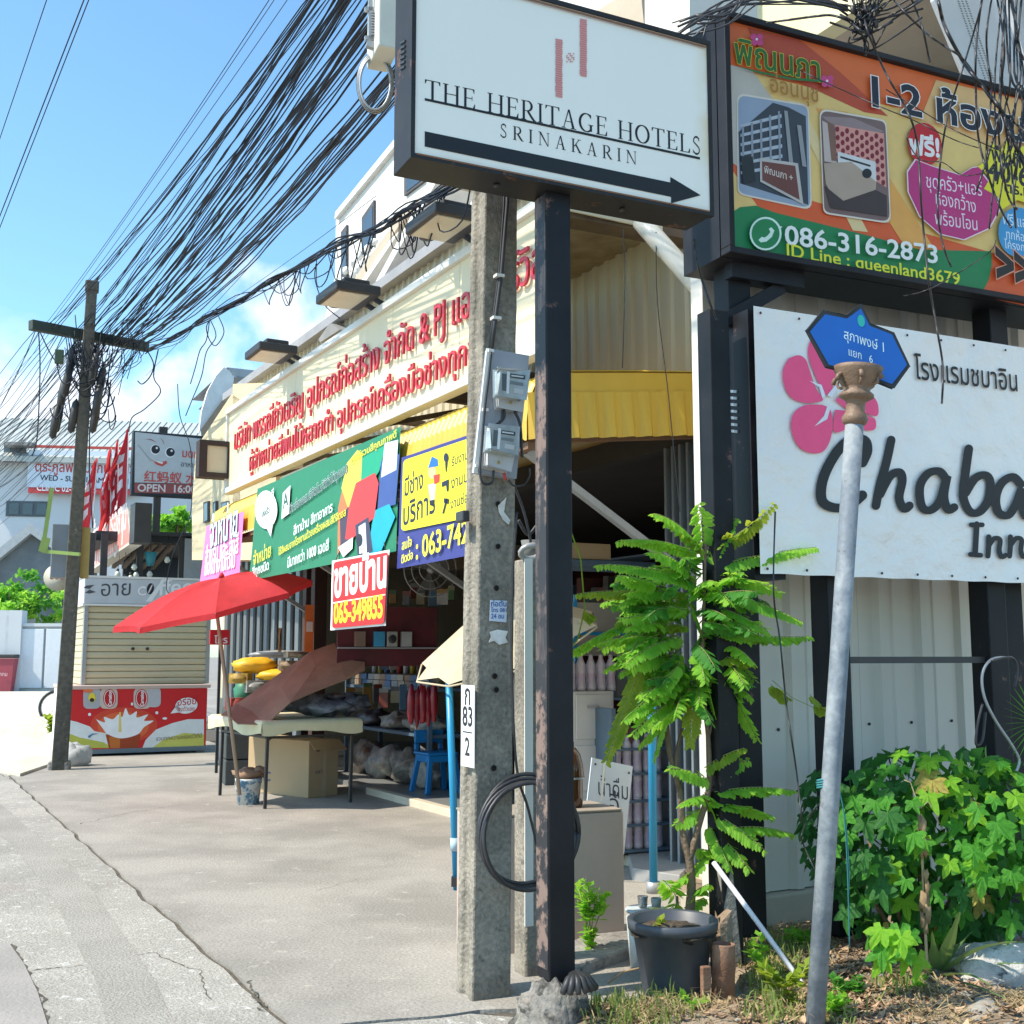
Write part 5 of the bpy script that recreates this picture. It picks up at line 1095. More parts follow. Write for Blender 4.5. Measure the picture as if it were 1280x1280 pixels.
part('conduit', MB().tube([PF.hit(636, 120, -.1), PF.hit(634, 255, -.1), PF.hit(627, 340, -.1), PF.hit(619, 400, -.1), PF.hit(614, 440, -.11)], .009, 8).tube([PF.hit(632, 120, -.095), PF.hit(630, 255, -.095), PF.hit(624, 340, -.095), PF.hit(616, 400, -.095), PF.hit(611, 440, -.1)], .005, 6), cab, t)
for p in ((624, 345), (620, 398)): c_ = PF.hit(*p, -.1); part('clip', MB().box(c_.x - .018, c_.x + .018, -.115, -.08, c_.z - .006, c_.z + .006), whitep, t)
# meter board
t = thing('meter_board', 'grey board with two glass electricity meters mounted high on the concrete pole', 'meter board', PF)
grb = mat('board_grey', (.34, .36, .40), (.27, .29, .33), .5, 6, spots=(.2, .2, .2), spot_at=.7)
yb = -.125
def plate(name, pts, y0, y1, m, par, bev=.002):
    L_ = [PF.hit(*p, y0) for p in pts]; return part(name, MB().prism([(p.x, p.z) for p in L_], y0, y1), m, par, bev=bev)
plate('board', [(611, 436), (661, 445), (645, 598), (594, 590)], yb, -.09, grb, t)
plate('conduit', [(609, 435), (614, 436), (597, 592), (592, 591)], yb - .012, yb - .001, whitep, t)
for p in ((614, 438), (607, 512), (598, 582)): c_ = PF.hit(*p, yb - .02); part('clip', MB().box(c_.x - .012, c_.x + .012, yb - .022, yb - .013, c_.z - .006, c_.z + .006), whitep, t)
mglass = mat('meter_glass', (.42, .46, .46), (.30, .34, .34), .12, 14, .8, spec=.9)
mbase = mat('meter_base', (.50, .50, .50), (.42, .42, .42), .45, 8)
for (tl, tr, br, bl, btr, bbr, bbl) in (((625, 462), (660, 465), (656, 497), (625, 492), (655, 499), (650, 513), (626, 508)), ((615, 533), (647, 536), (645, 566), (613, 561), (643, 568), (636, 588), (610, 582))):
    plate('meter_body', [(tl[0] - 3, tl[1] - 2), (tr[0] + 1, tr[1] - 1), (bbr[0] + 2, bbr[1]), (bbl[0] - 1, bbl[1])], yb - .05, yb - .002, mbase, t, .006)
    g_ = plate('meter_glass', [tl, tr, br, bl], yb - .10, yb - .052, mglass, t, .010)
    def mq(pts, c, d=.1015):
        L_ = [PF.hit(*p, yb - d) for p in pts]; link('meter_dial', MB().prism([(p.x, p.z) for p in L_], yb - d, yb - d + .0012), c, g_)
    Qm = quadmap([tl, tr, br, bl]); mq([Qm(.38, .12), Qm(.92, .14), Qm(.92, .30), Qm(.38, .28)], ink(60, 66, 70)); mq([Qm(.42, .17), Qm(.86, .18), Qm(.86, .24), Qm(.42, .23)], ink(210, 214, 216), .1035)
    mq([Qm(.40, .42), Qm(.88, .44), Qm(.88, .56), Qm(.40, .54)], ink(120, 128, 130)); mq([Qm(.55, .68), Qm(.92, .70), Qm(.92, .90), Qm(.55, .88)], ink(196, 196, 196)); mq([Qm(.08, .15), Qm(.24, .15), Qm(.24, .85), Qm(.08, .85)], ink(90, 98, 100)); mq([Qm(.26, .05), Qm(.36, .05), Qm(.36, .95), Qm(.26, .95)], ink(226, 230, 230))
    c_ = PF.hit((bbl[0] + bbr[0]) / 2, bbr[1] - 10, yb - .052); part('seal_screw', MB().lathe([(.006, 0), (.006, .004)], tuple(c_), 8, (0, -1, 0)), mat('brass', (.5, .4, .15), metal=.8), t)
def ct(pts, r=.005, y=-.15): return [PF.hit(*p, y) for p in smooth_line(pts, 5)]
part('meter_cable', MB().tube(ct([(614, 440), (611, 470), (606, 510), (602, 560), (600, 590), (604, 604), (615, 603), (617, 588)]), .005, 6).tube(ct([(630, 512), (630, 522), (622, 530), (604, 541)]), .006, 6).tube(ct([(643, 514), (650, 530), (652, 560), (653, 572)]), .006, 6).tube(ct([(628, 513), (627, 525), (624, 527)]), .005, 6).tube(ct([(636, 600), (642, 607), (655, 606), (662, 595), (662, 585)]), .004, 6), cab, t)
part('red_wire', MB().tube(ct([(630, 591), (632, 600)]), .006, 6), ink(190, 60, 50), t)
# cable coil hanging between the two posts
f = PF.sub(.1, -.13, 0); c_ = f.hit(657, 1041, 0); rr = random.Random(5); mb = MB()
t = thing('cable_coil', 'coil of thick black cable hung on the concrete pole behind the black post', 'cable coil', f)
for k in range(5):
    rx = .202 + rr.uniform(-.012, .006); rz = .212 + rr.uniform(-.014, .008); ox = rr.uniform(-.006, .006); oz = rr.uniform(-.01, .01); ph = rr.uniform(0, 6)
    part('cable_loop', MB().tube([(c_.x + ox + rx * math.cos(a / 40 * 6.2832), -.012 * k + .01 * math.sin(a / 40 * 6.28 * 2 + ph), c_.z + oz + rz * math.sin(a / 40 * 6.2832)) for a in range(41)], .0085, 7), cab, t)
part('hanger_cable', MB().tube([f.hit(*p, .02) for p in smooth_line([(646, 640), (641, 720), (640, 850), (646, 960), (660, 1010), (672, 1060)], 5)], .0055, 6), cab, t)
# second short stub pole behind the black post
q = AT(664, 1100, 5.0); P2 = Fr(q.x, q.y, 0, 25); t = thing('stub_pole', 'short rough concrete post standing just behind the black post', 'post', P2)
zt_ = P2.hit(664, 700).z; part('shaft', MB().box(-.055, .055, -.055, .055, -.05, zt_), polem, t, bev=.01)
part('strap', MB().box(-.058, -.02, -.062, -.056, .2, zt_), whitep, t)
part('ring', MB().tube([P2.hit(664 + 13 * math.cos(a / 12 * 6.28), 690 + 8 * math.sin(a / 12 * 6.28), -.06) + Vector((0, .02 * math.sin(a / 12 * 6.28), 0)) for a in range(13)], .013, 7), galv, t)
part('cup', MB().lathe([(.03, -.03), (.045, .05), (.0, .05)], tuple(P2.hit(664, 690)), 12), mat('cup_grey', (.16, .17, .17)), t)
part('cable', MB().tube([P2.hit(*p, -.06) for p in smooth_line([(648, 650), (660, 668), (672, 656), (690, 640)], 5)], .008, 6).tube([P2.hit(*p, -.07) for p in smooth_line([(640, 600), (655, 640), (664, 680)], 5)], .006, 6), cab, t)

# pink block, brown jar, notice board, low kerb
q = AT(738, 1100, 5.45); BK = Fr(q.x, q.y, 0, 22); pinkm = mat('pink_plaster', (.52, .40, .33), (.44, .34, .29), .9, 3, bump=.4, spots=(.24, .20, .17), spot_at=.64, spscale=7)
a = BK.hit(640, 1100).x; b = BK.hit(781, 1100).x; zt_ = BK.hit(740, 1016).z
t = thing('plaster_block', 'pinkish plastered masonry block behind the black post, with a brown jar on top', 'block', BK)
part('body', MB().box(a - .15, b, 0, .32, -.1, zt_), pinkm, t, bev=.012); part('cap', MB().box(a - .15, b - .01, .0, .33, zt_ + .001, zt_ + .012), mat('cap_brown', (.34, .28, .22), (.24, .2, .16), .9, 6), t, bev=.004)
amber = mat('amber_glass', (.09, .035, .012), (.05, .02, .01), .08, 4, spec=.8)
j = BK.hit(715, 1003, .12); t = thing('glass_jar', 'dark amber glass jar on the pink block, half behind the black post', 'jar', BK.sub(j.x, .14, zt_ + .013))
part('body', MB().lathe([(.0, 0), (.055, 0), (.06, .02), (.06, .12), (.068, .14), (.062, .19), (.05, .24), (.03, .27), (.0, .28)], (0, 0, 0), 20), amber, t); part('stopper', MB().lathe([(.02, .27), (.02, .3)], (0, 0, 0), 10), blk, t); part('label_band', MB().lathe([(.0695, .13), (.0695, .14)], (0, 0, 0), 20, cap=False), galv, t)
q = AT(765, 1000, 5.95); NB = Fr(q.x, q.y, 0, 20); t = thing('notice_board', 'white board with handwritten Thai drinking water notice leaning behind the pink block', 'sign', NB)
Lq = [NB.hit(*p) for p in [(740, 947), (791, 958), (780, 1068), (728, 1056)]]
part('board', MB().prism([(p.x, p.z) for p in Lq], 0, .008), mat('board_white', (.66, .70, .74), (.58, .62, .66), .4, 5), t)
sg = Sign(NB, t, -.0005); sg.text([('น้ำดื่ม', (748, 994), (785, 1000), 1.5), ('อื้', (762, 1017), (774, 1019), 1.2)], (52, 62, 82), -.004)
sg.poly([[(754, 953), (757, 953.5), (753, 1003), (750, 1002)]], (232, 228, 214))
for p in ((744, 955), (786, 966)): c_ = NB.hit(*p); part('screw', MB().lathe([(.006, 0), (.006, .003)], (c_.x, -.001, c_.z), 8, (0, -1, 0)), blk, t)
solo('kerb_piece', MB().slab([P(G(*p)) for p in [(700, 1196), (770, 1166), (800, 1178), (796, 1196), (720, 1222), (700, 1222)]], -.1, .05), stone, W0, 'low concrete kerb piece at the foot of the pink block', 'kerb', bev=.012)
solo('threshold_plate', MB().slab([P(G(*p)) for p in [(783, 1070), (800, 1061), (852, 1072), (866, 1092), (850, 1110), (790, 1100)]], -.02, .07), mat('plate_grey', (.34, .34, .33), (.26, .26, .26), .6, 3), W0, 'grey ribbed ramp plate at the near end of the shop floor, beside the blue post', 'ramp plate', bev=.006)

# ================================================================== BLUE POSTS AND BEIGE PARASOL
blue = mat('pvc_blue', (.012, .25, .46), (.012, .21, .40), .35, 4, spots=(.5, .55, .58), spot_at=.73, spscale=8)
f = Fr(*P(G(571, 1112)), 0, 0); a_ = f.l(AT(561, 848, 6.75)); t = thing('blue_post', 'bright blue plastic pipe post leaning just left of the concrete pole, holding the beige parasol', 'post', f)
b_ = f.l(G(571, 1112)); part('pipe', MB().tube([b_, b_.lerp(a_, .5), a_], .021, 12), blue, t); part('wrap', MB().tube([b_.lerp(a_, .18) , b_.lerp(a_, .24)], .027, 12), mat('wrap_white', (.5, .6, .65), (.3, .45, .55), .7, 20), t); part('clamp', MB().box(b_.x - .03, b_.x + .03, -.03, .03, .02, .07), blk, t)
f = Fr(*P(G(817, 1116)), 0, 0); a_ = f.l(AT(815, 895, 6.5)); t = thing('blue_post', 'vertical blue plastic pipe post behind the feathery plant and pot', 'post', f); b_ = f.l(G(817, 1116, 0))
part('pipe', MB().tube([b_, a_, f.l(AT(814, 760, 6.5))], .023, 12), blue, t); part('joint', MB().tube([b_.lerp(a_, .93), b_.lerp(a_, 1.0)], .027, 12), blue, t); part('collar', MB().lathe([(.04, .0), (.04, .06)], (0, 0, 0), 12), galv, t)
q = AT(628, 745, 7.1); f = Fr(q.x, q.y, q.z, 0); t = thing('beige_parasol', 'stained beige parasol seen from the side behind the concrete pole', 'parasol', f)
canv = mat('canvas_beige', (.66, .56, .38), (.56, .47, .32), .85, 6, .6, spots=(.18, .15, .11), spot_at=.60, spscale=9, transl=(.6, .5, .32, .25))
Cc_ = f.l(AT(634, 806, 7.1)); e1 = (f.l(AT(748, 772, 7.1)) - f.l(AT(518, 842, 7.1))) / 2; e2 = Vector((0, .58, .16)); NS = 10
Rm = [Cc_ + e1 * math.cos(6.2832 * (k + .5) / NS) + e2 * math.sin(6.2832 * (k + .5) / NS) for k in range(NS)]
for k in range(NS):
    a_, b_ = Rm[k], Rm[(k + 1) % NS]; m_1 = (a_ + b_) / 2 + (Cc_ - (a_ + b_) / 2) * .08 + Vector((0, 0, .01))
    part('canvas_panel', MB().add([(0, 0, 0), tuple(a_ * .5 + Vector((0, 0, .02))), tuple(b_ * .5 + Vector((0, 0, .02))), tuple(a_), tuple(m_1), tuple(b_)], [(0, 1, 2), (1, 3, 4), (1, 4, 2), (2, 4, 5)]), canv, t)
part('rim_fringe', MB().tube([tuple(p + Vector((0, 0, -.01))) for p in Rm + [Rm[0]]], .006, 5), canv, t)
part('rod', MB().tube([(0, 0, .03), f.l(AT(646, 900, 7.1))], .012, 8), galv, t)

# ================================================================== TABLE, RED UMBRELLA AND THINGS AROUND
N0 = G(331, 1011); T = Fr(N0.x, N0.y, 0, 33)
tw, td, th = .80, 1.25, .74
t = thing('folding_table', 'small folding table with black legs and patterned cream cloth, under a cardboard sheet', 'table', T)
part('tabletop', MB().box(-.05, tw + .05, -.05, td, th - .03, th), whitep, t, bev=.006)
for x, y in ((0, 0), (tw, 0), (0, td - .1), (tw, td - .1)): part('leg', MB().bar((x, y, 0), (x + .01, y, th - .03), .025), blk, t)
part('brace', MB().bar((0, 0, .60), (tw, 0, .60), .02).bar((.02, 0, .58), (.18, 0, th - .04), .015).bar((tw - .02, 0, .58), (tw - .18, 0, th - .04), .015).bar((0, 0, .6), (0, td - .1, .6), .02), blk, t)
clothm = mat('oilcloth_cream', (.68, .64, .42), (.62, .58, .36), .5, 9, .5, spots=(.20, .34, .12), spot_at=.64, spscale=9)
mb = MB()
def cl(u, v):
    u2 = u * 1.3 - .15; v2 = v * 1.3 - .15; x = -.07 + (tw + .14) * min(1, max(0, u2)); y = -.07 + (td + .12) * min(1, max(0, v2)); d = max(0, -u2, u2 - 1, -v2, v2 - 1)
    return (x - (.012 if u2 < 0 else 0) + .02 * noise.noise(Vector((u * 9, v * 9, 0))) * (d > 0), y - (.02 if v2 < 0 else 0), th + .008 - min(d, .15) * (.75 + .14 * math.sin(u * 11 + v * 8) + .3 * noise.noise(Vector((u * 4, v * 4, 2)))))
tag(link('tablecloth', mb.grid(cl, 40, 40), clothm, None, T), 'cream oilcloth with green print hanging over the folding table', 'tablecloth')
cbm = mat('cardboard_brown', (.31, .19, .12), (.22, .135, .085), .85, 2.5, .8, bump=.5, bscale=12, grain=.08, gscale=40, spots=(.42, .27, .18), spot_at=.66)
near = [(297, 905, 10.15), (333, 906, 10.15), (363, 878, 10.25), (400, 862, 10.4), (432, 850, 10.5), (456, 838, 10.6)]
farr = [(276, 894, 10.5), (296, 880, 10.8), (340, 849, 10.95), (388, 815, 11.05), (418, 804, 11.1), (456, 826, 10.9)]
nn_ = [AT(*p) for p in near]; ff_ = [AT(*p) for p in farr]
f = Fr(T.o.x, T.o.y, 0, 0); mb = MB()
V = [tuple(f.l(p)) for p in nn_] + [tuple(f.l((p + q_) / 2 + Vector((0, 0, .025)))) for p, q_ in zip(nn_, ff_)] + [tuple(f.l(p)) for p in ff_]
mb.add(V, [(r_ * 6 + i, r_ * 6 + i + 1, (r_ + 1) * 6 + i + 1, (r_ + 1) * 6 + i) for r_ in range(2) for i in range(5)])
solo('cardboard_sheet', mb, cbm, f, 'large folded reddish brown cardboard sheet propped on the table', 'cardboard', solid=.008)
mb = MB().blob((0, 0, 0), (.28, .16, .09), 3, .4, 3, 16).blob((.25, .1, .02), (.18, .14, .08), 5, .4, 3, 14); q = f.l(AT(398, 882, 10.75))
solo('plastic_packet', mb, mat('packet_grey', (.30, .32, .36), (.10, .10, .13), .3, 8, .9), f.sub(*q), 'shiny grey plastic packets on the table under the cardboard sheet', 'packet')
# cardboard box under the table
B0 = G(385, 998); Fx = Fr(B0.x, B0.y, 0, 50); bxm = mat('box_tan', (.46, .33, .19), (.40, .29, .17), .85, 2, .4)
t = thing('cardboard_box', 'open tan cardboard box standing under the folding table', 'box', Fx); bh = .52
part('body', MB().box(0, .36, 0, .9, .0, bh), bxm, t, bev=.006); part('flap', MB().quad((0, -.0, bh), (.36, 0, bh), (.4, -.08, bh - .1), (-.0, -.08, bh - .08)), bxm, t, solid=.005); part('tape', MB().box(.17, .21, -.002, -.0005, .0, bh), mat('tape', (.5, .4, .26), None, .3), t)
sg = Sign(Fx, t, -.001); sg.text([('WIKTOR', (394, 968), (408, 965), 1.3)], (70, 60, 66), .02); sg.poly([(395, 934), (399, 933), (400, 939), (396, 940)], (60, 50, 50)); 
mbx = MB(); ltext(mbx, -.001, 'HHC', -.8, .12, .25, 1.0, .03); o_ = part('lettering', mbx, ink(60, 60, 120), t, kind='stuff'); o_.matrix_local = Matrix.Rotation(R(-90), 4, 'Z')
# grey bin behind it
q = G(290, 957); t = thing('grey_bin', 'grey plastic bin standing behind the left legs of the folding table', 'bin', Fr(q.x, q.y, 0, 25))
part('body', MB().add([(x * k, y * k, z) for z, k in ((0, .13), (.40, .17)) for x, y in ((-1, -1), (1, -1), (1, 1), (-1, 1))], [(0, 1, 5, 4), (1, 2, 6, 5), (2, 3, 7, 6), (3, 0, 4, 7), (3, 2, 1, 0)]), mat('bin_grey', (.16, .18, .19)), t, bev=.01, solid=.006); part('lid', MB().box(-.18, .18, -.18, .18, .40, .43), mat('bin_lid', (.20, .20, .20)), t, bev=.01)
# umbrella
UB = AT(300, 985, 10.3); f = Fr(UB.x, UB.y, 0, 0)
t = thing('red_umbrella', 'wide red umbrella tilted over the table, its pole standing in a paint bucket', 'umbrella', f)
redc = mat('umbrella_red', (.66, .035, .045), (.52, .03, .04), .8, 4, .8, bump=.6, bscale=9, bdist=.02, spots=(.72, .14, .12), spot_at=.66, spscale=6, transl=(.85, .10, .09, .38))
ap = f.l(AT(277, 722, 10.4)); c_ = f.l(AT(269, 754, 10.4)); e1 = (f.l(AT(389, 729, 10.4)) - f.l(AT(149, 779, 10.4))) / 2; e2 = Vector((.03, .80, .17)); NS = 8
RR = [c_ + e1 * math.cos(6.2832 * (k + .35) / NS) + e2 * math.sin(6.2832 * (k + .35) / NS) for k in range(NS)]
for k in range(NS):
    a_, b_ = RR[k], RR[(k + 1) % NS]
    def fp(u, v, a_=a_, b_=b_):
        rim = a_.lerp(b_, u); sag = 4 * u * (1 - u); rim = rim + (c_ - rim) * (.06 * sag); p = ap.lerp(rim, v); p.z += .075 * math.sin(v * 3.14159) * (1 - .35 * sag); return p
    part('canopy_panel', MB().grid(fp, 6, 7), redc, t)
    part('rib', MB().tube([tuple(ap.lerp(a_, v) + Vector((0, 0, .075 * math.sin(v * 3.14159) - .008))) for v in (0, .25, .5, .75, 1)], .005, 5), galv, t)
    part('valance', MB().grid(lambda u, v, a_=a_, b_=b_: (lambda r_: (r_.x, r_.y, r_.z - .05 * v))(a_.lerp(b_, u) + (c_ - a_.lerp(b_, u)) * (.06 * 4 * u * (1 - u))), 6, 1), redc, t)
polw = mat('umbrella_pole', (.40, .30, .22), (.32, .24, .18), .5, 4)
part('pole', MB().tube([ap + Vector((0, 0, .02)), c_ + Vector((.02, 0, -.1)), (0, 0, .1)], .017, 8), polw, t); part('cap', MB().lathe([(.0, .05), (.02, .03), (.03, 0)], tuple(ap + Vector((0, 0, .0))), 8), redc, t)
q = G(310, 1005); f = Fr(q.x, q.y, 0, 0); t = thing('paint_bucket', 'dirty white and blue paint bucket at the foot of the umbrella', 'bucket', f)
part('bucket', MB().lathe([(.0, 0), (.095, 0), (.112, .20), (.118, .205), (.118, .225), (.108, .225), (.1, .1), (.0, .1)], (0, 0, 0), 24), mat('bucket_white', (.55, .60, .60), (.62, .62, .58), .5, 8, spots=(.08, .22, .36), spot_at=.5, spscale=11), t)
part('handle', MB().tube([(.118 * math.cos(a / 10 * 3.14), -.118 * math.sin(a / 10 * 3.14), .20 - .09 * math.sin(a / 10 * 3.14)) for a in range(11)], .003, 5), galv, t)
solo('cardboard_scrap', MB().blob((-.02, 0, .26), (.12, .10, .05), 8, .35, 3, 12).blob((.1, .03, .27), (.07, .06, .05), 9, .4, 3, 10), cbm, f, 'crumpled brown cardboard scraps stuffed into the paint bucket', 'cardboard')
# sacks and packages behind the cardboard
sac = mat('sack_yellow', (.78, .46, .02), (.68, .38, .02), .45, 5); sgn = mat('sack_green', (.02, .20, .10), (.05, .13, .08), .5, 8); ora = mat('bag_orange', (.75, .20, .04))
for (px, py, Y, r_, m_2, lab, sd) in ((318, 832, 12, (.20, .14, .10), sac, 'yellow sack on top of the pile left of the cardboard sheet', 1), (355, 845, 12, (.24, .15, .09), sac, 'yellow sack under the brown flap beside the cardboard sheet', 2), (306, 866, 12.2, (.10, .12, .16), sgn, 'dark green package below the yellow sacks', 3),
                             (352, 818, 12.6, (.30, .2, .05), mat('flap_clear', (.42, .42, .40), (.3, .3, .3), .3), 'pale clear plastic wrapping behind the cardboard sheet', 6), (315, 890, 12.2, (.18, .14, .13), mat('pack_dark', (.05, .06, .06)), 'dark package low in the pile beside the umbrella pole', 8)):
    q = AT(px, py, Y); ff = Fr(q.x, q.y, q.z, 15); solo('sack', MB().blob((0, 0, 0), (r_[0] * 1.15, r_[1], r_[2] * .85), sd + 40, .10, 3.2, 24), m_2, ff, lab, 'sack')
q = AT(312, 900, 12.2); ff = Fr(q.x, q.y, 0, 20); t = thing('crate_stack', 'dark stack of crates carrying the yellow sacks', 'crates', ff)
for k in range(3): part('crate', MB().box(-.25, .42, -.15, .3, .26 * k, .26 * k + .25), mat('crate_dark', (.06, .07, .07), (.04, .05, .05)), t, bev=.01)
for i, (px, py, w_, h_, cc5, lab) in enumerate(((300, 848, .10, .05, (.45, .30, .05), 'mustard packet wedged in the pile left of the cardboard sheet'), (322, 858, .12, .06, (.30, .32, .30), 'grey folded sheet in the pile below the yellow sacks'), (340, 866, .10, .07, (.10, .07, .05), 'dark brown packet in the pile below the yellow sacks'),
        (296, 880, .09, .06, (.30, .05, .04), 'small red packet at the left of the pile'), (330, 880, .13, .05, (.24, .22, .18), 'dusty beige bundle in the pile just above the table cloth'), (362, 832, .10, .05, (.28, .20, .12), 'brown flap of cardboard on the yellow sacks'), (372, 818, .12, .03, (.40, .36, .28), 'pale flat packet behind the cardboard sheet'), (350, 800, .015, .12, (.35, .20, .08), 'wooden stick end standing above the pile'))):
    q = AT(px, py, 11.85); solo('packet', MB().box(-w_, w_, -.05, .08, -h_, h_).blob((0, -.04, 0), (w_ * .9, .05, h_ * .9), i, .2, 3, 12), mat('pile_%d' % i, cc5, tuple(v * .55 for v in cc5), .6, 8, .9), Fr(q.x, q.y, q.z, i * 37 % 60 - 10), lab, 'packet', bev=.01)
q = AT(386, 815, 11.6); ff = Fr(q.x, q.y, 0, 20); t = thing('orange_flag', 'narrow orange and white banner hanging on the brown shop post', 'flag', ff)
z0, z1 = ff.hit(388, 815).z, ff.hit(388, 756).z; part('cloth', MB().grid(lambda u, v: (-.045 + .09 * u, .01 * math.sin(v * 9), z0 + (z1 - z0) * v), 3, 10), ora, t); part('label', MB().box(-.03, .03, -.02, -.012, z0 + .2, z0 + .3), whitep, t)

# ================================================================== RACK WITH GOODS INSIDE THE OPENING
f = S.sub(0, .35, 0); xa_, xb_ = S.hit(428, 900, .3).x, S.hit(531, 900, .3).x; rkm = mat('rack_blue_grey', (.10, .16, .22), (.08, .12, .17), .5, 5)
t = thing('metal_rack', 'blue grey metal rack loaded with bags and small boxes, just inside the open shop', 'rack', f)
for x in (xa_, xb_):
    for y in (0, .4): part('upright', MB().box(x - .02, x + .02, y - .02, y + .02, .05, 1.25), rkm, t)
zsh = [S.hit(480, 978, .3).z, S.hit(480, 912, .3).z, S.hit(480, 858, .3).z]
for z in zsh: part('shelf', MB().box(xa_, xb_, -.02, .42, z - .03, z), rkm, t)
rr = random.Random(11); bagm = [mat('bag_clear_a', (.40, .37, .32), (.18, .16, .14), .35, 9, .9), mat('bag_clear_b', (.30, .30, .28), (.45, .43, .38), .3, 12, .9), mat('bag_black', (.04, .04, .05), (.12, .12, .13), .3, 8)]
labs = [['large pale plastic bag at the left of the rack bottom shelf', 'crumpled pale bag second from left on the rack bottom shelf', 'grey plastic bag in the middle of the rack bottom shelf', 'rounded bag of beige goods at the right of the bottom shelf'], ['flat dark bag at the left of the middle rack shelf', 'black wrapped bundle in the centre of the middle rack shelf', 'shiny clear bag of goods at the right of the middle shelf']]
for si, (z, n_) in enumerate(((zsh[0], 4), (zsh[1], 3))):
    for i in range(n_):
        x = xa_ + (xb_ - xa_) * (i + .5) / n_; ff = f.sub(x, .16, z)
        solo('goods_bag', MB().blob((0, 0, .14 if si == 0 else .07), ((.24, .2, .19) if si == 0 else (.26, .18, .09)), i + 3 * si, .32, 2.6, 16, flat=-.13 if si == 0 else -.06), bagm[(i + 2 * si) % 3] if si else bagm[i % 2], ff, labs[si][i], 'bag')
for i in range(26):
    x = xa_ + .02 + (xb_ - xa_ - .04) * (i % 13) / 13; zz = zsh[2] + .062 * (i // 13); w_ = (xb_ - xa_) / 13 - .012
    solo('small_box', MB().box(0, w_, -.0, .09, .0, .058), [mat('pack_cream', (.42, .38, .30)), mat('pack_grey', (.30, .32, .34)), mat('pack_blue', (.10, .18, .34)), mat('pack_brown', (.3, .2, .13))][(i * 7 + i // 13) % 4], f.sub(x, .02 + .02 * rr.random(), zz), 'small carton in the row on the top shelf of the metal rack', 'box', 'cartons on the rack top shelf', bev=.003)
for i in range(8):
    solo('spray_can', MB().lathe([(.0, 0), (.03, 0), (.03, .13), (.02, .15), (.012, .17), (.0, .17)], (0, 0, 0), 12), [mat('can_white', (.55, .57, .6)), mat('can_blue', (.08, .16, .38)), mat('can_red', (.4, .05, .04)), mat('can_yellow', (.5, .4, .05)), mat('can_grey', (.2, .2, .2))][(i * 3) % 5], f.sub(xa_ + .3 + i * .17, .2, zsh[2] + .126), 'slim spray can standing behind the cartons on the rack', 'can', 'spray cans on the rack')
q = AT(527, 880, 9.9); ff = Fr(q.x, q.y, q.z, 20); t = thing('hanging_packets', 'bunch of dark red packets hanging at the right end of the rack', 'packets', ff)
for i in range(5): part('packet', MB().blob((-.09 + i * .05, .01 * (i % 2), -.02 * (i % 2)), (.035, .02, .17), i + 20, .2, 2, 10), mat('packet_red', (.30, .02, .03), (.14, .01, .02), .25, 9), t)
part('hanger', MB().tube([(-.1, 0, .16), (0, 0, .26), (.1, 0, .16)], .004, 5), blk, t)
q = AT(470, 792, 10.8); ff = Fr(q.x, q.y, q.z, 20); t = thing('wall_goods', 'row of small packets on the dark red shelf under the red sale sign', 'goods', ff)
part('board', MB().box(-.35, .6, .05, .08, -.3, .25), mat('dark_red_board', (.13, .012, .018), (.07, .01, .012)), t); part('shelf_edge', MB().box(-.35, .6, .0, .05, -.14, -.125), mat('edge_grey', (.3, .3, .3)), t)
for i, (x, c) in enumerate(((-.2, (.22, .14, .1)), (-.02, (.05, .3, .5)), (.1, (.35, .33, .3)), (.24, (.4, .38, .36)))): part('packet', MB().box(x, x + .10, -.03, .04, -.12, .02), mat('goods_%d' % i, c), t, bev=.006)
part('speaker_cone', MB().lathe([(.04, 0), (.03, .01), (.0, .004)], (.15, -.031, -.05), 12, (0, -1, 0)), blk, t)
# packets hung in rows behind the sale sign and the rack
hc = [mat('hang_%d' % i, c, None, .35) for i, c in enumerate([(.22, .05, .03), (.30, .26, .16), (.05, .12, .20), (.34, .33, .32), (.08, .16, .07), (.30, .18, .04), (.10, .10, .11)])]
for i in range(34):
    px = 436 + (i % 12) * 11.5 + rr.uniform(-3, 3); py = [745, 822, 870][i // 12] + rr.uniform(-8, 8); q = AT(px, py, 11.6 - .05 * (i % 12) * .8 + rr.uniform(-.1, .1)); w_ = rr.uniform(.03, .055); h_ = rr.uniform(.05, .12); fq = Fr(q.x, q.y, q.z, 10 + rr.uniform(-20, 20))
    t = thing('hanging_packet', 'small packet of goods hanging in the dim rows behind the metal rack', 'packet', fq, 'packets hanging in the dim shop'); part('pouch', MB().box(-w_, w_, 0, .02, -h_, h_), hc[i % 7], t, bev=.006); part('header', MB().box(-w_, w_, -.004, .0, h_ - .02, h_ + .02), hc[(i * 3 + 3) % 7], t)
# more dark goods deep in the shop
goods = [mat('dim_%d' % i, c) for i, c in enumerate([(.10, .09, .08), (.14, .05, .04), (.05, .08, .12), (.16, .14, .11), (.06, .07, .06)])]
for k in range(3):
    y0 = 2.0 + k * 1.2
    t = thing('goods_shelf', ['tall crowded shelf of goods in the dim middle of the shop', 'second dim crowded shelf further inside the shop', 'rearmost crowded shelf along the back of the shop'][k], 'shelf', S.sub(-3.4 + k * .9, y0, .05))
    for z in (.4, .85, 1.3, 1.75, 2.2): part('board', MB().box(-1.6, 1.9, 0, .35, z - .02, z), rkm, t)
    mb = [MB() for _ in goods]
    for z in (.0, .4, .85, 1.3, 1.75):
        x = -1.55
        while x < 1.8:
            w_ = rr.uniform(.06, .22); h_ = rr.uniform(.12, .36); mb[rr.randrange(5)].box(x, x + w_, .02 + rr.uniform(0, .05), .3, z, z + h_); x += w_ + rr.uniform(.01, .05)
    for m_3, g_ in zip(mb, goods): part('goods', m_3, g_, t, kind='stuff')
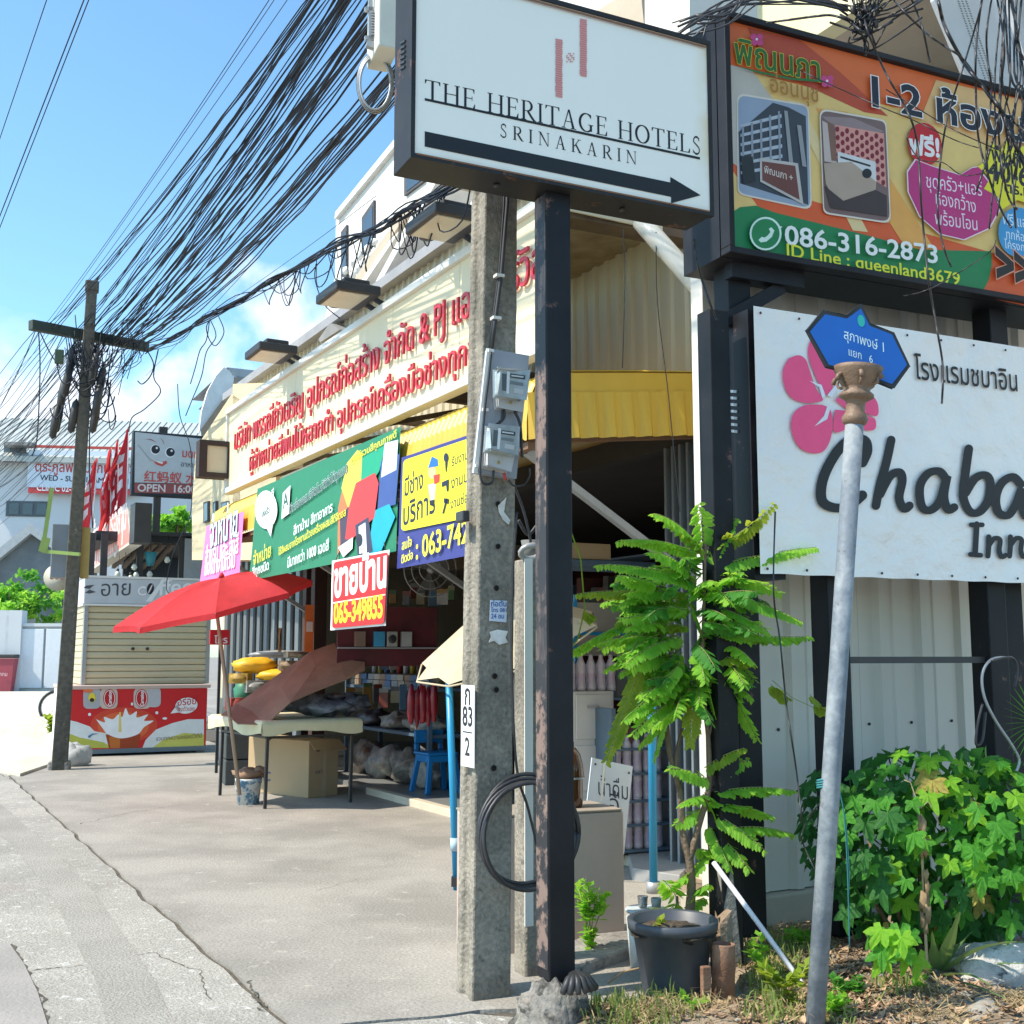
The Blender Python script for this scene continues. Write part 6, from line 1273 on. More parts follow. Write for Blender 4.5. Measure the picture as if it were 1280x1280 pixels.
# fan
q = AT(538, 712, 10.2); ff = Fr(q.x, q.y, q.z, 20); t = thing('wall_fan', 'round caged fan hanging in the shop opening below the yellow banner', 'fan', ff)
for r_ in (.24, .17, .1): part('cage_ring', MB().tube([(r_ * math.cos(a / 24 * 6.2832), 0, r_ * math.sin(a / 24 * 6.2832)) for a in range(25)], .005, 5), galv, t)
for k in range(12): part('cage_wire', MB().tube([(.04 * math.cos(k * .5236), 0, .04 * math.sin(k * .5236)), (.24 * math.cos(k * .5236), 0, .24 * math.sin(k * .5236))], .002, 4), galv, t)
for k in range(3): a_ = k * 2.094; part('blade', MB().add([(0, .03, 0), (.2 * math.cos(a_), .02, .2 * math.sin(a_)), (.2 * math.cos(a_ + .9), .05, .2 * math.sin(a_ + .9))], [(0, 1, 2)]), mat('fan_blade', (.2, .2, .2)), t, solid=.004)
part('hub', MB().lathe([(.04, 0), (.03, .03)], (0, -.02, 0), 12, (0, -1, 0)), galv, t); part('bracket', MB().bar((0, .05, 0), (0, .1, .6), .03), blk, t)
# blue plastic chair
q = G(545, 990, .05); ff = Fr(q.x, q.y, .05, 30); pb = mat('plastic_blue', (.015, .20, .50), (.013, .17, .44), .3, 4)
t = thing('plastic_chair', 'small bright blue plastic chair just inside the shop beside the leaning blue post', 'chair', ff)
part('seat', MB().box(-.16, .16, -.15, .17, .34, .37), pb, t, bev=.015); part('skirt', MB().box(-.15, .15, -.14, -.11, .28, .34).box(-.15, -.12, -.11, .14, .28, .34).box(.12, .15, -.11, .14, .28, .34), pb, t, bev=.008)
for x in (-1, 1):
    for y in (-1, 1): part('leg', MB().bar((x * .12, y * .12, .34), (x * .17, y * .17, 0), .05, .035), pb, t, bev=.008)
part('backrest', MB().box(-.15, .15, .15, .18, .44, .56).box(-.15, -.10, .15, .18, .37, .44).box(.10, .15, .15, .18, .37, .44), pb, t, bev=.012)
# white cabinet, water bottles
q = AT(742, 960, 7.6); ff = Fr(q.x, q.y, 0, 25); t = thing('white_cabinet', 'white metal cabinet behind the black post, with bottle packs on top', 'cabinet', ff); cm_ = mat('cabinet_white', (.56, .55, .54), (.50, .49, .48), .4, 3)
x0_, x1_ = ff.hit(716, 930).x, ff.hit(768, 930).x; zt_ = ff.hit(740, 864).z; part('body', MB().box(x0_, x1_, 0, .35, .05, zt_), cm_, t, bev=.008)
for k in range(3): part('drawer', MB().box(x0_ + .02, x1_ - .02, -.012, -.001, .12 + k * (zt_ - .1) / 3, .08 + (k + 1) * (zt_ - .1) / 3), cm_, t, bev=.005); 
part('handle', MB().box(x0_ + .1, x0_ + .18, -.03, -.013, zt_ * .9, zt_ * .9 + .015), galv, t)
plm = mat('bottle_purple', (.40, .33, .42), (.52, .50, .54), .25, 14, .9)
bt = MB().lathe([(.0, 0), (.032, 0), (.034, .02), (.030, .08), (.034, .12), (.032, .17), (.015, .21), (.014, .235), (.0, .235)], (0, 0, 0), 10)
bm = bpy.data.meshes.new('water_bottle'); bm.from_pydata(bt.v, [], bt.f); bm.materials.append(plm); bm.polygons.foreach_set('use_smooth', bt.sm)
def bottle(fr_, lab, grp):
    o = bpy.data.objects.new('water_bottle', bm); COL.objects.link(o); o.location = fr_.o; tag(o, lab, 'bottle', grp)
for i in range(5): bottle(ff.sub(x0_ + .03 + i * .075, .08, zt_ + .001), 'water bottle in the row on top of the white cabinet', 'bottles on the white cabinet')
q = AT(805, 990, 7.5); fs = Fr(q.x, q.y, 0, 25); xs0, xs1 = fs.hit(768, 980).x, fs.hit(845, 980).x; t = thing('bottle_shelf', 'shelf stacked with packs of water bottles behind the vertical blue post', 'shelf', fs)
lev = [fs.hit(800, py).z for py in (1062, 1030, 1000, 966, 935)]
for z in lev: part('shelf_board', MB().box(xs0, xs1, 0, .35, z - .015, z), rkm, t)
for x in (xs0, xs1): part('upright', MB().box(x - .015, x + .015, 0, .35, .05, lev[-1] + .25), rkm, t)
for z in lev[:4]:
    for i in range(int((xs1 - xs0 - .06) / .075)): 
        o_s = Fr(*P(fs.w(xs0 + .05 + i * .075, .06)), z + .001, 25); bottle(o_s, 'small water bottle in the packs on the shelf behind the blue post', 'bottles on the shelf')
# carton and goods seen between black post and plant, high up
q = AT(738, 690, 7.8); ff = Fr(q.x, q.y, q.z, 25); solo('brown_carton', MB().box(-.14, .16, 0, .3, -.05, .06), bxm, ff, 'flat brown carton stored high up just right of the black post', 'box', bev=.006)
solo('high_shelf', MB().box(-.3, .5, -.02, .4, -.10, -.055), rkm, ff, 'storage shelf board high up inside the near end of the shop', 'shelf')
q = AT(738, 790, 7.9); ff = Fr(q.x, q.y, q.z, 25); t = thing('blue_rack', 'blue framed rack with pale panel behind the feathery plant', 'rack', ff)
part('panel', MB().box(-.18, .25, .02, .05, -.16, .2), mat('panel_wood', (.34, .30, .25), (.28, .25, .2)), t)
for z in (-.02, -.24): part('bar', MB().box(-.3, .4, -.0, .02, z, z + .02), blue, t)
part('upright', MB().box(-.12, -.10, 0, .02, -.5, .25), blue, t); part('upright', MB().box(.38, .40, 0, .02, -.5, .25), blue, t)

# ================================================================== STREET NAME SIGN
a_ = AT(1018, 1292, 4.15); b_ = AT(1068, 532, 4.15); NP = Fr(a_.x, a_.y, 0, 12)
t = thing('street_name_sign', 'blue lozenge street name plate on an ornate brown capital and leaning pale grey pole', 'street sign', NP)
gp = mat('pole_painted_grey', (.15, .18, .21), (.26, .29, .31), .6, 4, 1.0, spec=.3, bump=.3, spots=(.09, .09, .09), spot_at=.62, spscale=11, spot2=(.46, .45, .42), grain=.1, gscale=60)
pa = NP.l(a_) ; pb_ = NP.l(b_); dd = (pb_ - pa).normalized(); pa = pa - dd * .25
part('pole', MB().tube([pa, pa.lerp(pb_, .5), pb_], .033, 20), gp, t)
part('painted_foot', MB().tube([pa, pa.lerp(pb_, .115)], .0338, 20), mat('foot_white', (.50, .49, .46), (.38, .37, .34), .7, 8), t)
cap_ = mat('capital_brown', (.22, .14, .09), (.15, .095, .06), .55, 14, .7, bump=.3)
part('capital', MB().lathe([(.033, -.0), (.042, .01), (.048, .025), (.040, .04), (.034, .05), (.034, .085), (.044, .095), (.062, .105), (.062, .115), (.045, .13), (.052, .14), (.070, .17), (.085, .20), (.09, .215), (.0, .215)], tuple(pb_), 24, dd), cap_, t)
for k in range(6):
    a2 = k * 1.047 + .2; c_ = pb_ + dd * .165; ux = Vector((math.cos(a2), math.sin(a2), 0)); pts = []
    for i in range(16):
        th_ = i / 15 * 9.0; r_ = .030 * (1 - i / 19); pts.append(c_ + ux * (.062 + r_ * math.cos(th_)) + Vector((0, 0, r_ * math.sin(th_))) )
    part('scroll', MB().tube(pts, [.009 * (1 - i / 24) for i in range(16)], 6), cap_, t)
NPp = NP
y_ = -.03; outer = [(1009, 412), (1029, 388), (1058, 394), (1076.5, 380), (1088, 404), (1117.5, 416), (1137.5, 458), (1117.5, 485), (1080, 470), (1034, 458)]
Lq = [NP.hit(*p, y_) for p in outer]; part('plate', MB().prism([(p.x, p.z) for p in Lq], y_, y_ + .016), mat('plate_black', (.02, .025, .03)), t, bev=.002)
sg = Sign(NP, t, y_ - .0006); cc_ = Vector((1072, 436)); sg.poly([tuple(cc_ + Vector(((p[0] - cc_.x) * .945, (p[1] - cc_.y) * .90))) for p in outer], (6, 92, 178), 'blue_field')
sg.text([('สุภาพงษ์ 1', (1055, 423), (1105, 440), 1.25), ('แยก   6', (1061, 444), (1091, 454), 1.25)], (206, 232, 232), .0); sg.poly([pell(1076.5, 401, 4.5, 7.5, tilt=-10)], (40, 170, 160), 'emblem')
tealw = mat('string_teal', (.03, .20, .22)); c_ = pa.lerp(pb_, .47)
for k in range(4): cz = NP.hit(1040, 976 + k * 3, -.03); part('string', MB().tube([(cz.x + .038 * math.cos(a / 12 * 6.28), .036 * math.sin(a / 12 * 6.28), cz.z + .004 * math.sin(a)) for a in range(13)], .0035, 4), tealw, t)
part('string', MB().tube([NP.hit(*p, .06) for p in smooth_line([(1046, 978), (1054, 1010), (1058, 1060), (1060, 1110), (1062, 1185)], 5)], .0022, 4).tube([NP.hit(*p, .06) for p in smooth_line([(1046, 980), (1056, 1020), (1061, 1080), (1061, 1118)], 5)], .002, 4), tealw, t)

# ================================================================== POT, PLATE AND GLASSES, PIPES
q = G(842, 1243, .03); f = Fr(q.x, q.y, .02, 0); q0 = f
t = thing('plant_pot', 'large dark grey plastic pot holding the feathery plant', 'pot', f); potm = mat('pot_dark', (.045, .055, .07), (.065, .075, .09), .45, 4, .7, spots=(.2, .2, .2), spot_at=.7, spscale=12)
part('pot', MB().lathe([(.0, 0), (.115, 0), (.118, .03), (.152, .25), (.170, .252), (.173, .285), (.165, .29), (.150, .285), (.148, .25), (.0, .235)], (0, 0, 0), 36), potm, t)
solo('pot_soil', MB().blob((0, 0, .235), (.145, .145, .03), 2, .3, 5, 20, flat=-.01), mat('pot_soil_dark', (.06, .045, .03), (.12, .09, .06), .95, 30, .9, bump=1), f, 'dark soil filling the grey plant pot', 'soil')
q = G(812, 1170, .02); f = Fr(*P(AT(808, 1150, 5.05)), 0, 0); zz = f.hit(808, 1136).z; enm = mat('enamel_white', (.62, .64, .62), (.54, .56, .54), .25, 4)
t = thing('white_tub', 'white tub with a pale round lid, behind the left rim of the plant pot', 'tub', f)
part('tub', MB().lathe([(.0, 0), (.07, 0), (.085, zz - .03), (.0, zz - .03)], (0, 0, 0), 28), enm, t); part('lid', MB().lathe([(.0, zz - .012), (.084, zz - .012), (.09, zz - .004), (.086, zz + .002), (.06, zz - .002), (.0, zz - .002)], (0, 0, 0), 28), mat('lid_pale', (.50, .56, .58)), t)
glm = mat('clear_glass', (.85, .88, .88), (.8, .84, .84), .05, 4, trans=.9)
for dx, c_, lab in ((-.012, glm, 'empty clear shot glass on the tub lid, left of the dark drink'), (.040, mat('dark_drink', (.03, .035, .02), None, .1), 'shot glass with dark drink on the tub lid')):
    tt = thing('small_glass', lab, 'glass', f.sub(dx, -.02 if dx > 0 else .02, zz + .003)); part('cup', MB().lathe([(.0, 0), (.018, 0), (.023, .045), (.021, .045), (.016, .003), (.0, .003)], (0, 0, 0), 16), glm if dx < 0 else mat('glass_rim', (.3, .32, .3), None, .1), tt); part('drink', MB().lathe([(.0, .004), (.0165, .004), (.020, .03 if dx > 0 else .01), (.0, .03 if dx > 0 else .01)], (0, 0, 0), 14), c_, tt)
rus = mat('rusty_brown', (.20, .10, .06), (.28, .17, .11), .85, 9, .8, bump=.4, spots=(.34, .22, .16), spot_at=.62)
q = G(904, 1262); f = Fr(q.x, q.y, 0, 0); solo('rusty_pipe', MB().lathe([(.042, -.05), (.044, .23), (.044, .235), (.037, .235), (.036, .1), (.0, .1)], (0, 0, 0), 20, (.03, .02, 1)), rus, f, 'short open rusty brown pipe standing right of the plant pot', 'pipe')
q = G(883, 1268); solo('rusty_stub', MB().box(-.018, .018, -.012, .012, -.03, .17), rus, Fr(q.x, q.y, 0, 20), 'thin rusty iron stub between the pot and the rusty pipe', 'stub', bev=.004)
wood = mat('rotten_wood', (.20, .13, .08), (.34, .27, .20), .95, 7, .9, bump=1, streak=True); gw = mat('grey_wood', (.27, .25, .22), (.18, .165, .15), .95, 6, .9, bump=.8, streak=True)
q = AT(905, 1180, 4.75); f = Fr(q.x, q.y, 0, 15); mb = MB(); V = []
for k in range(9):
    z = -.03 + k * .038
    for a in range(8): r_ = .034 + .012 * noise.noise(Vector((a * .9, z * 9, 0))); V.append((r_ * math.cos(a * .785), r_ * math.sin(a * .785), z + (.03 * math.sin(a * 2) if k == 8 else 0)))
mb.add(V, [(k * 8 + a, k * 8 + (a + 1) % 8, (k + 1) * 8 + (a + 1) % 8, (k + 1) * 8 + a) for k in range(8) for a in range(8)] + [tuple(range(64, 72))]); solo('rotten_stump', mb, wood, f, 'rotten brown wooden stump right behind the plant pot', 'stump')
q = AT(919, 1180, 4.9); solo('grey_plank', MB().bar((0, 0, -.02), (-.03, .02, .43), .06, .03), gw, Fr(q.x, q.y, 0, 15), 'weathered grey plank standing against the black post base', 'plank', bev=.004)
q = AT(800, 1170, 4.9)
f = Fr(*P(G(1012, 1245)), 0, 0); solo('white_strut', MB().tube([f.l(AT(892, 1078, 4.8)), f.l(AT(950, 1157, 4.62)), f.l(G(1012, 1242, .02)), f.l(G(1040, 1284, .0))], .0105, 8), mat('strut_white', (.66, .66, .68), (.5, .5, .52), .4, 9), f, 'thin white pipe leaning diagonally from the wall corner to the leaning grey pole', 'pipe')
# bricks and rocks
brk = mat('brick_red', (.26, .10, .07), (.18, .08, .06), .9, 6, .8, bump=.6, spots=(.5, .47, .42), spot_at=.66, spscale=10)
pxw = Cc.w(posts[0], .13); solo('brick_footing', MB().box(-.14, .14, -.13, .13, -.08, .09), brk, Fr(pxw.x, pxw.y, 0, 25), 'reddish brick footing under the middle black sign post', 'footing', bev=.015)
pxw = Cc.w(posts[1], .13); solo('concrete_footing', MB().box(-.13, .13, -.13, .13, -.08, .09), stone, Fr(pxw.x, pxw.y, 0, 25), 'rough concrete footing under the right black sign post', 'footing', bev=.015)
whr = mat('white_rock', (.52, .51, .48), (.34, .33, .31), .9, 7, .8, bump=1, spots=(.08, .08, .09), spot_at=.60, spscale=12)
for (px, py, r_, m_4, lab, sd) in ((1250, 1232, (.22, .16, .11), whr, 'large white painted rock at the lower right', 1), (1122, 1258, (.055, .05, .045), stone, 'round grey stone beside the brick footing', 2), (1145, 1262, (.05, .04, .03), stone, 'small pale stone right of the round grey one', 3),
                             (1225, 1275, (.26, .12, .05), stone, 'long flat concrete slab chunk at the bottom right corner', 4), (1168, 1262, (.05, .06, .03), stone, 'flat grey stone before the agave', 5), (980, 1195, (.07, .06, .035), stone, 'grey stone among weeds left of the leaning pole', 6), (890, 1285, (.05, .04, .02), brk, 'broken brick piece at the bottom edge below the rusty pipe', 7), (1085, 1282, (.10, .05, .02), brk, 'broken reddish tile piece at the bottom edge', 8)):
    q = G(px, py); solo('rock', MB().blob((0, 0, r_[2] * .5), r_, sd + 30, .20, 2.2, 30, smooth=True), m_4, Fr(q.x, q.y, 0, sd * 20), lab, 'rock')
# ================================================================== PLANTS
rp_ = random.Random(21)
def leafmat(name, c1, c2, tr, fac=.40): return mat(name, c1, c2, .6, 7, .9, transl=(*tr, fac), spec=.2)
lf_a = leafmat('leaflet_green', (.26, .50, .055), (.13, .34, .04), (.52, .88, .09), .5)
lf_b = leafmat('leaflet_dark', (.08, .27, .045), (.05, .19, .035), (.26, .6, .07), .45)
lf_y = leafmat('leaflet_yellow', (.26, .34, .04), (.16, .28, .03), (.55, .65, .06), .45)
bark = mat('bark_brown', (.20, .14, .09), (.13, .09, .06), .9, 9, .8, bump=.8, streak=True, spots=(.32, .27, .20), spot_at=.62)
stemg = mat('stem_green', (.20, .26, .07), (.28, .22, .10), .6, 10)
def frond(p0, p1, bend=.0, ll=.055, lw=.029, gap=.0125, droop=.9):
    """a feather of leaflets along an arched rachis, in world coordinates"""
    p0 = Vector(p0); p1 = Vector(p1); d = p1 - p0; Ln = d.length; n = max(6, int(Ln / gap)); c = (p0 + p1) / 2 + Vector((0, 0, bend * Ln)); pts = []
    for i in range(n + 1):
        t = i / n; pts.append(p0 * (1 - t) ** 2 + c * 2 * t * (1 - t) + p1 * t * t)
    mb = MB(); mb.mi = 1; mb.tube(pts[::3] + [pts[-1]], .0016, 4); mb.mi = 0
    roll = rp_.uniform(-.9, .9)
    for i in range(1, n + 1):
        t = i / n; tg = (pts[i] - pts[i - 1]).normalized(); side = tg.cross(Vector((0, 0, 1)))
        if side.length < .15: side = tg.cross(Vector((0, 1, 0)))
        side.normalize(); up = side.cross(tg).normalized(); side = side * math.cos(roll) + up * math.sin(roll); up = side.cross(tg).normalized()
        for s in (-1, 1):
            k = (.55 + .75 * math.sin(min(1, .15 + t * .95) * 3.0)) * rp_.uniform(.85, 1.12); l_ = ll * max(.45, min(1.1, k)); w_ = lw * max(.5, min(1.05, k))
            dr = droop * rp_.uniform(.5, 1.4); dv = (side * s + tg * .30 + Vector((0, 0, -1)) * dr).normalized(); nv = dv.cross(tg).normalized(); wv_ = nv.cross(dv).normalized()
            b_ = pts[i] + tg * rp_.uniform(-.002, .002)
            a_ = [b_, b_ + dv * l_ * .35 + wv_ * w_ * .5, b_ + dv * l_ * .35 - wv_ * w_ * .5, b_ + dv * l_ * .75 + wv_ * w_ * .36, b_ + dv * l_ * .75 - wv_ * w_ * .36, b_ + dv * l_ + nv * .003, b_ + dv * l_ * .4 + nv * .003, b_ + dv * l_ * .75 + nv * .003]
            mb.add(a_, [(0, 1, 6), (0, 6, 2), (1, 3, 7, 6), (6, 7, 4, 2), (3, 5, 7), (7, 5, 4)])
    return mb
TP = G(857, 1159, .2); TF = Fr(TP.x, TP.y, 0, 0)
t = thing('feathery_plant', 'tall potted star gooseberry shrub with feathery bright green leaves', 'shrub', TF)
TFo = Vector((TF.o.x, TF.o.y, 0))
def lift(mb): mb.v = [tuple(Vector(v) - TFo) for v in mb.v]; return mb
Y0 = TP.y
def stem(pts, r0, r1, name='stem'):
    P3 = [AT(x, y, Y) for x, y, Y in pts]; n = len(P3) * 4; S_ = smooth_line(P3, 4); part(name, lift(MB().tube(S_, [r0 + (r1 - r0) * i / (len(S_) - 1) for i in range(len(S_))], 8)), bark, t)
stem([(857, 1175, Y0), (864, 1118, Y0), (862, 1077, Y0), (854, 1044, Y0), (850, 990, Y0 + .02), (836, 934, Y0 + .04), (834, 870, Y0 + .05), (850, 800, Y0 + .05)], .021, .008, 'trunk')
stem([(862, 1075, Y0), (874, 1030, Y0 - .01), (886, 985, Y0), (886, 930, Y0 + .02), (878, 850, Y0 + .02), (880, 760, Y0), (882, 690, Y0), (884, 650, Y0)], .015, .004, 'trunk')
stem([(848, 985, Y0), (846, 940, Y0 + .03), (858, 890, Y0 + .06), (866, 820, Y0 + .08)], .010, .004, 'branch')
stem([(849, 1162, Y0 + .03), (846, 1120, Y0 + .05)], .009, .006, 'branch')
for pts in ([(884, 930), (900, 860), (905, 800)], [(850, 850), (830, 800), (812, 780)], [(880, 800), (905, 770), (918, 745)], [(868, 900), (815, 850), (800, 830)], [(886, 985), (893, 980), (900, 975)]):
    stem([(x, y, Y0 + .02) for x, y in pts], .005, .003, 'branch')
FL = [((877, 686), (818, 642), .22), ((880, 682), (873, 630), .1), ((894, 682), (967, 630), -.12), ((900, 706), (1020, 684), .05), ((874, 692), (773, 676), .16), ((872, 730), (748, 706), .12), ((860, 741), (722, 742), .06),
      ((885, 735), (943, 760), .22), ((915, 745), (1000, 776), .08), ((925, 790), (1012, 795), -.06), ((862, 783), (772, 778), .05), ((856, 796), (782, 808), .1), ((862, 762), (798, 752), .05), ((800, 768), (690, 828), .03), ((800, 835), (758, 950), .0), ((838, 873), (818, 945), .0),
      ((878, 834), (893, 892), .05), ((898, 840), (946, 922), .05), ((884, 820), (940, 830), .12), ((865, 760), (880, 800), .2), ((888, 975), (838, 960), .12), ((893, 990), (992, 988), .1), ((912, 1035), (990, 1042), .12), ((890, 1035), (936, 1086), .1), ((888, 995), (850, 1005), .15),
      ((882, 700), (918, 648), .1), ((882, 690), (840, 655), .1), ((890, 965), (935, 950), .12), ((884, 985), (880, 1010), .1), ((855, 815), (800, 850), .05), ((850, 830), (812, 880), .03), ((880, 780), (935, 800), .1), ((880, 745), (925, 715), .15), ((862, 715), (812, 690), .2),
      ((870, 735), (840, 700), .2), ((862, 1088), (885, 1068), .1), ((862, 1090), (838, 1110), .1), ((845, 1120), (828, 1100), .1), ((862, 1120), (885, 1105), .1), ((850, 1128), (832, 1140), .05), ((830, 855), (780, 900), .02), ((845, 880), (800, 930), .02), ((870, 850), (862, 930), .02), ((905, 830), (925, 880), .05), ((900, 760), (960, 790), .12), ((895, 720), (975, 740), .15), ((882, 1000), (930, 1010), .1), ((900, 1005), (965, 1020), .12), ((895, 1018), (955, 1062), .1), ((885, 1030), (912, 1085), .05), ((880, 960), (930, 935), .12), ((878, 1010), (845, 1030), .1), ((868, 1060), (905, 1070), .1), ((855, 1135), (880, 1122), .1), ((846, 1140), (815, 1135), .1), ((880, 990), (905, 1050), .1), ((712, 752), (678, 772), .05), ((712, 800), (690, 826), .0)]
for i, (a, b, bd) in enumerate(FL):
    dy = rp_.uniform(-.14, .10); P0 = AT(*a, Y0 + rp_.uniform(-.02, .03)); P1 = AT(*b, Y0 + dy)
    part('frond', lift(frond(P0, P1, bd, gap=.0155)), [(lf_a, lf_a, lf_y, lf_a)[i % 4] if a[1] < 1000 else lf_a, stemg], t)
for i in range(135):   # inner fronds that fill the crown
    u = rp_.uniform(0, 6.283); rr_ = rp_.uniform(.1, 1) ** .6; cx = 862 + 68 * rr_ * math.cos(u) - 6; cy = 790 + 92 * rr_ * math.sin(u)
    an = math.atan2((cy - 790) * .5, cx - 868) + rp_.uniform(-.5, .5); ln = rp_.uniform(38, 95); P0 = AT(868 + (cx - 868) * .75, cy, Y0 + rp_.uniform(-.1, .2)); P1 = AT(868 + (cx - 868) * .75 + ln * .8 * math.cos(an), cy + ln * .30 * math.sin(an) + rp_.uniform(0, 26), Y0 + rp_.uniform(-.25, .35))
    part('frond', lift(frond(P0, P1, rp_.uniform(.02, .2), gap=.016)), [(lf_a, lf_b, lf_a)[i % 3], stemg], t)
part('vine_stem', lift(MB().tube([AT(*p) for p in [(713, 662, Y0), (726, 700, Y0), (731, 760, Y0), (722, 800, Y0), (708, 815, Y0)]], .0032, 5).tube([AT(*p) for p in [(965, 850, Y0), (990, 872, Y0), (1018, 885, Y0), (1036, 884, Y0)]], .0018, 4)), lf_y, t)
q = [AT(x, y, Y0) for x, y in ((963, 855), (972, 862), (1012, 868), (1020, 878), (730, 762))]
for p in q: part('frond', lift(frond(p, p + Vector((.04, 0, -.035)), 0, .045, .026)), [lf_y, stemg], t)

# lobed leaf for the chaya bush
def lobed(sd):
    r_ = random.Random(sd); L_ = [(0, 0)]; tips = [(-135, .50), (-62, .80), (0, 1.0), (62, .80), (135, .50)] if sd != 1 else [(-100, .55), (-52, .85), (0, 1.0), (52, .85), (100, .55)]
    out = []
    for k, (a, l_) in enumerate(tips):
        a = R(a + r_.uniform(-8, 8)); l_ *= r_.uniform(.9, 1.1); w_ = .40
        if k: am = R((tips[k - 1][0] + tips[k][0]) / 2); out.append((math.sin(am) * .42, math.cos(am) * .42))
        for (u, v) in ((.62, -w_ * .62), (.85, -w_ * .34), (1, 0), (.85, w_ * .34), (.62, w_ * .62)):
            x = u * l_; y = v * .75; out.append((math.sin(a) * x + math.cos(a) * y, math.cos(a) * x - math.sin(a) * y))
    V = [Vector((0, 0, 0))] + [Vector((x, y, -.30 * (x * x + y * y) + .05 * math.sin(x * 9 + sd) + .05 * math.sin(y * 8 + sd * 2))) for x, y in out]; n = len(V) - 1
    mb = MB(); mb.smooth = False; mb.add(V, [(0, i, i + 1) for i in range(1, n)]); me = bpy.data.meshes.new('leaf'); me.from_pydata([tuple(v) for v in mb.v], [], mb.f); return me
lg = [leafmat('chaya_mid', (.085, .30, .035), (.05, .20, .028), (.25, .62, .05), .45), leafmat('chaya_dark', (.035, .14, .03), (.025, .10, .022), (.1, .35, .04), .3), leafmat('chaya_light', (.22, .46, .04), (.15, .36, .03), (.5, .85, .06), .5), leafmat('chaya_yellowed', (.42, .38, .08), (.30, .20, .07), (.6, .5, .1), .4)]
LM = []
for s_ in range(3):
    for m_5 in lg: me = lobed(s_); me.materials.append(m_5); LM.append(me)
def leafbush(name, lab, cat, fr, pts, n, size, center, group=None):
    t = thing(name, lab, cat, fr, group)
    for i in range(n):
        px, py, Y, cls, sz = pts(i)
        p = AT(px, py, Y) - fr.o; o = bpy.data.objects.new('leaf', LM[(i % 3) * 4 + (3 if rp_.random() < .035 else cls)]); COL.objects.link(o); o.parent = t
        o.location = p; s_ = size * sz; o.scale = (s_, s_, s_)
        out = (p - center); out.z *= .6; out.normalize(); nrm = (out * .8 + Vector((rp_.uniform(-.4, .4), -.55, .75)) + Vector((-.3, -.2, .2))).normalized()
        q_ = nrm.to_track_quat('Z', 'Y'); e = q_.to_matrix().to_4x4() @ Matrix.Rotation(3.14 + rp_.uniform(-.7, .7), 4, 'Z'); o.rotation_euler = e.to_euler()
    return t
f = Fr(*P(AT(1150, 1180, 4.9)), 0, 0)
def chp(i):
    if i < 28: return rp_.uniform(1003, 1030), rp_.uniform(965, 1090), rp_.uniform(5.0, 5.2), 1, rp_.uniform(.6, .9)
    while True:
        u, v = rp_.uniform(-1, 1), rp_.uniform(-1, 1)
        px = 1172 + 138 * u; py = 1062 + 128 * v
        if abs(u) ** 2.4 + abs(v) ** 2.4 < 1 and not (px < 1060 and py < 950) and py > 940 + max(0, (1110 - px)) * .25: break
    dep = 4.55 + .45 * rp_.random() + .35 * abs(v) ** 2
    hi = v < -.25 and u > -.1; cls = 2 if (hi and rp_.random() < .65) or rp_.random() < .10 else (1 if (u < -.3 or v > .3) and rp_.random() < .55 else 0)  # sunlit top right and shaded left and foot put into leaf colours
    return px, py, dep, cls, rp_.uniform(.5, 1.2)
cc = AT(1172, 1062, 4.95) - f.o
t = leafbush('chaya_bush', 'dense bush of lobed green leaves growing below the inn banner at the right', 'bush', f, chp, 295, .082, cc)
for a, b in (((1150, 1200), (1140, 1010)), ((1170, 1200), (1210, 980)), ((1190, 1200), (1250, 1020)), ((1140, 1200), (1085, 1050)), ((1130, 1190), (1030, 1040))):
    part('stem', MB().tube([AT(a[0], a[1], 4.95) - f.o, AT((a[0] + b[0]) / 2 + 6, (a[1] + b[1]) / 2, 4.95) - f.o, AT(b[0], b[1], 4.95) - f.o], [.012, .009, .005], 6), bark, t)
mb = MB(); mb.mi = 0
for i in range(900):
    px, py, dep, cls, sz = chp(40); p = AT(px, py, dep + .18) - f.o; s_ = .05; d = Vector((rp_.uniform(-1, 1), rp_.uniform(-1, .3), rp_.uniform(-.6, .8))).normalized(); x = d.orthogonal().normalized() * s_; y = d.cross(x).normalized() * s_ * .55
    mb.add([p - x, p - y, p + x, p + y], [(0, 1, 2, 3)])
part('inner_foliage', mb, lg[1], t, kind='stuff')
# dead stalk, agave, palm
dry = mat('dry_leaf', (.42, .30, .17), (.28, .19, .11), .9, 12, .8, transl=(.5, .35, .18, .2))
f = Fr(*P(G(1160, 1244)), 0, 0); t = thing('dead_stalk', 'tall dry brown stalk with shrivelled leaves standing in front of the green bush', 'dead plant', f); Yd = f.o.y
part('stalk', MB().tube([AT(x, y, Yd) - f.o for x, y in ((1160, 1244), (1158, 1190), (1155, 1130), (1153, 1080), (1151, 1030), (1147, 1003), (1138, 978), (1130, 975))], [.006, .006, .005, .005, .004, .003, .002, .002], 6).tube([AT(x, y, Yd) - f.o for x, y in ((1151, 1010), (1160, 1002), (1170, 1018), (1174, 1030))], .002, 4), mat('stalk_tan', (.45, .35, .2), (.32, .25, .15), .8), t)
for i, (x, y, s_) in enumerate(((1152, 1032, .03), (1154, 1056, .034), (1151, 1062, .022), (1157, 1095, .02), (1160, 1110, .02), (1156, 1128, .03), (1160, 1142, .026), (1154, 1150, .022), (1158, 1160, .018))): part('withered_leaf', MB().blob(tuple(AT(x, y, Yd - .01) - f.o), (s_ * .55, s_ * .4, s_ * 1.3), i + 50, .5, 3, 10), dry, t)
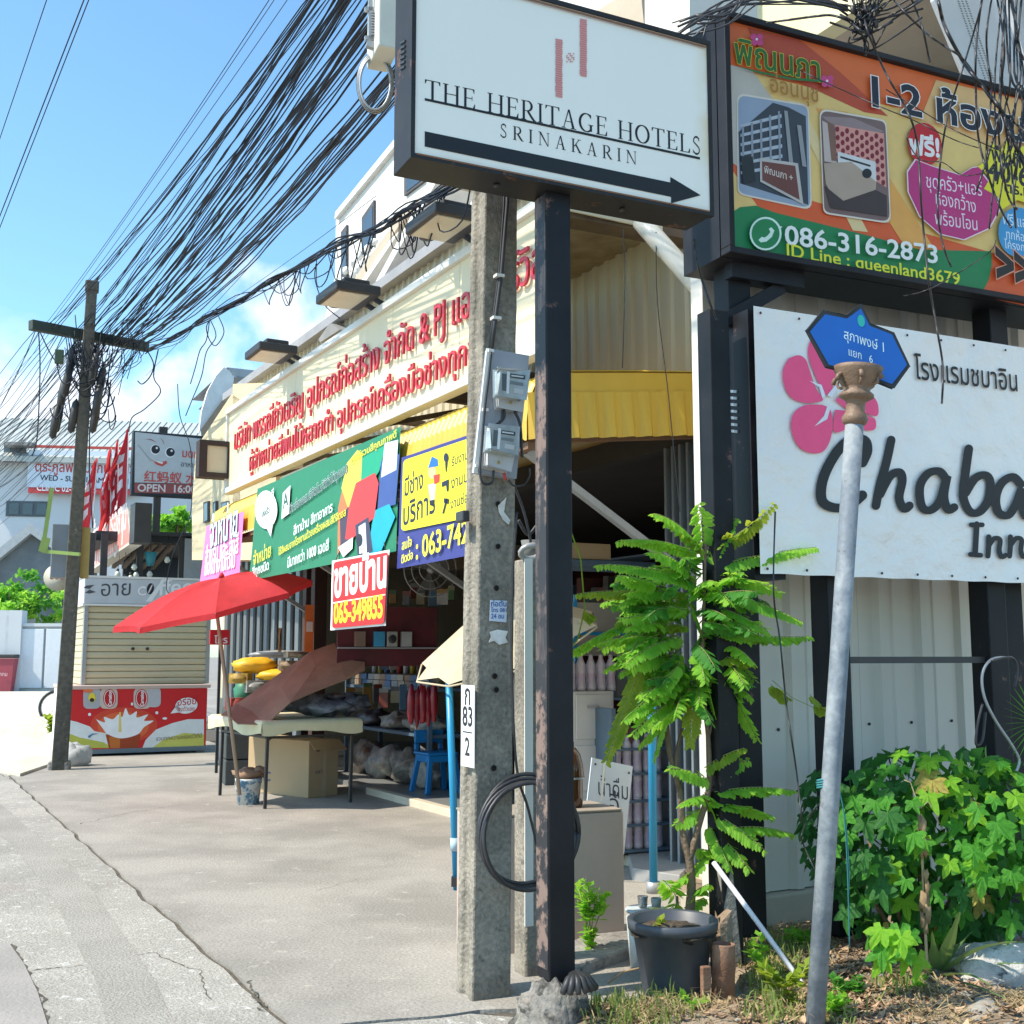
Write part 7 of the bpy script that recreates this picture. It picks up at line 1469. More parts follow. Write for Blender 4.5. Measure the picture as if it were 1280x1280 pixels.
def blade(p0, p1, w_, bend, n=10, fold=.3):
    p0 = Vector(p0); p1 = Vector(p1); c = (p0 + p1) / 2 + Vector(bend); V = []; sd_ = (p1 - p0).cross(Vector((0, 0, 1))).normalized()
    for i in range(n + 1):
        t_ = i / n; p = p0 * (1 - t_) ** 2 + c * 2 * t_ * (1 - t_) + p1 * t_ * t_; k = w_ * (math.sin(min(1, t_ * 1.0 + .18) * 3.0) * .8 + .2) * (1 if t_ < .97 else .3)
        V += [p - sd_ * k + Vector((0, 0, fold * k)), p, p + sd_ * k + Vector((0, 0, fold * k))]
    return V, [(3 * i + j, 3 * i + j + 1, 3 * i + j + 4, 3 * i + j + 3) for i in range(n) for j in (0, 1)]
aga = mat('agave_green', (.15, .24, .08), (.10, .18, .08), .5, 5, transl=(.3, .45, .1, .2)); f = Fr(*P(G(1172, 1232)), 0, 0); t = thing('agave', 'agave like plant with long arching pale green blades at the lower right', 'plant', f)
for (x, y, Y, w_, bz) in ((1290, 1180, 4.4, .035, .10), (1238, 1232, 4.2, .02, .06), (1200, 1140, 4.5, .028, .0), (1130, 1205, 4.4, .022, .04), (1290, 1206, 4.6, .02, .05), (1215, 1165, 4.8, .02, .03), (1165, 1165, 4.6, .02, .0), (1260, 1250, 4.2, .015, .03)):
    V, F = blade((0, 0, .02), AT(x, y, Y) - f.o, w_, (0, 0, bz)); part('blade', MB().add(V, F), aga, t)
q = AT(1290, 905, 5.0); f = Fr(q.x, q.y, 0, 0); t = thing('palm', 'dark palm leaf fan poking in at the right edge beside the black post', 'palm', f)
part('stem', MB().tube([(0.05, 0, 0), (0.03, 0, q.z)], .012, 6), bark, t)
for i in range(14): a_ = R(110 + i * 10); V, F = blade((.02, 0, q.z), (.02 + .16 * math.cos(a_), -.03, q.z + .2 * math.sin(a_)), .006, (0, 0, .01), 4); part('frond', MB().add(V, F), lf_b, t)
# small herbs
def herb(name, lab, px, py, H_, n, mt, lw, sd, spread=.06):
    r_ = random.Random(sd); q = G(px, py); f = Fr(q.x, q.y, 0, 0); t = thing(name, lab, 'weed', f)
    for i in range(max(2, n // 14)):
        tip = Vector((r_.uniform(-spread, spread), r_.uniform(-spread, spread) * .6, H_ * r_.uniform(.6, 1))); part('stem', MB().tube([(0, 0, -.02), (tip.x * .3, tip.y * .3, tip.z * .5), tuple(tip)], .0025, 5), stemg, t)
        mb = MB()
        for k in range(16):
            p = Vector((tip.x * .3, tip.y * .3, tip.z * .5)).lerp(tip, k / 15) if k > 3 else Vector((0, 0, 0)).lerp(Vector((tip.x * .3, tip.y * .3, tip.z * .5)), .4 + k / 8)
            for m_ in range(2):
                d = Vector((r_.uniform(-1, 1), r_.uniform(-1, 1), r_.uniform(-.1, .8))).normalized(); s_ = d.cross(Vector((0, 0, 1))).normalized() * lw * .32; mb.add([p, p + d * lw * .5 + s_, p + d * lw, p + d * lw * .5 - s_], [(0, 1, 2, 3)])
        part('leaves', mb, mt, t, kind='stuff')
    return t
herb('weed', 'small bright leafy weed growing at the foot of the pink block', 738, 1200, .34, 90, lf_a, .05, 1, .07)
herb('weed', 'thin pale weed with bare stems in front of the plant pot, left one', 812, 1250, .36, 30, lf_y, .035, 2, .10)
herb('weed', 'thin yellow green weed with bent stems before the middle of the plant pot', 826, 1255, .36, 40, lf_y, .04, 3, .08)
herb('weed', 'low bushy weed just left of the leaning grey pole', 1000, 1205, .18, 90, lf_a, .05, 4, .10)
herb('weed', 'low fine leaved weed at the foot of the brick footing', 1070, 1262, .12, 70, lf_b, .035, 5, .08)
herb('weed', 'broad leaved green sprout beside the kiosk side of the far pole', 66, 925, .35, 60, lf_y, .16, 6, .2)
herb('weed', 'bright grassy weed between the round stones and the dead stalk', 1150, 1258, .10, 60, lf_a, .03, 7, .06)
# bright low leaves at the bush foot
def lowp(i): return rp_.uniform(1100, 1150), rp_.uniform(1160, 1200), 4.35 + rp_.random() * .1, 2 if i % 2 else 0, rp_.uniform(.8, 1.2)
f = Fr(*P(G(1125, 1225)), 0, 0); leafbush('low_sprout', 'yellow green sprout of lobed leaves low in front of the brick footing and bush', 'plant', f, lowp, 12, .075, AT(1125, 1190, 4.5) - f.o)
# grass and litter
def inside(px_range, py_range): return G(rp_.uniform(*px_range), rp_.uniform(*py_range))
soilz = lambda x, y: soilf((x + .05) / 6.2, (y - 3.3) / 3.6)[2]
for nm, m_6, n, hh, ww, flat_ in (('grass', mat('grass_green', (.14, .24, .05), (.26, .28, .08), .8, 20, transl=(.3, .4, .08, .3)), 2300, .06, .0034, .6), ('dry_grass', mat('grass_dry', (.50, .40, .21), (.30, .22, .12), .9, 20, transl=(.5, .40, .2, .25)), 2600, .075, .0026, 1.6)):
    mb = MB()
    cl_ = [(rp_.uniform(740, 1290), rp_.uniform(1205, 1300)) for _ in range(16)] + [(rp_.uniform(925, 1015), rp_.uniform(1180, 1290)) for _ in range(12)] + [(rp_.uniform(760, 900), rp_.uniform(1240, 1300)) for _ in range(9)]
    for i in range(n):
        c_ = cl_[rp_.randrange(len(cl_))]; p = G(c_[0] + rp_.gauss(0, 17), c_[1] + rp_.gauss(0, 8)); p.z = soilz(p.x, p.y); a_ = rp_.uniform(0, 6.28); l_ = hh * rp_.uniform(.3, 1.9); d = Vector((math.cos(a_) * l_ * rp_.uniform(.2, .9) * flat_, math.sin(a_) * l_ * .5 * flat_, l_ * (1.2 - .45 * flat_) * rp_.uniform(.5, 1.2))); s_ = Vector((math.sin(a_), math.cos(a_), 0)) * ww * rp_.uniform(.6, 1.5)
        if p.x < .22: continue
        mb.add([p - s_, p + s_, p + d * .6 + s_ * .7 + Vector((0, 0, .006)), p + d * .6 - s_ * .7 + Vector((0, 0, .006)), p + d * 1.0 - Vector((0, 0, l_ * .2))], [(0, 1, 2, 3), (3, 2, 4)])
    tag(link(nm, mb, m_6, None, W0), ('short green grass' if nm == 'grass' else 'matted dry yellow grass') + ' growing over the soil strip at the bottom right', 'grass', None, 'stuff')
for nm, m_8, n, lo, hi in (('leaf_litter', mat('litter_brown', (.36, .24, .14), (.15, .09, .055), .95, 30, 1.0), 5200, .006, .016), ('dead_leaves', mat('dead_leaf_tan', (.48, .33, .20), (.26, .15, .09), .85, 18, 1.0), 520, .016, .034), ('gravel', stone, 900, .004, .012)):
    mb = MB()
    for i in range(n):
        p = G(rp_.uniform(700, 1290), rp_.uniform(1172, 1310)) if i % 3 else G(rp_.gauss(1050, 55), rp_.gauss(1255, 28)); a_ = rp_.uniform(0, 6.28); l_ = rp_.uniform(lo, hi); d = Vector((math.cos(a_), math.sin(a_), rp_.uniform(-.2, .5))) * l_; s_ = Vector((-math.sin(a_), math.cos(a_), rp_.uniform(-.4, .4))) * l_ * .45
        if p.x < .25: continue
        p.z = soilz(p.x, p.y) + .004 + rp_.uniform(0, .012) * (nm != 'gravel')
        if nm == 'gravel': mb.blob(p, (l_, l_ * .8, l_ * .6), i % 17, .3, 2, 6, smooth=False)
        else: cu = Vector((0, 0, l_ * .35)); mb.add([p - d + cu, p - s_ - d * .3, p + s_ - d * .3, p - s_ * .9 + d * .4, p + s_ * .9 + d * .4, p + d + cu], [(0, 1, 2), (1, 3, 4, 2), (3, 5, 4)])
    tag(link(nm, mb, m_8, None, W0), {'leaf_litter': 'fine dry brown leaf litter scattered over the soil strip', 'dead_leaves': 'curled tan dead leaves lying on the soil strip', 'gravel': 'small grey gravel scattered on the soil strip'}[nm], 'litter' if nm != 'gravel' else 'gravel', None, 'stuff')
for i, (a_, b_) in enumerate((((930, 1285), (1000, 1235)), ((1020, 1275), (1075, 1255)), ((1195, 1262), (1240, 1235)), ((760, 1225), (800, 1210)))):
    p = G(*a_, .03); f = Fr(p.x, p.y, .0, 0); solo('dry_stick', MB().tube([(0, 0, .02), tuple((G(*a_, .03).lerp(G(*b_, .10), .5) - f.o) + Vector((0, 0, .01))), tuple(G(*b_, .10) - f.o)], .004, 5), dry, f, ['pale dry stick left of the leaning pole foot', 'dry twig at the foot of the leaning grey pole', 'yellow dry twig before the white rock', 'short dry twig at the foot of the pink block'][i], 'stick')
herb('weed', 'tall straggly weed between the white strut and the rusty pipe', 962, 1240, .24, 45, lf_a, .04, 8, .09)
herb('weed', 'grassy yellow green weed at the foot of the white strut', 985, 1275, .22, 60, lf_y, .05, 9, .10)
herb('weed', 'low green weed at the bottom edge below the plant pot', 850, 1275, .10, 60, lf_a, .035, 10, .10)
herb('weed', 'leafy green weed at the bottom edge right of the leaning pole', 1040, 1288, .12, 60, lf_a, .04, 11, .09)
# far trees
def fartree(px, py, Y, rx, rz, lab, sd, gz=0):
    r_ = random.Random(sd); c_ = AT(px, py, Y); f = Fr(c_.x, c_.y, 0, 0); t = thing('tree', lab, 'tree', f)
    part('trunk', MB().tube([(0, 0, -.4), (.1, 0, c_.z * .6), (0, 0, c_.z)], [.16, .12, .08], 8), bark, t)
    for k in range(5): a_ = k * 1.26; part('limb', MB().tube([(0, 0, c_.z * .6), (rx * .4 * math.cos(a_), rx * .4 * math.sin(a_), c_.z + rz * .2 * math.sin(k)), (rx * .8 * math.cos(a_), rx * .8 * math.sin(a_), c_.z + rz * .3)], [.08, .05, .02], 6), bark, t)
    for ci, m_7 in enumerate((lf_b, lf_a)):
        mb = MB()
        cl_ = [Vector((r_.gauss(0, .5) * rx, r_.gauss(0, .5) * rx, r_.gauss(0, .42) * rz)) for _ in range(26)]
        for i in range(1500):
            p = cl_[r_.randrange(26)] + Vector((r_.gauss(0, .13) * rx, r_.gauss(0, .13) * rx, r_.gauss(0, .10) * rz)) + Vector((0, 0, c_.z)); d = Vector((r_.uniform(-1, 1), r_.uniform(-1, 1), r_.uniform(-1, .5))).normalized() * .16; s_ = d.orthogonal().normalized() * .07
            mb.add([p - d, p - s_, p + d, p + s_], [(0, 1, 2, 3)])
        part('crown', mb, m_7, t, kind='stuff')
fartree(14, 754, 47, 1.7, 1.15, 'green leafy tree over the white wall at the far left', 1)
fartree(222, 654, 45, .8, .5, 'small green tree seen through the gap left of the pink banner', 2)

# ================================================================== BICYCLE BEHIND THE KIOSK
q = G(70, 906); f = Fr(q.x, q.y, 0, 25); t = thing('bicycle', 'black bicycle parked behind the far utility pole beside the kiosk', 'bicycle', f)
for x in (0, 1.0):
    w_ = part('wheel', MB().tube([(x + .31 * math.cos(a / 28 * 6.2832), 0, .33 + .31 * math.sin(a / 28 * 6.2832)) for a in range(29)], .022, 8), blk, t)
    link('rim', MB().tube([(x + .28 * math.cos(a / 28 * 6.2832), 0, .33 + .28 * math.sin(a / 28 * 6.2832)) for a in range(29)], .010, 6), galv, w_)
    mb = MB()
    for k in range(18): mb.tube([(x, 0, .33), (x + .28 * math.cos(k * .349), 0, .33 + .28 * math.sin(k * .349))], .0016, 4)
    link('spokes', mb, galv, w_)['kind'] = 'stuff'
part('frame', MB().tube([(0, 0, .33), (.42, 0, .30), (.30, 0, .82), (.82, 0, .80), (.42, 0, .30)], .016, 8).tube([(0, 0, .33), (.30, 0, .82)], .012, 6).tube([(1.0, 0, .33), (.82, 0, .80), (.79, 0, .95)], .015, 8), blk, t)
part('saddle', MB().blob((.27, 0, .90), (.13, .06, .035), 1, .1), blk, t); part('handlebar', MB().tube([(.79, -.26, 1.0), (.79, -.1, .95), (.79, .1, .95), (.79, .26, 1.0)], .012, 6), galv, t)
part('mirror', MB().lathe([(.0, 0), (.10, 0), (.10, .012), (.0, .012)], (.5, -.1, 1.15), 20, (0, -1, 0)).tube([(.79, -.2, 1.0), (.5, -.1, 1.12)], .006, 5), galv, t)
# ================================================================== FAR UTILITY POLE
rw = random.Random(4)
pb0 = G(74, 962); pt0 = AT(115, 360, pb0.y); f = Fr(pb0.x, pb0.y, 0, 20); LP = f
t = thing('far_pole', 'tall weathered utility pole with dark crossarm and cable tangle, beside the kiosk', 'utility pole', f)
tp = f.l(pt0); tz = tp.z
m_p = mat('pole_far', (.13, .12, .095), (.07, .068, .055), .92, 2.5, .8, bump=.4, spots=(.26, .24, .18), spot_at=.62, streak=True, grain=.25, gscale=20)
V = []; n = 20
for i in range(n + 1):
    u = i / n; w_ = .088 - .026 * u
    for a, b in ((-1, -1), (1, -1), (1, 1), (-1, 1)): V.append((tp.x * u + a * w_, tp.y * u + b * w_, -.1 + (tz + .1) * u))
part('shaft', MB().add(V, [(i * 4 + k, i * 4 + (k + 1) % 4, (i + 1) * 4 + (k + 1) % 4, (i + 1) * 4 + k) for i in range(n) for k in range(4)] + [(n * 4, n * 4 + 1, n * 4 + 2, n * 4 + 3)]), m_p, t, bev=.01)
ca, cb = AT(38, 406, 13.25), AT(184, 434, 14.5)
part('crossarm', MB().bar(f.l(ca), f.l(cb), .10, .12), mat('crossarm_green', (.05, .075, .06), (.035, .05, .045), .8, 5), t, bev=.008)
part('pole_cap', MB().box(tp.x - .08, tp.x + .08, tp.y - .08, tp.y + .08, tz - .05, tz + .08), m_p, t, bev=.02)
gb = mat('box_grey', (.22, .25, .28), (.18, .2, .23), .5, 2)
gm_ = mat('bracket_green', (.30, .42, .10), (.22, .33, .08), .5, 4)
def AL(px, py, Y): return f.l(AT(px, py, Y))
part('equipment_box', MB().box(AL(64, 690, 13.6).x, AL(93, 690, 13.6).x, AL(80, 690, 13.6).y, AL(80, 690, 13.6).y + .25, AL(80, 722, 13.6).z, AL(80, 655, 13.6).z), gb, t, bev=.01)
part('side_board', MB().box(AL(101, 690, 13.6).x, AL(112, 690, 13.6).x, .0, .1, AL(105, 722, 13.6).z, AL(105, 658, 13.6).z), mat('board_ochre', (.45, .33, .10), (.38, .28, .09)), t)
part('bracket', MB().bar(AL(65, 610, 13.4), AL(53, 690, 13.4), .045).bar(AL(53, 689, 13.4), AL(100, 693, 13.4), .04).bar(AL(58, 672, 13.4), AL(53, 690, 13.4), .09), gm_, t)
rs = AL(72, 722, 14.1); part('round_sign', MB().lathe([(.0, 0), (.16, 0), (.16, .03), (.0, .03)], tuple(rs), 24, (0, -1, 0)), ink(196, 190, 172), t)
mb = MB(); ptext(mb, f, rs.y - .035, 'ซอย', (62, 724), (80, 724), 1.0, .04); part('lettering', mb, ink(160, 70, 60), t, kind='stuff')
for i, (px, py) in enumerate(((84, 475), (78, 492), (73, 520), (69, 527), (92, 520), (88, 455), (122, 500), (126, 478), (119, 520), (117, 462))):
    c_ = AL(px, py, 13.5 + .05 * (i % 3)); part('cable_joint', MB().lathe([(.0, -.22), (.04, -.18), (.05, 0), (.04, .16), (.0, .22)], tuple(c_), 8, (.12, 0, 1)), blk, t)
c_ = AL(74, 446, 13.3); part('insulator_box', MB().box(c_.x - .05, c_.x + .05, c_.y - .05, c_.y + .05, c_.z - .08, c_.z + .08), mat('insul_green', (.06, .10, .06)), t, bev=.01)
# wires: each is one object; near ends gather at the top of the foreground pole
wirem = mat('wire_dark', (.016, .02, .03), (.03, .036, .05), .6, 3, spec=.2)
def sagged(a, b, sag, n=18): return [a.lerp(b, i / n) - Vector((0, 0, 4 * sag * (i / n) * (1 - i / n))) for i in range(n + 1)]
def wire(a, b, r, sag, lab, grp, wob=0.0, n=18, name='overhead_cable'):
    pts = sagged(a, b, sag, n)
    if wob: sd = rw.uniform(0, 99); pts = [p + Vector((noise.noise(Vector((i * .4, sd, 0))), noise.noise(Vector((i * .4, sd, 4))), noise.noise(Vector((i * .4, sd, 8))))) * wob for i, p in enumerate(pts)]
    return solo(name, MB().tube([p - a for p in pts], r * .48, 5), wirem, Fr(a.x, a.y, a.z, 0), lab, 'cable', grp)
def hmm(A, B, xend=610): k = (xend - B[0]) / (A[0] - B[0]); return (B[0] + (A[0] - B[0]) * k, B[1] + (A[1] - B[1]) * k)
SETS = [([(326, 0), (336, 0), (352, 0)], [(58, 404), (62, 406), (66, 408)], .007, .10, 0), ([(370, 0), (374, 0), (379, 0), (384, 0), (390, 0), (396, 0), (378, 2)], [(62, 406), (70, 408), (100, 412), (96, 412), (112, 400), (66, 407), (118, 402)], .010, .15, .02),
        ([(402, 0), (406, 0), (410, 0), (415, 0), (420, 0), (424, 0), (418, 0)], [(108, 412), (118, 416), (128, 420), (122, 418), (136, 424), (144, 426), (112, 414)], .012, .2, .03),
        ([(436, 0), (446, 0), (450, 10), (433, 0)], [(134, 424), (140, 426), (150, 428), (128, 420)], .009, .2, .02),
        ([(448, 5), (453, 5), (458, 8), (462, 14), (458, 20), (462, 26), (455, 18), (464, 34)], [(136, 424), (140, 426), (146, 428), (150, 428), (142, 426), (154, 430), (132, 424), (158, 430)], .014, .2, .03),
        ([(470, 82), (474, 92), (478, 100), (482, 96), (466, 100), (480, 84), (484, 110)], [(150, 430), (156, 430), (160, 432), (164, 432), (158, 430), (168, 434), (172, 434)], .011, .22, .03),
        ([(448, 128), (456, 122), (470, 120)], [(164, 434), (168, 434), (172, 435)], .014, .2, .01)]
LABS = ['thin cable in the topmost strand of the fan of street cables', 'cable in the upper thick strand running up from the crossarm', 'cable in the second thick strand running up from the crossarm', 'single cable between the two thick middle strands', 'cable in the thickest strand passing just left of the hotel sign', 'cable in the low strand passing under the cable coil', 'cable in the lowest straight strand running to the hotel sign']
for si, (As, Bs, r, sag, wob) in enumerate(SETS):
    for rep in range(2 if si in (1, 2, 4, 5) else 1):
        for A, B in zip(As, Bs):
            j = rep * 4; A2 = (A[0] + rw.uniform(-3, 3) * (rep + .3), A[1]); B2 = (B[0] + rw.uniform(-6, 6) * rep, B[1] + rw.uniform(-3, 5) * rep)
            N_ = hmm(A2, B2, 600 + rw.uniform(-30, 30)); Y2 = 13.25 + (B2[0] - 38) / 146 * 1.25
            wire(AT(*N_, 5.0 + rw.uniform(-.1, .1)), AT(*B2, Y2), r * rw.uniform(.7, 1.15), sag * rw.uniform(.6, 1.3), LABS[si], 'cables strand %s over the street' % ['one', 'two', 'three', 'four', 'five', 'six', 'seven'][si], wob * 1.2, 26)
wire(AT(*hmm((480, 148), (345, 305)), 5), AT(*hmm((345, 305), (182, 470), 182), 14.4), .005, .05, 'thin lone cable rising below the other strands towards the hotel sign', None)
wire(AT(470, 245, 6.5), AT(215, 420, 14.3), .004, .05, 'hair thin cable crossing the sky just above the hanging cable bundle', None)
# onward from the crossarm down to the left
for i in range(44):
    B = (46 + 134 * rw.random() ** .8, 0); B = (B[0], 404 + (B[0] - 38) * .21); E_ = (-45 + rw.uniform(-25, 25), 520 + (B[0] - 40) * 1.05 + rw.uniform(-30, 25)); Y2 = 13.25 + (B[0] - 38) / 146 * 1.25
    wire(AT(*B, Y2), AT(*E_, 30), .009 * rw.uniform(.7, 1.5), rw.uniform(.1, .5), 'cable running on from the crossarm down to the left edge', 'cables leaving the crossarm to the left', .05, 12)
for (a, b, r) in (((61, -8), (-8, 196), .010), ((108, -8), (-8, 290), .013), ((114, -8), (-4, 294), .011)):
    wire(AT(*hmm(a, b, a[0] + 40), 9), AT(*hmm(a, b, -60), 16), r, 0.0, {61: 'single thick cable crossing the top left corner', 108: 'left cable of the close pair crossing the upper left sky', 114: 'right cable of the close pair crossing the upper left sky'}[a[0]], None)
# hanging bundle along the shop, tied with loops
bp_ = [(184, 436, 14.4), (222, 420, 13.4), (256, 398, 12.6), (300, 374, 11.6), (340, 352, 10.7), (390, 325, 9.6), (430, 302, 8.8), (470, 284, 8.1), (510, 262, 7.4), (560, 236, 6.6), (600, 215, 6.1)]
for i in range(13):
    off = [Vector((rw.uniform(-.05, .05), rw.uniform(-.05, .05), rw.uniform(-.06, .05))) for _ in bp_]; P3 = [AT(*p) + o_ * (1.0 if i > 3 else .3) for p, o_ in zip(bp_, off)]; a = P3[0]
    solo('bundle_cable', MB().tube([p - a for p in smooth_line(P3, 4)], .006 * rw.uniform(.6, 1.3), 5), wirem, Fr(a.x, a.y, a.z, 0), 'cable in the thick drooping bundle in front of the white upper storeys', 'cable', 'cables of the drooping bundle')
mb = MB()
for i in range(26):
    k = rw.uniform(3.2, 9); j = int(k); a = AT(*bp_[j]); b = AT(*bp_[min(j + 1, 10)]); p = a.lerp(b, k - j); e = a.lerp(b, k - j + rw.uniform(.3, .9)); d = rw.uniform(.08, .34)
    mb.tube(smooth_line([p, p.lerp(e, .3) - Vector((rw.uniform(-.05, .05), 0, d)), p.lerp(e, .7) - Vector((rw.uniform(-.05, .05), 0, d * .9)), e], 4), .005, 4)
for pts in ([(273, 395), (280, 415), (270, 432), (262, 425), (258, 410), (262, 400)], [(262, 400), (258, 425), (250, 438), (244, 460), (238, 480)], [(395, 330), (394, 350), (405, 380), (425, 398)], [(262, 398), (270, 420), (258, 440), (252, 470), (240, 500), (232, 520)]):
    mb.tube([AT(x, y, 12.4 if x < 300 else 9.5) for x, y in smooth_line(pts, 5)], .006, 4)
tag(link('loose_wires', mb, wirem, None, W0), 'loose looping wires dangling from the drooping cable bundle', 'wires', None, 'stuff')
mb = MB()
for i in range(70):   # tangle at the far pole
    c_ = (112 + rw.gauss(0, 13), 425 + abs(rw.gauss(0, 42))); w_ = rw.uniform(4, 20); h_ = rw.uniform(6, 38); Y2 = 13.5 + rw.uniform(-.2, .5); pts = [(c_[0] - w_, c_[1] - h_ * rw.uniform(0, 1)), (c_[0] - w_ * .6, c_[1] + h_ * .4), (c_[0], c_[1] + h_ * .6), (c_[0] + w_ * .7, c_[1] + h_ * .2), (c_[0] + w_, c_[1] - h_ * rw.uniform(0, .8))]
    mb.tube([AT(x, y, Y2) for x, y in smooth_line(pts, 3)], rw.uniform(.004, .009), 4)
for i in range(14):
    a = (rw.uniform(120, 180), rw.uniform(400, 440)); mb.tube([AT(x, y, 13.9) for x, y in smooth_line([a, (a[0] + rw.uniform(-8, 10), a[1] + rw.uniform(15, 35)), (a[0] - rw.uniform(0, 30), a[1] + rw.uniform(30, 70))], 3)], .005, 4)
for pts in ([(118, 512), (125, 523), (138, 528), (144, 520), (140, 500), (135, 480), (138, 450)], [(184, 438), (192, 455), (188, 470), (178, 480), (172, 476)], [(198, 436), (192, 470), (200, 485), (198, 495), (180, 512), (165, 522), (161, 540)], [(48, 412), (50, 450), (49, 500), (46, 550), (40, 570)], [(50, 415), (62, 440), (75, 460)], [(112, 534), (112, 600), (116, 660)]):
    mb.tube([AT(x, y, 13.6) for x, y in smooth_line(pts, 5)], .008, 4)
tag(link('cable_tangle', mb, wirem, None, W0), 'dense tangle of thin wires around the crossarm of the far pole', 'wires', None, 'stuff')
for pts, Y2, r in (([(240, 560), (234, 590), (226, 610), (232, 640), (240, 680), (236, 715), (228, 738)], 13.4, .006), ([(128, 600), (170, 596)], 13, .003), ([(100, 850), (130, 838)], 12.6, .006)):
    pass
w3 = [AT(x, y, 13.2) for x, y in smooth_line([(222, 480), (225, 520), (238, 560), (240, 620), (236, 650), (225, 672), (214, 700), (208, 735), (216, 745)], 5)]
solo('dangling_wire', MB().tube([p - w3[0] for p in w3], .006, 4), wirem, Fr(*w3[0], 0), 'long thin wire dangling in front of the sign with the eyes down to the kiosk', 'wire')
# equipment box and coil at the left of the hotel sign
q = AT(480, 30, 5.35); f = Fr(q.x, q.y, 0, 20); z0, z1 = f.hit(480, 58).z, f.hit(480, -60).z
t = thing('line_equipment', 'pale cream equipment box with white bracket at the upper left of the hotel sign', 'equipment box', f)
xl, xr = f.hit(473, 30).x, f.hit(500, 30).x; part('box', MB().box(xl, xr, 0, .25, z0, z1), mat('box_cream', (.66, .66, .56), (.58, .58, .5), .5), t, bev=.008)
part('bracket', MB().bar(f.hit(463, -20, .1), f.hit(463, 50, .1), .02).bar(f.hit(456, 12, .1), f.hit(474, 12, .1), .02).bar(f.hit(456, 48, .1), f.hit(474, 48, .1), .02).bar(f.hit(458, 55, .1), f.hit(490, 66, .1), .03), galv, t)
for i in range(9): a = f.hit(465, 16 + i * 3.4, .09); part('bracket_tooth', MB().box(a.x - .005, a.x + .02, .08, .10, a.z - .003, a.z + .003), galv, t)
f2 = Fr(*P(AT(468, 104, 5.5)), 0, 10); t = thing('cable_coil', 'coil of grey and black cable hanging beside the upper left edge of the hotel sign', 'cable coil', f2)
for k in range(6): part('cable_loop', MB().tube([f2.hit(469 + (19 + k * .7) * math.cos(a / 24 * 6.2832), 104 + (33 + k) * math.sin(a / 24 * 6.2832), .01 * k) for a in range(25)], .006, 6), cab if k % 2 else galv, t)
# cables in front of the orange billboard
HB = [(1074, 22), (1082, 8), (1068, 34), (1092, 16)]
Z6 = lambda L_: [(1020 + x / 4.923, y / 4.923) for x, y in L_]
RC = [(Z6([(740, -80), (760, 40), (800, 180), (920, 400), (1050, 560), (1140, 680), (1200, 830), (1300, 1060)]), .010, 'thickest cable curving down across the upper right of the orange billboard'),
      (Z6([(1030, -60), (1020, 0), (985, 300), (985, 600), (1000, 850), (1060, 1080), (1130, 1270), (1200, 1400)]), .006, 'cable hanging straight down past the yellow starburst of the billboard'),
      (Z6([(1030, -60), (1010, 60), (910, 400), (820, 680), (780, 880), (760, 1060), (750, 1300), (780, 1500), (830, 1640)]), .0055, 'thin cable slanting over the pink shape of the billboard'),
      (Z6([(290, 60), (320, 200), (440, 470), (540, 640), (620, 860), (650, 1280), (690, 1700), (740, 2000), (780, 2250), (775, 2480)]), .006, 'long cable end hanging from the hub down over the inn banner'),
      (Z6([(580, -60), (590, 0), (650, 150), (700, 380)]), .006, 'short cut cable end hanging over the beige balcony underside'),
      (Z6([(-300, 140), (-150, 120), (0, 100), (100, 95), (200, 130), (300, 200), (400, 170), (560, 60), (740, -60)]), .007, 'cable sagging through the hub above the billboard frame'),
      (Z6([(430, -60), (560, 90), (700, 220), (800, 290), (920, 380), (1100, 640), (1300, 820)]), .006, 'cable running from the hub down to the right over the words on the billboard'),
      (Z6([(1105, -60), (1160, 300), (1130, 600), (1180, 800), (1300, 1000)]), .006, 'wavy cable hanging before the right part of the metal cover'),
      (Z6([(1160, -60), (1150, 400), (1130, 700), (1130, 900), (1180, 1200), (1240, 1290)]), .006, 'cable hanging over the starburst numbers, with a bend at its end'),
      (Z6([(1185, -60), (1195, 500), (1160, 700), (1200, 1000), (1230, 1400)]), .006, 'cable hanging close to the right edge over the billboard'),
      (Z6([(1270, -60), (1245, 200), (1245, 300), (1320, 420)]), .007, 'cable loop at the top right corner of the picture'),
      (Z6([(1090, -60), (1050, 200), (1060, 400), (1080, 560), (1050, 900), (1060, 1100)]), .006, 'bowed cable left of the starburst on the billboard'),
      (Z6([(-100, 430), (0, 480), (380, 650), (600, 740), (850, 860), (1000, 910)]), .003, 'thin line slanting across the whole orange billboard'),
      (Z6([(430, 550), (630, 670), (850, 800), (1090, 910)]), .003, 'thin line slanting below the large digits of the billboard'),
      (Z6([(600, 780), (560, 850), (640, 980), (780, 1000), (880, 1070), (960, 1080), (1060, 1050), (1100, 1010)]), .003, 'thin wire outlining the pink shape of the billboard'),
      ([(1130, 370), (1160, 362), (1200, 340), (1237, 315), (1245, 300)], .003, 'thin wire crossing the green band at the billboard foot'),
      ([(868, 300), (872, 330), (884, 370), (896, 400)], .007, 'cable hanging below the right corner of the hotel sign beside the white corner post'),
      ([(820, 290), (822, 380), (834, 480), (842, 560), (850, 640)], .004, 'thin wire hanging in front of the yellow awning end'),
      ([(779, 286), (781, 340), (780, 398), (778, 460)], .004, 'thin wire hanging against the ribbed upper wall'),
      ([(969, 640), (967, 740), (975, 800), (983, 880), (995, 960), (1003, 1030)], .005, 'thin black wire hanging left of the leaning grey pole'),
      ([(1030, 1000), (1020, 1010), (1003, 1040), (1006, 1060), (1030, 1110)], .004, 'thin wire curling behind the leaves left of the leaning pole')]
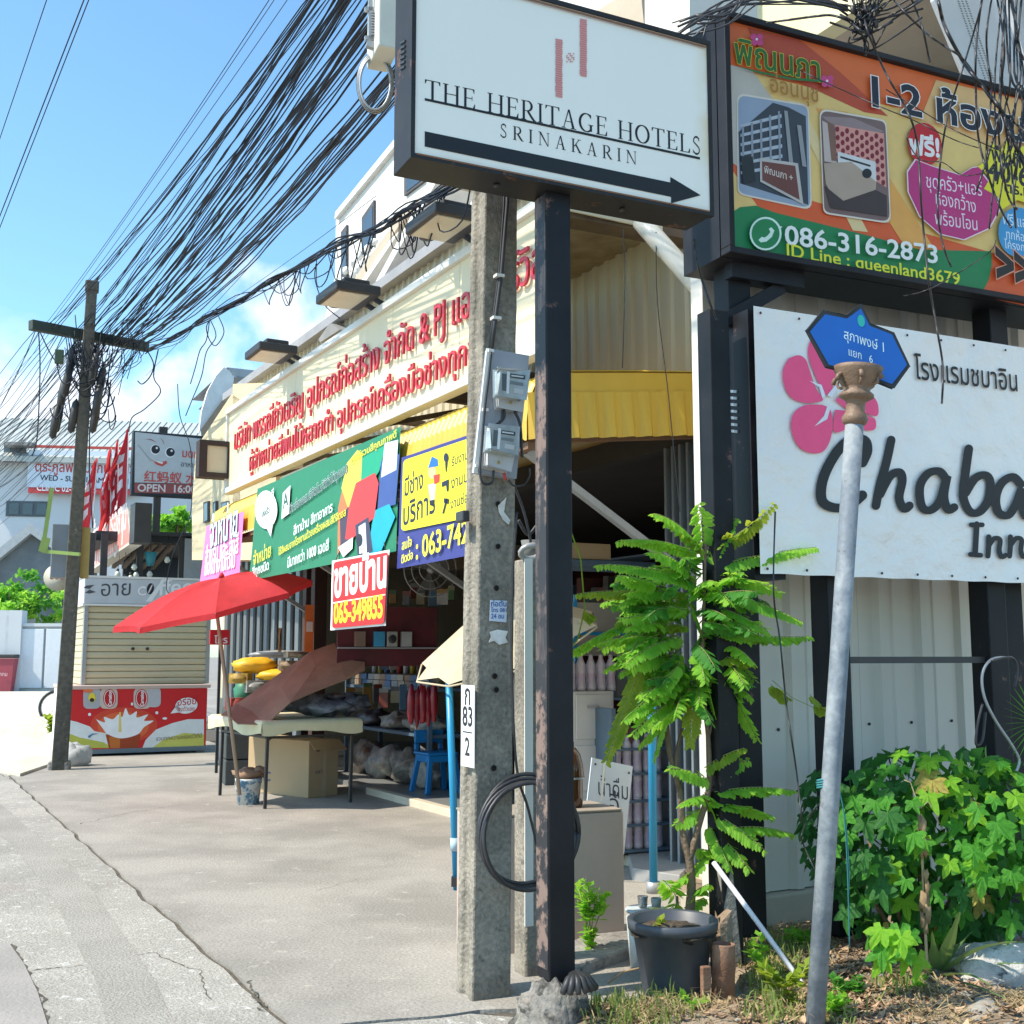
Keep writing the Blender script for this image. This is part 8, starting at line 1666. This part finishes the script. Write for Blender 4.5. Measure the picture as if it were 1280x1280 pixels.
for pts, r, lab in RC:
    Yc = 4.55 if pts[0][0] > 900 and pts[0][1] < 400 else 4.6; P3 = [AT(x, y, Yc + .08 * math.sin(i)) for i, (x, y) in enumerate(smooth_line(pts, 5))]; P3 = [P3[0].lerp(P3[0], 0)] + P3[1:]
    if 760 < pts[0][0] < 860: P3 = [AT(x, y, 6.2) for x, y in smooth_line(pts, 5)]
    a = P3[0]; solo('hanging_cable', MB().tube([p - a for p in P3], r * .72, 6), cab, Fr(a.x, a.y, a.z, 0), lab, 'cable')
mb = MB()
for i in range(22):
    a = (rw.gauss(1080, 9), rw.gauss(18, 14)); pts = [(a[0] + rw.uniform(-45, 30), a[1] - rw.uniform(0, 50)), a, (a[0] + rw.uniform(-22, 22), a[1] + rw.uniform(5, 24)), (a[0] + rw.uniform(-10, 80), a[1] - rw.uniform(0, 40))]
    mb.tube([AT(x, y, 4.6 + rw.uniform(-.05, .05)) for x, y in smooth_line(pts, 4)], rw.uniform(.0025, .005), 4)
for i in range(16):
    mb.tube([AT(x, y, 4.7) for x, y in smooth_line([(rw.uniform(840, 880), rw.uniform(18, 55)), (rw.uniform(890, 925), rw.uniform(0, 30)), (rw.uniform(950, 1000), rw.uniform(-30, 10)), (1060, rw.uniform(-30, 20))], 4)], rw.uniform(.003, .006), 4)
for i in range(9):
    x = rw.uniform(1215, 1290); mb.tube([AT(a, b, 4.6) for a, b in smooth_line([(x + rw.uniform(-20, 20), -20), (x + rw.uniform(-12, 12), 90), (x + rw.uniform(-14, 14), rw.uniform(120, 200)), (x + rw.uniform(-25, 25), rw.uniform(200, 300))], 4)], rw.uniform(.0025, .005), 4)
tag(link('cable_knot', mb, cab, None, W0), 'knotted mass of thin black cables above and over the orange billboard', 'cables', None, 'stuff')
mb = MB()
for i in range(7): c_ = AT(1066 + i * 5 + (i % 2) * 4, 12 + (i % 3) * 9, 4.58); mb.lathe([(.0, -.02), (.009, -.015), (.011, .012), (.0, .02)], tuple(c_), 8)
tag(link('cable_clamps', mb, blk, None, W0), 'small black clamps in the cable knot above the billboard', 'clamps', None, 'stuff')
# cable loop on the right black post
f = Fr(*P(AT(1250, 870, 4.95)), 0, 25); t = thing('cable_coil', 'loose loop of grey black cable hung on the right black sign post', 'cable coil', f)
for k, pts in enumerate(([(1264, 822), (1240, 824), (1228, 842), (1230, 870), (1244, 900), (1264, 930), (1274, 950), (1270, 965)], [(1228, 880), (1222, 905), (1220, 930), (1228, 925), (1232, 890)], [(1240, 826), (1264, 822), (1272, 836), (1268, 860)])): part('cable_loop', MB().tube([f.hit(x, y, -.02 * k) for x, y in smooth_line(pts, 5)], .006, 6), galv if k == 0 else cab, t)
print('OBJECTS', len(bpy.data.objects), 'TRIS', sum(len(m.polygons) for m in bpy.data.meshes))
